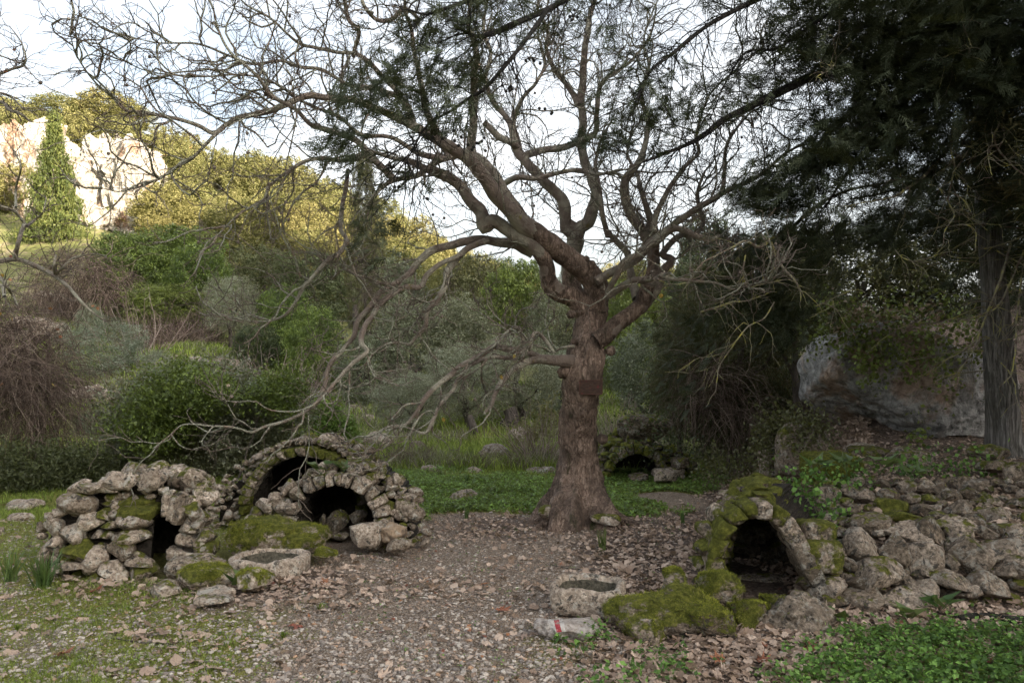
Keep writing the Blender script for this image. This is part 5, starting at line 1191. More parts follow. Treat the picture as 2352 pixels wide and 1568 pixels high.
    # foliage: (region, cx, cy, rx, ry, depth, number)
    C = [(4, 600, 430, 240, 130, 5.6, 110), (4, 430, 560, 150, 120, 5.6, 50), (4, 110, 900, 160, 110, 5.5, 80), (4, 300, 690, 140, 90, 5.6, 45), (4, 200, 600, 200, 60, 5.6, 40), (4, 950, 400, 120, 130, 5.5, 60), (4, 820, 740, 80, 60, 5.4, 30), (4, 900, 40, 300, 90, 5.7, 110), (4, 650, 200, 200, 120, 5.7, 60),
         (4, 1200, 90, 200, 90, 5.6, 50), (4, 1750, 120, 350, 160, 6.2, 80), (4, 1950, 480, 260, 140, 6.3, 80), (4, 1850, 860, 180, 100, 6.4, 70), (4, 2100, 720, 120, 170, 6.4, 60), (4, 640, 720, 110, 60, 5.5, 25), (4, 780, 560, 160, 90, 5.5, 45), (4, 340, 1400, 120, 80, 5.9, 26), (4, 290, 1240, 110, 60, 5.9, 16), (4, 420, 1480, 120, 50, 5.9, 18), (4, 560, 1110, 130, 50, 5.7, 30), (4, 1000, 560, 100, 100, 5.5, 30),
         (6, 200, 650, 260, 130, 6.4, 90), (6, 600, 560, 250, 120, 6.8, 90), (6, 900, 420, 300, 150, 7.0, 120), (6, 950, 200, 260, 180, 7.0, 90), (6, 1300, 250, 350, 240, 7.2, 230), (6, 1700, 150, 400, 220, 7.2, 300), (6, 2150, 200, 350, 300, 7.2, 330), (6, 1600, 480, 350, 160, 7.4, 190), (6, 1950, 480, 350, 180, 7.4, 230), (6, 2250, 600, 200, 300, 7.6, 230), (6, 1450, 680, 300, 120, 7.4, 150), (6, 1300, 850, 260, 120, 7.3, 150), (6, 1100, 950, 240, 110, 7.2, 120),
         (6, 900, 1080, 240, 120, 7.2, 120), (6, 700, 1230, 260, 120, 7.3, 130), (6, 1050, 1130, 200, 110, 7.3, 90), (6, 1700, 830, 220, 100, 7.6, 90), (6, 1900, 1000, 200, 140, 7.9, 100), (6, 2200, 950, 200, 260, 8.0, 190), (6, 2250, 1350, 160, 300, 8.6, 150), (6, 1750, 1150, 200, 80, 7.9, 60), (6, 1500, 1100, 160, 70, 7.6, 50), (6, 1250, 1400, 260, 110, 7.8, 120), (6, 950, 1450, 260, 100, 7.6, 130), (6, 1650, 1420, 240, 120, 8.4, 110),
         (7, 600, 330, 350, 170, 8.8, 260), (7, 850, 560, 210, 150, 8.6, 200), (7, 800, 680, 110, 60, 8.4, 60), (7, 300, 600, 240, 140, 8.9, 120), (7, 1000, 180, 220, 150, 8.6, 130), (7, 500, 120, 240, 90, 8.4, 90), (7, 2000, 200, 160, 300, 9.2, 120), (7, 2300, 500, 90, 400, 9.4, 110), (7, 150, 900, 200, 200, 9.9, 90), (7, 1200, 60, 220, 110, 8.6, 90),
         (6, 1500, -250, 700, 300, 6.6, 330), (6, 2700, 300, 400, 500, 7.4, 300), (6, 2300, -500, 500, 400, 7.0, 260), (6, 500, -200, 500, 140, 6.4, 110)]
    PS = []; DS = []; g = np.random.default_rng(9)
    for reg, cx, cy, rx, ry, Yq, n in C:
        for _ in range(int(n * (1.15 if reg == 6 and cx > 1250 else .62))):
            u, w = g.normal(), g.normal(); x, y = ZF[reg](cx + rx * .62 * u, cy + ry * .62 * w); yy = Yq + g.normal() * .28
            PS.append(P(x, y, yy)); DS.append(np.array([-.9, -.15, -.35]) + g.normal(size=3) * .65)
    PS = np.array(PS); DS = np.array(DS)
    PS = np.repeat(PS, 2, 0) + g.normal(size=(len(PS) * 2, 3)) * .07; DS = np.repeat(DS, 2, 0) + g.normal(size=(len(PS), 3)) * .35
    v, f, r = sprays(PS - off, g.uniform(.08, .17, len(PS)) * np.where(PS[:, 0] > 2.2, 1.35, 1.0), DS, 4)
    print('sprays', len(PS), len(f) * 2)
    obj('foliage', mkmesh('foliage', v, f, MAT['leaf_cyp'], False, {'rnd': r}), e)['kind'] = 'stuff'
    # the dense mass of its crown above and beyond the frame
    for i in range(18):
        c = np.array([g.uniform(2.8, 8.5), g.uniform(4.5, 10.5), g.uniform(5.6, 9.5)]) if i > 8 else np.array([g.uniform(5.6, 8.0), g.uniform(3.2, 8), g.uniform(2.2, 6)])
        obj('bough', random.choice(CM['cyp']), e, tuple(c - off), (0, 0, g.uniform(0, 6)), (1.5, 1.4, .8))
    for reg, x, y, Yq, r_ in [(6, 1850, 100, 7.6, .38), (6, 2150, 120, 7.8, .42), (6, 2300, 650, 8.9, .45), (6, 2300, 950, 9.2, .45), (6, 1480, 690, 7.5, .22), (6, 1320, 860, 7.4, .22), (6, 1100, 980, 7.3, .22),
                              (6, 1700, 1350, 9.5, .5), (6, 1950, 1400, 9.8, .5), (6, 700, 1250, 7.5, .3), (6, 2250, 1500, 9.8, .6)]:
        px, py = ZF[reg](x, y); obj('bough', random.choice(CM['cyp']), e, tuple(P(px, py, Yq) - off), (.1, -.25, g.uniform(0, 6)), (r_ * 1.35, r_, r_ * .55))
    # cones
    v, f = ICO1; cm = mkmesh('cone', v * (.0115 * (1 + .15 * fbm(v * 3, 3, 2)))[:, None], f, MAT['darkbranch'])
    for (reg, x, y, s) in [(4, 845, 880, 60), (4, 990, 900, 60), (4, 690, 870, 30), (4, 430, 1040, 30), (4, 650, 1250, 6), (4, 455, 1180, 20), (4, 1360, 690, 20), (4, 1430, 710, 15), (4, 1150, 560, 40), (4, 590, 590, 20), (4, 1280, 380, 40), (4, 1560, 110, 30)]:
        for _ in range(6 if s > 20 else 2):
            px, py = ZF[reg](x + g.normal() * s, y + g.normal() * s * .5); obj('cone', cm, e, tuple(P(px, py, 5.45 + g.normal() * .08) - off))
cypress()

# ---- second plane tree, mostly out of the frame on the left
def left_tree():
    e = empty('plane_tree', (-5.3, 6.9, 0)); tag(e, 'plane tree branch reaching in from the left edge with a few orange leaves', 'tree'); off = np.array([-5.3, 6.9, 0.])
    s = np.linspace(0, 1, 24)[:, None]; q = np.c_[-5.3 + .12 * np.sin(s * 4), 6.9 + 0 * s, s * 5.2]; v, f = tube(q - off, .22 * (1 - .6 * s[:, 0]) + .1 * np.exp(-s[:, 0] * 14), 24, .2, 1); obj('trunk', mkmesh('trunk', v, f, MAT['limb'], True, {'thick': np.zeros(len(v))}), e)
    B = [([2, (-420, 130, 30), (-200, 200, 24), (-80, 222, 20), (0, 225, 18), (100, 214, 17), (200, 245, 16), (320, 305, 15), (420, 380, 13), (500, 470, 11), (570, 540, 8), (645, 592, 4)], 6.9, 6.5),
         ([2, (95, 205, 15), (115, 110, 15), (150, 0, 14), 1, (168, 1420, 13), (115, 1350, 10), (60, 1310, 9), (0, 1290, 7), (-60, 1240, 5)], 6.7, 6.6), ([1, (168, 1420, 10), (230, 1370, 8), (270, 1330, 5), (290, 1240, 4)], 6.7, 6.5), ([1, (100, 1300, 9), (100, 1180, 7), (130, 1050, 6), (90, 950, 4)], 6.6, 6.4),
         ([2, (345, 312, 10), (340, 250, 9), (350, 190, 7)], 6.6, 6.6), ([2, (350, 310, 9), (400, 262, 8), (450, 212, 7), (570, 183, 5), (660, 190, 3)], 6.6, 6.4), ([2, (-120, 260, 22), (0, 330, 16), (40, 380, 12), (80, 440, 8), (110, 500, 4)], 6.7, 6.5), ([2, (-60, 360, 14), (10, 380, 13), (30, 450, 12)], 6.4, 6.3),
         ([1, (-420, 900, 20), (-150, 700, 14), (0, 640, 13), (60, 690, 12), (130, 715, 10), (190, 765, 6)], 6.8, 6.4), ([1, (-400, 620, 18), (-120, 500, 13), (0, 462, 11), (80, 432, 10), (150, 408, 9), (160, 350, 7), (130, 260, 5), (60, 165, 3)], 6.8, 6.5), ([1, (-100, 330, 8), (0, 350, 6), (80, 380, 5), (150, 400, 4)], 6.7, 6.5), ([1, (-250, 620, 10), (-60, 580, 7), (60, 600, 6), (160, 690, 5), (250, 690, 3)], 6.6, 6.3)]
    PP = []
    for k_, (seq, a, b_) in enumerate(B):
        b = catmull(limbpts(seq, a, b_), .04); v, f = tube(b[:, :3] - off, b[:, 3] * .9, 9, .2, k_); obj('limb', mkmesh('limb', v, f, MAT['limb'], True, {'thick': np.full(len(v), .3)}), e); PP.append((b[:, :3], .01))
    A, _ = sprout(PP, .09, (.15, .6), 7, .28, (.5, 1.2), .03, None, None, True, 31); Bq, _ = sprout([(p, .003) for p in A], .09, (.06, .25), 5, .28, (.5, 1.1), .03, None, None, True, 32)
    v, f = join([twigs(A - off, np.full(len(A), .0048), np.full(len(A), .002), 3), twigs(Bq - off, np.full(len(Bq), .0026), np.full(len(Bq), .0016), 3)]); obj('twigs', mkmesh('twigs', v, f, MAT['twig']), e)['kind'] = 'stuff'
    return e, A, off
LT, LA, LOFF = left_tree()

# ---- plane leaves
def leafshape(n=26):
    a = np.linspace(-140, 320, n, endpoint=False) if False else np.linspace(-80, 260, n)
    tips = [(90, 1.0), (38, .86), (142, .86), (-12, .62), (192, .62), (64, .62), (116, .62), (-45, .40), (225, .40)]
    r = np.full(n, .34)
    for c, h in tips: r = np.maximum(r, h * np.clip(1 - np.abs(a - c) / 20, 0, 1) ** .55)
    return np.stack([np.cos(np.radians(a)) * r, np.sin(np.radians(a)) * r], -1)
LEAFO = leafshape()
def leafbatch(pos, size, tilt, seed, nv=26, curl=.35):
    g = np.random.default_rng(seed); N = len(pos); o = leafshape(nv); o = np.vstack([[0, 0], [0, -.42], o]) if False else np.vstack([[0, 0], o])
    th = g.uniform(0, 6.28, N); c, s = np.cos(th), np.sin(th); cu = g.normal(size=N) * curl; cb = g.normal(size=N) * curl * .7
    x = o[None, :, 0] * np.ones((N, 1)); y = o[None, :, 1] * np.ones((N, 1)); r2 = x * x + y * y
    z = cu[:, None] * r2 + cb[:, None] * x * np.abs(x) + .10 * np.sin(6 * np.arctan2(y, x) + th[:, None]) * r2 + .06 * g.normal(size=x.shape) * (r2 > 0)
    v = np.stack([x * c[:, None] - y * s[:, None], x * s[:, None] + y * c[:, None], z], -1) * .5 * size[:, None, None]
    n = unit(np.stack([g.normal(size=N) * tilt, g.normal(size=N) * tilt, np.ones(N)], -1)); a = unit(np.cross(n, np.array([0., 1, .01]))); b = np.cross(n, a)
    M = np.stack([a, b, n], 2); v = np.einsum('nij,nkj->nki', M, v) + pos[:, None, :]
    k_ = nv; tri = np.array([[0, 1 + i, 2 + i] for i in range(k_ - 1)]); f = (np.arange(N) * (nv + 1))[:, None, None] + tri[None]
    return v.reshape(-1, 3), f.reshape(-1, 3), np.repeat(g.random(N), nv + 1)
def leafmesh(seed, mat, nv=30, curl=.35):
    v, f, r = leafbatch(np.zeros((1, 3)), np.ones(1), .1, seed, nv, curl); 
    # stalk
    return mkmesh('fallen_leaf', v, f, mat, False, {'rnd': r})
LM = [leafmesh(i, MAT['litter'], 30, .4) for i in range(8)]; LR = [leafmesh(20 + i, MAT['redleaf']) for i in range(3)]; LY = [leafmesh(30 + i, MAT['yellowleaf']) for i in range(3)]
for i, (reg, x, y) in enumerate([(2, 70, 195), (2, 200, 182), (2, 250, 210), (2, 60, 345), (2, 20, 315), (2, 75, 590), (2, 320, 525), (2, 375, 700), (2, 615, 525), (2, 580, 508), (1, 92, 315), (1, 35, 450), (2, 10, 1000), (2, 330, 1000), (2, 5, 555), (2, 355, 655)]):
    px, py = ZF[reg](x, y); c = P(px, py, 6.5); o = obj('leaf', random.choice(LY + LR if i % 3 else LR), LT, tuple(c - LOFF), (random.uniform(.8, 1.6), random.uniform(-.5, .5), random.uniform(0, 6)), (.055,) * 3)
for (x, y) in [(1187, 822), (1105, 950), (742, 1215), (2115, 445)]:
    px, py = z5(x, y); o = obj('leaf', random.choice(LY), TREE, tuple(P(px, py, 6.9) - np.array(TREE.location)), (1.3, random.uniform(-.4, .4), random.uniform(0, 6)), (.075,) * 3)
for i in rng.choice(len(TL2), 26, replace=False):
    o = obj('leaf', random.choice(LM), TREE, tuple(TL2[i, -1] - np.array(TREE.location)), (random.uniform(.8, 1.8), random.uniform(-.8, .8), random.uniform(0, 6)), (.05,) * 3)

# ------------------------------------------------------------------ boulders and rocks that stand alone
def bigrock(name, label, cat, c, size, seed, mat, sub=5, cut=(), rough=.16, rot=0, moss=None, pw=.8, parent=None):
    v, f = ico(sub); v = np.sign(v) * np.abs(v) ** pw; g = np.random.default_rng(seed)
    for _ in range(7):
        n = unit(g.normal(size=3)); v = v - n * (np.maximum(v @ n - g.uniform(.6, .85), 0) * .9)[:, None]
    for n, d in cut: n = unit(np.array(n, float)); v = v - n * (np.maximum(v @ n - d, 0) * .97)[:, None]
    v = v * np.array(size) / 2; m = max(size)
    q = v / m; v = v + unit(v) * (m * (rough * .55 * fbm(q * 3 + seed, seed, 3) + rough * .28 * np.abs(fbm(q * 9 + seed, seed + 1, 3)) + rough * .10 * fbm(q * 26 + seed, seed + 2, 3)))[:, None]
    o = obj(name, mkmesh(name, v, f, mat if not isinstance(mat, str) else MAT[mat]), parent, tuple(c), (0, 0, R(rot)))
    o['moss'] = float(moss or 0); o['tint'] = .4
    if label: tag(o, label, cat)
    return o
def cliffmat():
    k = NT('grey_boulder'); p = k.pos(); n = k.noise(p, 2.2, 6, .65, .4); m = k.noise(p, 14, 6, .75); w = k.noise(p, 1.3, 5, .6)
    c = k.ramp(m, [(.32, (.10, .098, .095)), (.5, (.36, .355, .35)), (.68, (.60, .59, .58))])
    c = k.mix(k.ramp(w, [(.52, 0.0), (.62, .85)]), c, k.ramp(m, [(.35, (.22, .14, .10)), (.65, (.60, .44, .34))]))
    c = k.mix(k.ramp(n, [(.60, 0.0), (.68, .8)]), c, (.06, .065, .035))
    MAT['boulder'] = k.fin(k.mix(k.ramp(k.vor(k.vscale(p, (1, 1, 1.6)), 3.2, 'DISTANCE_TO_EDGE'), [(0, .35), (.03, 0.0)]), c, (.05, .045, .04)), k.bump(k.math('ADD', m, k.math('MULTIPLY', k.noise(p, 60, 4, .7), .4)), 1.0, .05), .95)
cliffmat()
def rocks():
    s = 9.8 / F
    bigrock('boulder', 'huge grey and pinkish overhanging boulder at the right, half under ivy', 'boulder', P(2085, 885, 10.1), (470 * s, 1.8, 320 * s), 3, 'boulder', 6, [((-.62, -.25, -.78), .60), ((0, -1, 0), .62)], .20, 0, None, .7)
    bigrock('boulder', 'grey block resting on the small arch right of the plane tree', 'boulder', P(1480, 985, 11.35), (.78, .6, .42), 5, 'shade_limestone', 5, [], .16, 0, .15)
    for x, y, w, h, Y, mo, lab in [(1850, 1035, 130, 130, 9.0, .2, 'mossy leaf strewn outcrop under the overhang of the huge boulder'), (1900, 1075, 150, 80, 8.0, .75, 'bright mossy rock between the mossy arch and the huge boulder'), (1780, 1060, 100, 70, 9.4, .1, 'dark lichened outcrop at foot of the leaf slope'), (2000, 1045, 110, 50, 8.6, .35, 'low pale rock before the huge boulder'),
                                   (2080, 1050, 120, 40, 8.3, .15, 'flat rock among leaves before the huge boulder'), (2268, 1040, 90, 40, 7.8, .35, 'squarish mossy rock at foot of the cypress trunk'), (2290, 1070, 90, 30, 7.5, .3, 'flat mossy rock below the squarish one near the cypress trunk'), (2335, 1085, 60, 50, 7.1, .3, 'mossy rock at the right edge below the cypress')]:
        sx = Y / F; bigrock('rock', lab, 'rock', P(x, y, Y), (w * sx, w * sx * .8, h * sx), x, 'shade_limestone', 4, [], .2, 0, mo)
    for x, y, w, h, Y, mo, lab in [(1975, 1034 - 4, 70, 26, 8.9, 0, None), (1068, 1152, 66, 46, 9.35, .15, 'angular brown rock with yellow lichen on the grass left of the plane tree'), (1025, 1165, 90, 20, 9.2, .2, 'flat slab beside the angular lichened rock'), (1125, 1166, 60, 22, 9.1, .1, 'small flat stone right of the angular lichened rock'),
                                   (985, 1087, 46, 30, 12.0, -.3, 'white rounded rock at the meadow edge, leftmost of three'), (1086, 1089, 52, 26, 12.0, -.3, 'white rounded rock at the meadow edge, middle of three'), (1243, 1086, 66, 28, 12.0, -.3, 'white low rock at the meadow edge close to the plane trunk'), (1130, 1052, 100, 46, 13.6, -.2, 'long pale outcrop in the meadow brush'),
                                   (812, 945, 34, 28, 22, -.3, 'round pale rock beside the far conifer stem'), (848, 962, 24, 18, 21, -.3, 'small round pale rock right of the far conifer stem'), (1192, 1002, 44, 34, 17, -.2, 'pale rock beside the stout olive stem'), (862, 1015, 66, 44, 15, -.1, 'pale outcrop in the meadow above the wide arch'), (960, 1030, 40, 26, 14.8, -.1, 'small pale outcrop under the olive'),
                                   (59, 1161, 84, 26, 9.0, -.2, 'flat pale rock in the grass left of the low kiln'), (50, 1187, 52, 14, 8.3, -.3, 'low pale slab in the grass left of the low kiln'), (2, 1228, 22, 34, 7.6, 0, 'grey rock cut by the left edge of the frame'), (450, 850, 70, 50, 26, -.2, 'pale rock poking out of the left mound'), (520, 860, 110, 60, 24.5, -.2, 'long pale rock face on the left mound'), (395, 855, 40, 40, 25.5, -.2, 'small pale rock face on the left mound'),
                                   (1270, 1175, 60, 26, 7.9, .3, 'lichened stone at the left foot of the plane tree'), (1390, 1192, 60, 22, 7.75, .3, 'leaf dusted stone at the right foot of the plane tree'), (1530, 1093, 60, 30, 10.6, 0, 'squared grey stone right of the small arch')]:
        sx = Y / F; bigrock('rock', lab or 'small rock in shadow under the huge boulder', 'rock', P(x, y, Y), (w * sx * 1.1, w * sx * .8, h * sx * 1.25), int(x), 'limestone', 4, [], .22, random.uniform(-20, 20), mo)
    # close rocks
    for x, y, w, h, Y, mo, pwr, lab in [(628, 1230, 205, 62, 6.55, 1.05, .7, 'broad boulder with bright green moss behind the round trough'), (1550, 1395, 290, 66, 4.98, 1.1, .8, 'long low mossy boulder right of the square trough'), (1625, 1428, 125, 64, 4.72, 1.1, .8, 'rounded mossy boulder in front of the long mossy one'),
                                        (1478, 1446, 120, 56, 4.72, .9, .85, 'small mossy rock with white lichen, nearest of the mossy ones'), (1718, 1410, 92, 62, 4.95, 1.0, .8, 'round mossy stone in front of the mossy arch'), (1648, 1356, 105, 72, 5.22, .95, .8, 'mossy boulder on the sill of the mossy arch'), (1550, 1317, 52, 34, 5.35, 1.0, .8, 'small mossy stone behind the long mossy boulder'),
                                        (1825, 1420, 165, 84, 4.95, .05, .8, 'big lichen speckled boulder in front of the mossy arch'), (1548, 1345, 60, 40, 5.2, .5, .8, 'half mossy stone between the long boulder and the small mossy stone'), (1745, 1345, 120, 44, 6.0, .1, .8, 'dark boulder lying in the mouth of the mossy arch'), (1780, 1385, 70, 30, 5.2, .9, .8, 'little mossy stone on the sill of the mossy arch'),
                                        (1300, 1446, 150, 46, 4.74, -.3, .75, 'pale flat rock with painted red and white trail mark'), (475, 1323, 120, 44, 5.75, .85, .8, 'low mossy rock in front of the low kiln'), (585, 1328, 90, 40, 5.6, .8, .8, 'low rock with moss and white lichen below the round trough'),
                                        (850, 1232, 95, 56, 6.75, -.1, .8, 'grey stone with black lichen at right foot of the smaller arch'), (900, 1222, 66, 34, 6.72, -.3, .8, 'orange tinted stone at right foot of the smaller arch'), (915, 1248, 60, 30, 6.6, 0, .8, 'small pale stone right of the orange tinted stone'), (745, 1268, 60, 18, 6.35, .9, .8, 'low moss cushion between the round trough and the smaller arch'),
                                        (455, 1300, 130, 40, 6.0, -.1, .8, 'flat stone step in front of the low kiln opening'), (380, 1355, 90, 34, 5.6, .2, .8, 'flat stone in leaves before the low kiln'), (500, 1358, 80, 20, 5.55, -.1, .8, 'thin flat stone sunk in the leaves before the low kiln'), (490, 1377, 84, 18, 5.3, .1, .8, 'whitish lichened stone sunk in the turf')]:
        sx = Y / F; o = bigrock('rock', lab, 'rock', P(x, y, Y), (w * sx * 1.02, min(w * sx * .85, .55), h * sx * 1.15), int(x) + 3, 'limestone' if x < 1400 else 'shade_limestone', 5 if w > 120 else 4, [], .30, 0, min(mo * .52, .50), pwr)
        if lab.startswith('orange'):
            k = NT('orange_stone'); o.data.materials[0] = k.fin(k.ramp(k.noise(k.pos(), 14, 5, .7), [(.35, (.14, .11, .09)), (.52, (.36, .26, .17)), (.7, (.45, .40, .34))]), k.bump(k.noise(k.pos(), 40, 5), .9, .02))
        if 'painted' in lab:
            k = NT('waymarked_stone'); p = k.pos(); m = k.noise(p, 35, 6, .7); c = k.ramp(m, [(.3, (.15, .12, .10)), (.5, (.40, .35, .31)), (.7, (.58, .54, .50))])
            sp = k.n('ShaderNodeSeparateXYZ'); k.l(p, sp.inputs[0]); a0 = P(1273, 1440, 4.66)[0]; a1 = P(1285, 1440, 4.66)[0]
            u = k.math('ADD', sp.outputs[0], k.math('MULTIPLY', sp.outputs[2], .30)); u = k.math('SUBTRACT', u, k.math('MULTIPLY', .08, .30))
            red = k.math('MULTIPLY', k.math('GREATER_THAN', u, float(a0 + .006)), k.math('LESS_THAN', u, float(a1 + .006))); wh = k.math('MULTIPLY', k.math('GREATER_THAN', u, float(a0 - .028)), k.math('LESS_THAN', u, float(a1 + .03)))
            keepz = k.math('GREATER_THAN', sp.outputs[2], .06); wear = k.ramp(m, [(.38, 0.0), (.48, 1.0)])
            c = k.mix(k.math('MULTIPLY', k.math('MULTIPLY', wh, keepz), k.math('MULTIPLY', wear, .6)), c, (.62, .60, .57)); c = k.mix(k.math('MULTIPLY', k.math('MULTIPLY', red, keepz), k.math('MULTIPLY', wear, .95)), c, (.36, .03, .045))
            o.data.materials[0] = k.fin(c, k.bump(m, .8, .015))
    # moss cushions: short fibres on the mossy rocks
rocks()

def trough(name, label, c, w, d, h, rim, seed, rot, pw, mossin, mat):
    """a stone block hollowed from above: outer side, rim, inner side, floor"""
    n = 72; th = np.linspace(0, 2 * np.pi, n, endpoint=False)
    def ring(a, b, z, p): cx, sx = np.cos(th), np.sin(th); return np.stack([a * np.sign(cx) * np.abs(cx) ** p, b * np.sign(sx) * np.abs(sx) ** p, np.full(n, z)], -1)
    prof = [(1.0 * .86, 0), (.94, .05), (.985, .2), (1.0, .4), (1.0, .6), (.995, .8), (.985, .9), (.955, .975), (.90, 1.0)]
    L = []
    for q, z in prof: L.append(ring(w / 2 * q, d / 2 * q, h * z, pw))
    iw, idp = w / 2 - rim, d / 2 - rim
    for q, z in [(1.04, 1.0), (1.0, .96), (.97, .8), (.94, .6), (.9, .42), (.82, .34), (.5, .3), (.1, .3)]: L.append(ring(iw * q, idp * q, h * z, pw))
    v = np.vstack(L); m = len(L); i = np.arange(m - 1)[:, None] * n; j = np.arange(n)[None, :]; j2 = (j + 1) % n; f = np.stack([i + j, i + n + j, i + n + j2, i + j2], -1).reshape(-1, 4)[:, ::-1]
    v = v + .5 * .05 * fbm(v * 6 + seed, seed, 3)[:, None] * np.array([1, 1, .6]) + .012 * fbm(v * 25 + seed, seed + 1, 3)[:, None]
    v[:, 2] *= np.where(v[:, 2] > .5 * h, 1 - .10 * np.exp(-((v[:, 0] - .02) / (w * .2)) ** 2) * (v[:, 1] < 0) + .05 * np.sin(v[:, 0] * 23 + seed), 1)
    e = empty(name, c, R(rot)); tag(e, label, 'stone trough')
    bm_ = mkmesh('basin', v, f, MAT[mat]); kk = NT('trough_inside_shade'); bm_.materials.append(kk.fin(kk.ramp(kk.noise(kk.pos(), 40, 5, .7), [(.35, (.035, .032, .024)), (.65, (.15, .135, .10))]), kk.bump(kk.noise(kk.pos(), 60, 4), .8, .01)))  # second material: darker colour on the inner faces paints in the hollow's shade
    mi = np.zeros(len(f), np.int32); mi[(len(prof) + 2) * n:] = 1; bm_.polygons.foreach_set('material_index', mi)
    o = obj('basin', bm_, e); o['moss'] = -.25; o['tint'] = .9
    import bmesh
    sub = o.modifiers.new('s', 'SUBSURF'); sub.levels = 1; sub.render_levels = 2
    tx = bpy.data.textures.new('grain', 'CLOUDS'); tx.noise_scale = .035; tx.noise_depth = 4; dm = o.modifiers.new('d', 'DISPLACE'); dm.texture = tx; dm.strength = .018; dm.texture_coords = 'LOCAL'
    if mossin:
        vm, fm = ICO1; vm = vm * np.array([iw * .7, idp * .5, .015]) + .004 * fbm(vm * 5, 2, 2)[:, None]
        mm = obj('moss_bed', mkmesh('moss_bed', vm, fm, MAT['moss']), e, (.01, .0, h * .50))
    return e
s = 5.15 / F
trough('stone_trough', 'square pale stone trough with worn corners standing in brown leaves', P(1353, 1385, 5.25) * np.array([1, 1, 0]), 168 * s, .46, 66 * s, .045, 2, -14, .42, True, 'limestone')
s = 5.95 / F
trough('stone_trough', 'long rounded grey stone trough in front of the smaller arch', P(611, 1303, 6.05) * np.array([1, 1, 0]) + np.array([0, .1, -.01]), 172 * s * 1.04, .50, 50 * s, .06, 4, -4, .70, False, 'limestone')

# ------------------------------------------------------------------ ground cover
def scatter(n, xr, yr, dens, seed):
    g = np.random.default_rng(seed); Y = yr[0] * (yr[1] / yr[0]) ** g.random(n); X = (g.uniform(xr[0], xr[1], n) - 1176) * Y / F; k_ = g.random(n) < dens(X, Y); X, Y = X[k_], Y[k_]
    return X, Y, hgt(X, Y), g
def blades(X, Y, Z, h, w, g, lean=.5):
    N = len(X); a = g.uniform(0, 6.28, N); ln = g.normal(size=(N, 2)) * lean * h[:, None]
    b = np.stack([X, Y, Z - .003], -1); sd = np.stack([np.cos(a), np.sin(a), 0 * a], -1) * w[:, None]
    mid = b + np.c_[ln * .35, h * .6]; tip = b + np.c_[ln, h * g.uniform(.75, 1.05, N)]
    v = np.stack([b - sd, b + sd, mid + sd * .7, tip, mid - sd * .7], 1).reshape(-1, 3)
    i = np.arange(N)[:, None] * 5; f = np.concatenate([i + np.array([[0, 1, 2]]), i + np.array([[0, 2, 4]]), i + np.array([[4, 2, 3]])])
    return v, f, np.repeat(g.random(N), 5)
def blocked(X, Y):
    """inside kilns, troughs and trunk nothing grows"""
    b = ((X + 2.95) ** 2 / .42 + (Y - 6.5) ** 2 / .35 < 1) | ((X + 1.55) ** 2 / .35 + (Y - 7.3) ** 2 / .2 < 1) | ((X + 2.05) ** 2 / .7 + (Y - 8.2) ** 2 / .25 < 1) | ((X - .66) ** 2 + (Y - 8.15) ** 2 < .10) | ((X - 1.68) ** 2 / .10 + (Y - 5.9) ** 2 / .3 < 1)
    return b | ((X - .50) ** 2 / .05 + (Y - 5.25) ** 2 / .05 < 1)
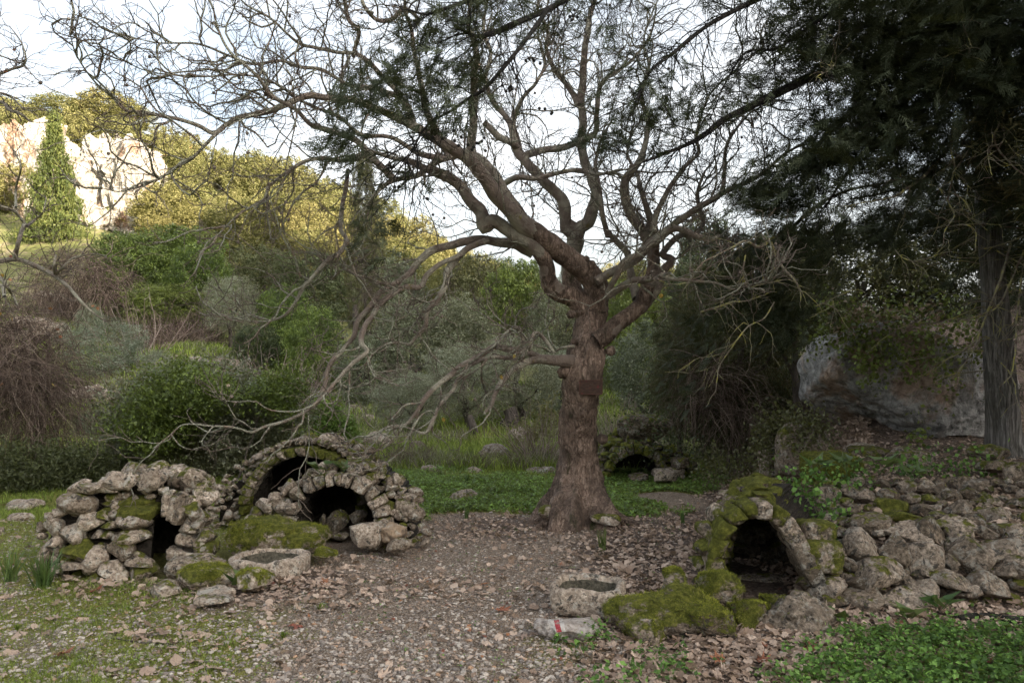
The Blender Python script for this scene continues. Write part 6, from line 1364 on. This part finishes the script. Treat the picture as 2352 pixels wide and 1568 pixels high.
def cover():
    def add(name, label, v, f, r, mat): o = obj(name, mkmesh(name, v, f, mat, False, {'rnd': r})); tag(o, label, None, None, 'stuff'); return o
    # short turf in the foreground and left
    X, Y, Z, g = scatter(150000, (-80, 1500), (3.85, 9.0), lambda X, Y: np.clip((greenmask(X, Y) - .30) * 1.3, 0, 1) * (.35 + .65 * (n2(X, Y, 5.5, 77, 2) > -.02)) * ~blocked(X, Y), 51)
    tall = 1 + 1.6 * np.clip(n2(X, Y, 2.2, 78, 2) * 2, 0, 1) + 1.4 * sstep(-1.8, -2.8, X)
    h = g.uniform(.008, .022, len(X)) * tall; v, f, r = blades(X, Y, Z, h, .0011 + .00035 * Y / 4 + 0 * h, g, .8); print('turf', len(f)); add('turf', 'short mossy turf in patches over the gravel', v, f, r, MAT['grass'])
    # bright band of clover and grass beyond the clearing
    X, Y, Z, g = scatter(90000, (850, 1750), (8.2, 12.6), lambda X, Y: np.clip((greenmask(X, Y) - .35) * 1.6, 0, 1) * sstep(8.0, 9.4, Y + n2(X, Y, .8, 41, 4) * 2.0) * (1 - sstep(10.8, 12.6, Y + n2(X, Y, 1.2, 43, 3) * 2)) * ~blocked(X, Y), 52)
    p = np.stack([X, Y, Z + g.uniform(.01, .05, len(X)) * (1 + 1.2 * np.clip(n2(X, Y, 2.0, 44, 3) * 2, 0, 1.5))], -1); v, f, r = leafquads(p, g.uniform(.016, .045, len(p)), .7, 1.6, 5, None, 0.0, True); add('clover', 'bright green clover and weeds between the plane tree and the meadow', v, f, r, MAT['leaf_nettle'])
    X, Y, Z, g = scatter(60000, (-80, 1800), (8.4, 13), lambda X, Y: np.clip((greenmask(X, Y) - .3) * 1.3, 0, 1) * .7 * ~blocked(X, Y), 53)
    h = g.uniform(.03, .10, len(X)); v, f, r = blades(X, Y, Z, h, .0035 + 0 * h, g, .6); add('grass', 'taller grass behind the stone arches', v, f, r, MAT['grass'])
    # meadow further back
    X, Y, Z, g = scatter(60000, (-80, 1700), (12, 34), lambda X, Y: .35 + .65 * (n2(X, Y, .5, 61, 3) > -.12), 54)
    h = g.uniform(.08, .26, len(X)) * (.7 + Y / 40); v, f, r = blades(X, Y, Z, h, .0066 * Y / 10, g, .5); add('meadow_grass', 'rough meadow grass rising to the trees', v, f, r, MAT['grass'])
    X, Y, Z, g = scatter(60000, (-80, 1700), (12.2, 30), lambda X, Y: 1.0 * (n2(X, Y, .7, 63, 3) > .06), 55)
    h = g.uniform(.12, .34, len(X)); v, f, r = blades(X, Y, Z, h, .004 * Y / 10, g, .7); add('dry_scrub', 'grey dry scrub among the meadow grass', v, f, r, MAT['drygrass'])
    # nettles, lower right
    def nd(X, Y): return np.clip(sstep(1.0, 2.0, X - .55 * (Y - 3.9)) * (1 - sstep(4.55, 4.95, Y)) * 1.2 + n2(X, Y, 2.6, 71, 3) * 1.0 - .15, 0, 1)
    X, Y, Z, g = scatter(2600, (1250, 2450), (3.8, 5.0), nd, 56)
    k_ = 9; H = g.uniform(.03, .13, len(X)); lv = []
    px = np.repeat(X, k_) + g.normal(size=len(X) * k_) * .022; py = np.repeat(Y, k_) + g.normal(size=len(X) * k_) * .022; pz = np.repeat(Z, k_) + np.repeat(H, k_) * g.uniform(.3, 1.05, len(X) * k_)
    v, f, r = leafquads(np.stack([px, py, pz], -1), g.uniform(.018, .042, len(px)), .65, 1.8, 6); print('nettle', len(f)); add('nettles', 'low green nettles filling the lower right corner', v, f, r, MAT['leaf_nettle'])
    X, Y, Z, g = scatter(9000, (-80, 2300), (3.85, 9), lambda X, Y: .25 * (n2(X, Y, 3, 72, 2) > .08) * ~blocked(X, Y), 57)
    X = np.repeat(X, 4) + g.normal(size=len(X) * 4) * .012; Y = np.repeat(Y, 4) + g.normal(size=len(Y) * 4) * .012; v, f, r = leafquads(np.stack([X, Y, hgt(X, Y) + g.uniform(.003, .02, len(X))], -1), g.uniform(.008, .02, len(X)), .6, 2.5, 7); add('small_weeds', 'tiny green weeds dotted over gravel and litter', v, f, r, MAT['leaf_nettle'])
    # leaf litter
    def ld(X, Y): return np.clip(littermask(X, Y) ** 1.1 + .035, 0, 1) * ~blocked(X, Y)
    X, Y, Z, g = scatter(23000, (-80, 2400), (3.8, 10.5), ld, 58)
    sz = g.uniform(.05, .15, len(X)) * (1 - .25 * sstep(6, 9, Y)); v, f, r = leafbatch(np.stack([X, Y, Z + g.uniform(.004, .03, len(X))], -1), sz, .34, 8, 14, .5); print('litter', len(f)); add('leaf_litter', 'brown plane leaves strewn over the clearing', v, f, r, MAT['litter'])
    X, Y, Z, g = scatter(30000, (300, 2400), (3.8, 10.5), lambda X, Y: np.clip(littermask(X, Y) + .15, 0, 1) * ~blocked(X, Y), 59)
    v, f, r = leafquads(np.stack([X, Y, Z + .006], -1), g.uniform(.015, .045, len(X)), .7, 2.2, 9); add('leaf_scraps', 'broken bits of brown leaf between the larger leaves', v, f, r, MAT['litter'])
    X, Y, Z, g = scatter(900, (-60, 1900), (3.85, 8), lambda X, Y: .12 + .5 * np.exp(-((X + .5) / .7) ** 2 - ((Y - 5.6) / 1.0) ** 2) + .4 * np.exp(-((X + 2.2) / 1.0) ** 2 - ((Y - 5.6) / .25) ** 2), 60)
    v, f, r = leafbatch(np.stack([X, Y, Z + .012], -1), g.uniform(.02, .06, len(X)), .3, 11, 17, .4); add('red_leaves', 'small reddish leaves scattered on the gravel', v, f, r, MAT['redleaf'])
    # brown leaves caught on the slope and on the boulder
    X, Y, Z, g = scatter(6500, (1560, 2000), (9.0, 11.5), lambda X, Y: .9 * sstep(2.4, 3.0, X), 61)
    v, f, r = leafbatch(np.stack([X, Y, Z + .02], -1), g.uniform(.06, .14, len(X)), .5, 12, 13, .4); add('slope_litter', 'brown leaves lying on the slope beside the huge boulder', v, f, r, MAT['litter'])
    # large leaves close by, one by one
    g = np.random.default_rng(77); n = 0
    while n < 290:
        y = g.uniform(4.0, 5.9); x = g.uniform(-60, 2300); X = (x - 1176) * y / F
        if g.random() > float(np.clip(littermask(np.array([X]), np.array([y]))[0] * 1.1 + .10, 0, 1)) or blocked(np.array([X]), np.array([y]))[0]: continue
        sc_ = g.uniform(.10, .17); m = LR if g.random() < .09 else LM
        o = obj('fallen_leaf', m[g.integers(len(m))], ground, (X, y, float(hgt(X, y)) + .02), (g.normal() * .22, g.normal() * .22, g.uniform(0, 6.28)), (sc_,) * 3); n += 1
    # pebbles
    X, Y, Z, g = scatter(36000, (-80, 2000), (3.8, 8.6), lambda X, Y: np.clip(1.0 - littermask(X, Y) * .8 - .3 * (greenmask(X, Y) > .8), .05, 1) * ~blocked(X, Y), 62)
    k = NT('pebble'); v_ = k.attr('rnd'); pm = k.fin(k.mix(.3, k.ramp(v_, [(0, (.12, .09, .068)), (.35, (.32, .255, .205)), (.7, (.52, .44, .365)), (.93, (.70, .62, .53)), (.97, (.55, .32, .17))]), k.ramp(k.noise(k.pos(), 90), [(.3, .08), (.7, .45)])), None, .9)
    XA, YA, ZA = X, Y, Z
    oct_ = (np.array([[1, 0, 0], [0, 1, 0], [-1, 0, 0], [0, -1, 0], [.1, 0, 1.]]), np.array([[0, 1, 4], [1, 2, 4], [2, 3, 4], [3, 0, 4]]))
    for lab, sel, (v0, f0) in (('small gravel and pebbles on the near path', YA <= 5.1, ico(1)), ('small gravel and pebbles further along the path', YA > 5.1, oct_)):
        X, Y, Z = XA[sel], YA[sel], ZA[sel]; N = len(X); sz = .0042 + .013 * g.random(N) ** 3.0; th = g.uniform(0, 6.28, N); ax = g.uniform(.7, 1.5, N); jit = 1 + .18 * g.normal(size=(N, len(v0), 1))
        vv = v0[None] * jit * np.stack([sz * ax, sz, sz * .6], -1)[:, None, :]; c, s_ = np.cos(th)[:, None], np.sin(th)[:, None]; vv = np.stack([vv[..., 0] * c - vv[..., 1] * s_, vv[..., 0] * s_ + vv[..., 1] * c, vv[..., 2]], -1) + np.stack([X, Y, Z + sz * .25], -1)[:, None, :]
        ff = (np.arange(N) * len(v0))[:, None, None] + f0[None]
        add('pebbles', lab, vv.reshape(-1, 3), ff.reshape(-1, 3), np.repeat(g.random(N), len(v0)), pm)
    # ivy over the boulder and hanging on the dark slope
    def ivy(label, boxes, n, seed, mat, sz=(.035, .065)):
        g = np.random.default_rng(seed); L = []
        tot = sum(a[2] * a[3] for a in boxes)
        for x, y, w, h, Yq in boxes:
            m = int(n / 12 * w * h / tot); c = np.stack([P(x + w / 2 * q, y + h / 2 * u, Yq + dd) for q, u, dd in zip(g.uniform(-1, 1, m), g.uniform(-1, 1, m), g.normal(size=m) * .10)])
            L.append((c[:, None, :] + g.normal(size=(m, 12, 3)) * np.array([.08, .05, .10])).reshape(-1, 3))
        p = np.vstack(L); v, f, r = leafquads(p, g.uniform(*sz, len(p)), .85, .2, seed); return add('ivy', label, v, f, r, mat)
    ivy('dark ivy spilling over the top of the huge boulder', [(1960, 770, 260, 90, 9.35), (2060, 800, 170, 110, 9.3), (1900, 770, 140, 70, 9.5), (2190, 780, 160, 110, 9.25), (2060, 720, 360, 90, 9.9), (2000, 860, 60, 70, 9.1), (2180, 870, 50, 90, 9.05), (2110, 990, 34, 110, 9.0)], 3000, 91, MAT['leaf_green'])
    ivy('ivy and weeds over the masonry of the small arch', [(1540, 1000, 70, 90, 10.9), (1480, 955, 120, 30, 11.0), (1570, 1040, 70, 90, 10.9), (1420, 1040, 50, 40, 10.8), (1500, 1010, 110, 20, 10.8)], 700, 92, MAT['leaf_dark'], (.03, .05))
    ivy('dark creepers on the leaf covered slope', [(1800, 1010, 120, 120, 9.3), (1690, 1080, 160, 50, 10.0), (1860, 1000, 90, 80, 8.9)], 4000, 93, MAT['leaf_dark'], (.03, .05))
    ivy('leafy weeds crowning the rubble beside the mossy arch', [(1890, 1120, 240, 60, 6.9), (2030, 1090, 240, 40, 7.6), (1860, 1180, 140, 60, 6.0), (2180, 1080, 200, 50, 7.6)], 1500, 94, MAT['leaf_nettle'], (.03, .055))
    g = np.random.default_rng(5)
    c = np.stack([P(x, y, Yq) for x, y, Yq in zip(g.uniform(1900, 2170, 420), g.normal(size=420) * 22 + 735, g.uniform(9.3, 9.7, 420))]); v, f, r = leafbatch(c, g.uniform(.06, .12, 420), .6, 14, 17, .4); add('caught_leaves', 'rust brown leaves caught in the ivy above the huge boulder', v, f, r, MAT['litter'])
cover()

# ---- strap leaved clumps, arums
def clump(label, x, y, Y, n, L, w, seed, mat='grass', name='grass_clump', lean=.5):
    c = P(x, y, Y); c[2] = float(hgt(c[0], c[1])); e = empty(name, c); tag(e, label, 'plant'); g = np.random.default_rng(seed); m = 7; s = np.linspace(0, 1, m)[None, :]
    a = g.uniform(0, 6.28, n)[:, None]; l = g.uniform(.5, 1, n)[:, None] * L; o = g.uniform(.15, 1, n)[:, None] * lean
    r_ = l * (s * o); z = l * (s - .55 * o * s ** 2.4); q = np.stack([np.cos(a) * r_ + g.normal(size=(n, 1)) * L * .06, np.sin(a) * r_ + g.normal(size=(n, 1)) * L * .06, z], -1)
    sd = np.stack([-np.sin(a), np.cos(a), 0 * a], -1) * (w * (1 - s ** 2.5) * .5 + .0006)[..., None]
    v = np.stack([q - sd, q + sd + np.array([0, 0, w * .2])], 2).reshape(-1, 3); i = (np.arange(n) * m * 2)[:, None] + (np.arange(m - 1) * 2)[None, :]; f = np.stack([i, i + 1, i + 3, i + 2], -1).reshape(-1, 4)
    obj('leaves', mkmesh('leaves', v, f, MAT[mat], True, {'rnd': np.repeat(g.random(n), m * 2)}), e); return e
clump('grey green iris clump on bare ground right of the plane tree', 1385, 1262, 6.85, 46, .24, .007, 1, 'arum', 'iris_clump', .35)
clump('narrow leaved iris clump further right in the leaves', 1568, 1200, 8.0, 26, .18, .007, 2, 'arum', 'iris_clump', .35)
clump('big strap leaved clump in front of the low kiln', 100, 1365, 5.75, 70, .36, .010, 3, 'arum', 'grass_clump', .7)
clump('strap leaved clump at the left edge', 22, 1352, 5.9, 40, .34, .009, 4, 'arum', 'grass_clump', .6)
clump('dark strap leaved clump between the low kiln and the wide arch', 452, 1160, 8.2, 40, .24, .014, 5, 'arum', 'grass_clump', .9)
clump('dry grass tuft behind the low kiln', 415, 1150, 8.6, 90, .38, .004, 6, 'drygrass', 'grass_clump', .6)
clump('strap leaved tuft beside the leftmost white rock', 1010, 1095, 11.4, 24, .16, .016, 7, 'arum', 'grass_clump', .9)
clump('strap leaved tuft in the grass right of the white rocks', 1072, 1117, 10.6, 26, .22, .010, 8, 'arum', 'grass_clump', .5)
clump('grass tuft in front of the angular lichened rock', 1070, 1205, 8.3, 30, .17, .006, 9, 'arum', 'grass_clump', .4)
clump('dry grass tuft left of the low kiln', 90, 1185, 7.9, 50, .26, .004, 10, 'grass', 'grass_clump', .6)
clump('small grass tuft in the turf before the low kiln', 650, 1462, 4.7, 90, .05, .004, 11, 'grass', 'grass_clump', .8)
clump('wide flat tuft of turf right of the small grass tuft', 735, 1398, 5.2, 120, .06, .004, 12, 'grass', 'grass_clump', .8)
clump('grass tuft at the left in the gravel', 40, 1445, 4.85, 90, .05, .004, 13, 'grass', 'grass_clump', .8)
def arum(label, x, y, Y, h, seed, n=4, wl=.07):
    c = P(x, y, Y); c[2] = float(hgt(c[0], c[1])) if y > 1180 else c[2]; e = empty('arum_plant', c); tag(e, label, 'plant'); g = np.random.default_rng(seed)
    for i in range(n):
        a = g.uniform(0, 6.28); t = np.array([math.cos(a) * h * .6, math.sin(a) * h * .6 - .02, h * g.uniform(.6, 1)]); s = np.linspace(0, 1, 6)[:, None]; q = t * s; q[:, 2] = t[2] * s[:, 0] ** .8
        v, f = tube(q, np.full(6, .0022), 5); obj('stem', mkmesh('stem', v, f, MAT['arum'], True, {'rnd': np.full(len(v), .6)}), e)
        o = np.array([[0, .0], [.25, .35], [.55, .30], [.5, 0], [.35, -.25], [.22, -.6], [.0, -1.25], [-.22, -.6], [-.35, -.25], [-.5, 0], [-.55, .30], [-.25, .35]]) * wl
        V = np.c_[o[:, 0], o[:, 1], np.abs(o[:, 0]) * .5]; V = np.vstack([[0, -.2 * wl, 0], V]); F_ = np.array([[0, k_, k_ % 12 + 1] for k_ in range(1, 13)])
        obj('leaf', mkmesh('leaf', V, F_, MAT['arum'], False, {'rnd': np.full(13, g.random())}), e, tuple(t), (g.uniform(-.9, -.2), g.normal() * .3, a + 1.57))
for i, (lab, x, y, Y, h, w) in enumerate([('arum plant with broad leaves before the round trough', 548, 1320, 5.75, .09, .085), ('arum plant in leaves before the lichen speckled boulder', 1925, 1450, 4.9, .10, .075), ('arum leaf standing at foot of the dry stone wall', 2085, 1432, 4.95, .08, .07), ('arum plant below the right end of the dry stone wall', 2160, 1380, 5.15, .09, .075),
                                          ('arum plant rising between the mossy boulders', 1545, 1390, 4.85, .10, .07), ('arum plant beside the small mossy stone', 1520, 1325, 5.2, .07, .05), ('arum plant sprouting on top of the smaller arch', 738, 1090, 7.1, .10, .09), ('second arum plant on top of the smaller arch', 790, 1085, 7.15, .07, .07),
                                          ('arum plant on the rubble bank', 1945, 1085, 7.3, .14, .10), ('arum plant in the middle of the rubble bank', 2020, 1090, 7.1, .14, .10), ('arum plant right of the others on the rubble bank', 2095, 1105, 6.9, .12, .08), ('arum plant behind the mossy vault', 1870, 1090, 7.4, .14, .10), ('arum sprig below the round trough', 1478, 1452, 4.6, .05, .03)]):
    if 'sprig' in lab: continue
    arum(lab, x, y, Y, h, i, 6, w)
# a fallen log at the right edge and some sticks
def stick(label, pts, r, seed, mat='bark', name='stick'):
    q = np.array([P(x, y, Y) for x, y, Y in pts]); q[:, 2] = hgt(q[:, 0], q[:, 1]) + r * .8; rr = np.full(len(q), r) * np.linspace(1, .5, len(q)); c = catmull(np.c_[q, rr], .03); b = c[0, :3]
    v, f = tube(c[:, :3] - b, c[:, 3], 12, .3, seed); o = obj(name, mkmesh(name, v, f, MAT[mat]), None, tuple(b)); tag(o, label, 'log' if r > .02 else 'stick')
stick('dark weathered branch lying at the right edge of the clearing', [(2420, 1440, 4.85), (2330, 1432, 4.9), (2260, 1418, 5.0), (2190, 1428, 4.95)], .032, 1, 'darkbranch', 'fallen_branch')
stick('thin curved stick between the iris clump and the square trough', [(1365, 1205 + 80, 6.2), (1300, 1293, 6.3), (1268, 1278, 6.4)], .006, 2)
stick('thin dark stick in the front gravel', [(400, 1500, 4.6), (330, 1496, 4.62), (255, 1489, 4.7)], .006, 3)
stick('short stick near the bottom of the picture', [(640, 1478, 4.6), (600, 1490, 4.55), (560, 1488, 4.55)], .005, 4)

# low rubble terraces on the left slope
def rubble_wall(label, x0, x1, y0, y1, Y, n, s0, s1, seed):
    e = empty('rubble_wall', (((x0 + x1) / 2 - 1176) * Y / F, Y, 0)); e.location[2] = float(hgt(e.location[0], Y)); tag(e, label, 'stone wall')
    for i in range(n):
        x = random.uniform(x0, x1); yy = Y + random.uniform(-.3, .5); y = y0 + (y1 - y0) * random.random() + 8 * math.sin(x * .05); c = P(x, y, yy); s_ = random.uniform(s0, s1); g0 = float(hgt(c[0], c[1])); c[2] = max(min(c[2], g0 + .6), g0)
        stone(e, c, (s_ * 1.4, s_, s_ * .85), tuple(random.uniform(-30, 30) for _ in range(3)), 'rough', 'limestone', random.uniform(-.3, .1), random.choice([.4, .9]))
rubble_wall('pale tumbled rubble wall across the left meadow', 120, 300, 900, 940, 22, 120, .14, .34, 1)
rubble_wall('rubble terrace at far left above the creeper mass', 20, 150, 700, 780, 31, 90, .2, .5, 2)
rubble_wall('small patch of pale rubble on the left slope below the fir', 90, 150, 640, 690, 36, 50, .2, .45, 3)
rubble_wall('pale stones of an old terrace right of the round grey shrub', 270, 400, 862, 880, 25, 34, .15, .35, 4)

# ------------------------------------------------------------------ moss pile on the mossiest stones
def moss_fur(parent, objs, n, seed, h=.009):
    g = np.random.default_rng(seed); PT = []; NR = []
    bpy.context.view_layer.update()
    for o in objs:
        m = np.array(o.matrix_world); k_ = len(o.data.vertices); co = np.empty(k_ * 3, np.float32); o.data.vertices.foreach_get('co', co); no = np.empty(k_ * 3, np.float32); o.data.vertices.foreach_get('normal', no)
        co = co.reshape(-1, 3) @ m[:3, :3].T + m[:3, 3]; nn = unit(no.reshape(-1, 3) @ np.linalg.inv(m[:3, :3]))
        area = np.prod(np.linalg.norm(m[:3, :3], axis=0)) ** (2 / 3) * (np.ptp(co, axis=0).max() if len(objs) == 1 else 1)
        ok = (nn[:, 2] * .5 + fbm(co * 8, 3, 3) * 1.7 + (o.get('moss', 0) - .52) * 1.2) > .06
        cnt = int(n * (1 if len(objs) == 1 else np.clip(area / .01, .3, 3) / len(objs)))
        if ok.sum() < 4: continue
        idx = g.choice(np.nonzero(ok)[0], cnt); sz = np.ptp(co, axis=0).max() / math.sqrt(k_) * 1.2
        PT.append(co[idx] + g.normal(size=(cnt, 3)) * sz * .7 * (1 - np.abs(nn[idx]) * .6)); NR.append(nn[idx])
    if not PT: return
    p = np.vstack(PT); nr = np.vstack(NR); N = len(p); d = unit(nr + g.normal(size=(N, 3)) * .55 + np.array([0, 0, .2])); sd = unit(np.cross(d, g.normal(size=(N, 3)))) * (h * .20)
    L = h * g.uniform(.5, 1.3, N)[:, None]; off = np.array(parent.location) if parent is not None else 0
    p = p - nr * .002; v = np.stack([p - sd, p + sd, p + d * L], 1).reshape(-1, 3) - off
    o = obj('moss', mkmesh('moss', v, np.arange(N * 3).reshape(N, 3), MAT['moss'], False, {'rnd': np.repeat(np.clip(fbm(p * 16, 4, 3) * .8 + .5 + g.normal(size=N) * .2, 0, 1), 3)}), parent)
    o['kind'] = 'stuff'
for r_ in [o for o in list(COL.objects) if o.parent is None and o.name.split('.')[0] == 'rock' and o.get('moss', 0) >= .40 and o.location.y < 8.5]:
    w_ = max(r_.dimensions[:]); moss_fur(r_, [r_], int(np.clip(9000 * w_ / .5, 2500, 16000)), 3, .010)
for r_ in [o for o in list(COL.objects) if o.parent is None and o.get('category') in ('stone arch', 'stone kiln', 'stone wall') and o.location.y < 8.5]:
    ch = [c for c in r_.children if c.get('moss', 0) >= .45]
    if ch: moss_fur(r_, ch, 320 * len(ch), 5, .008)
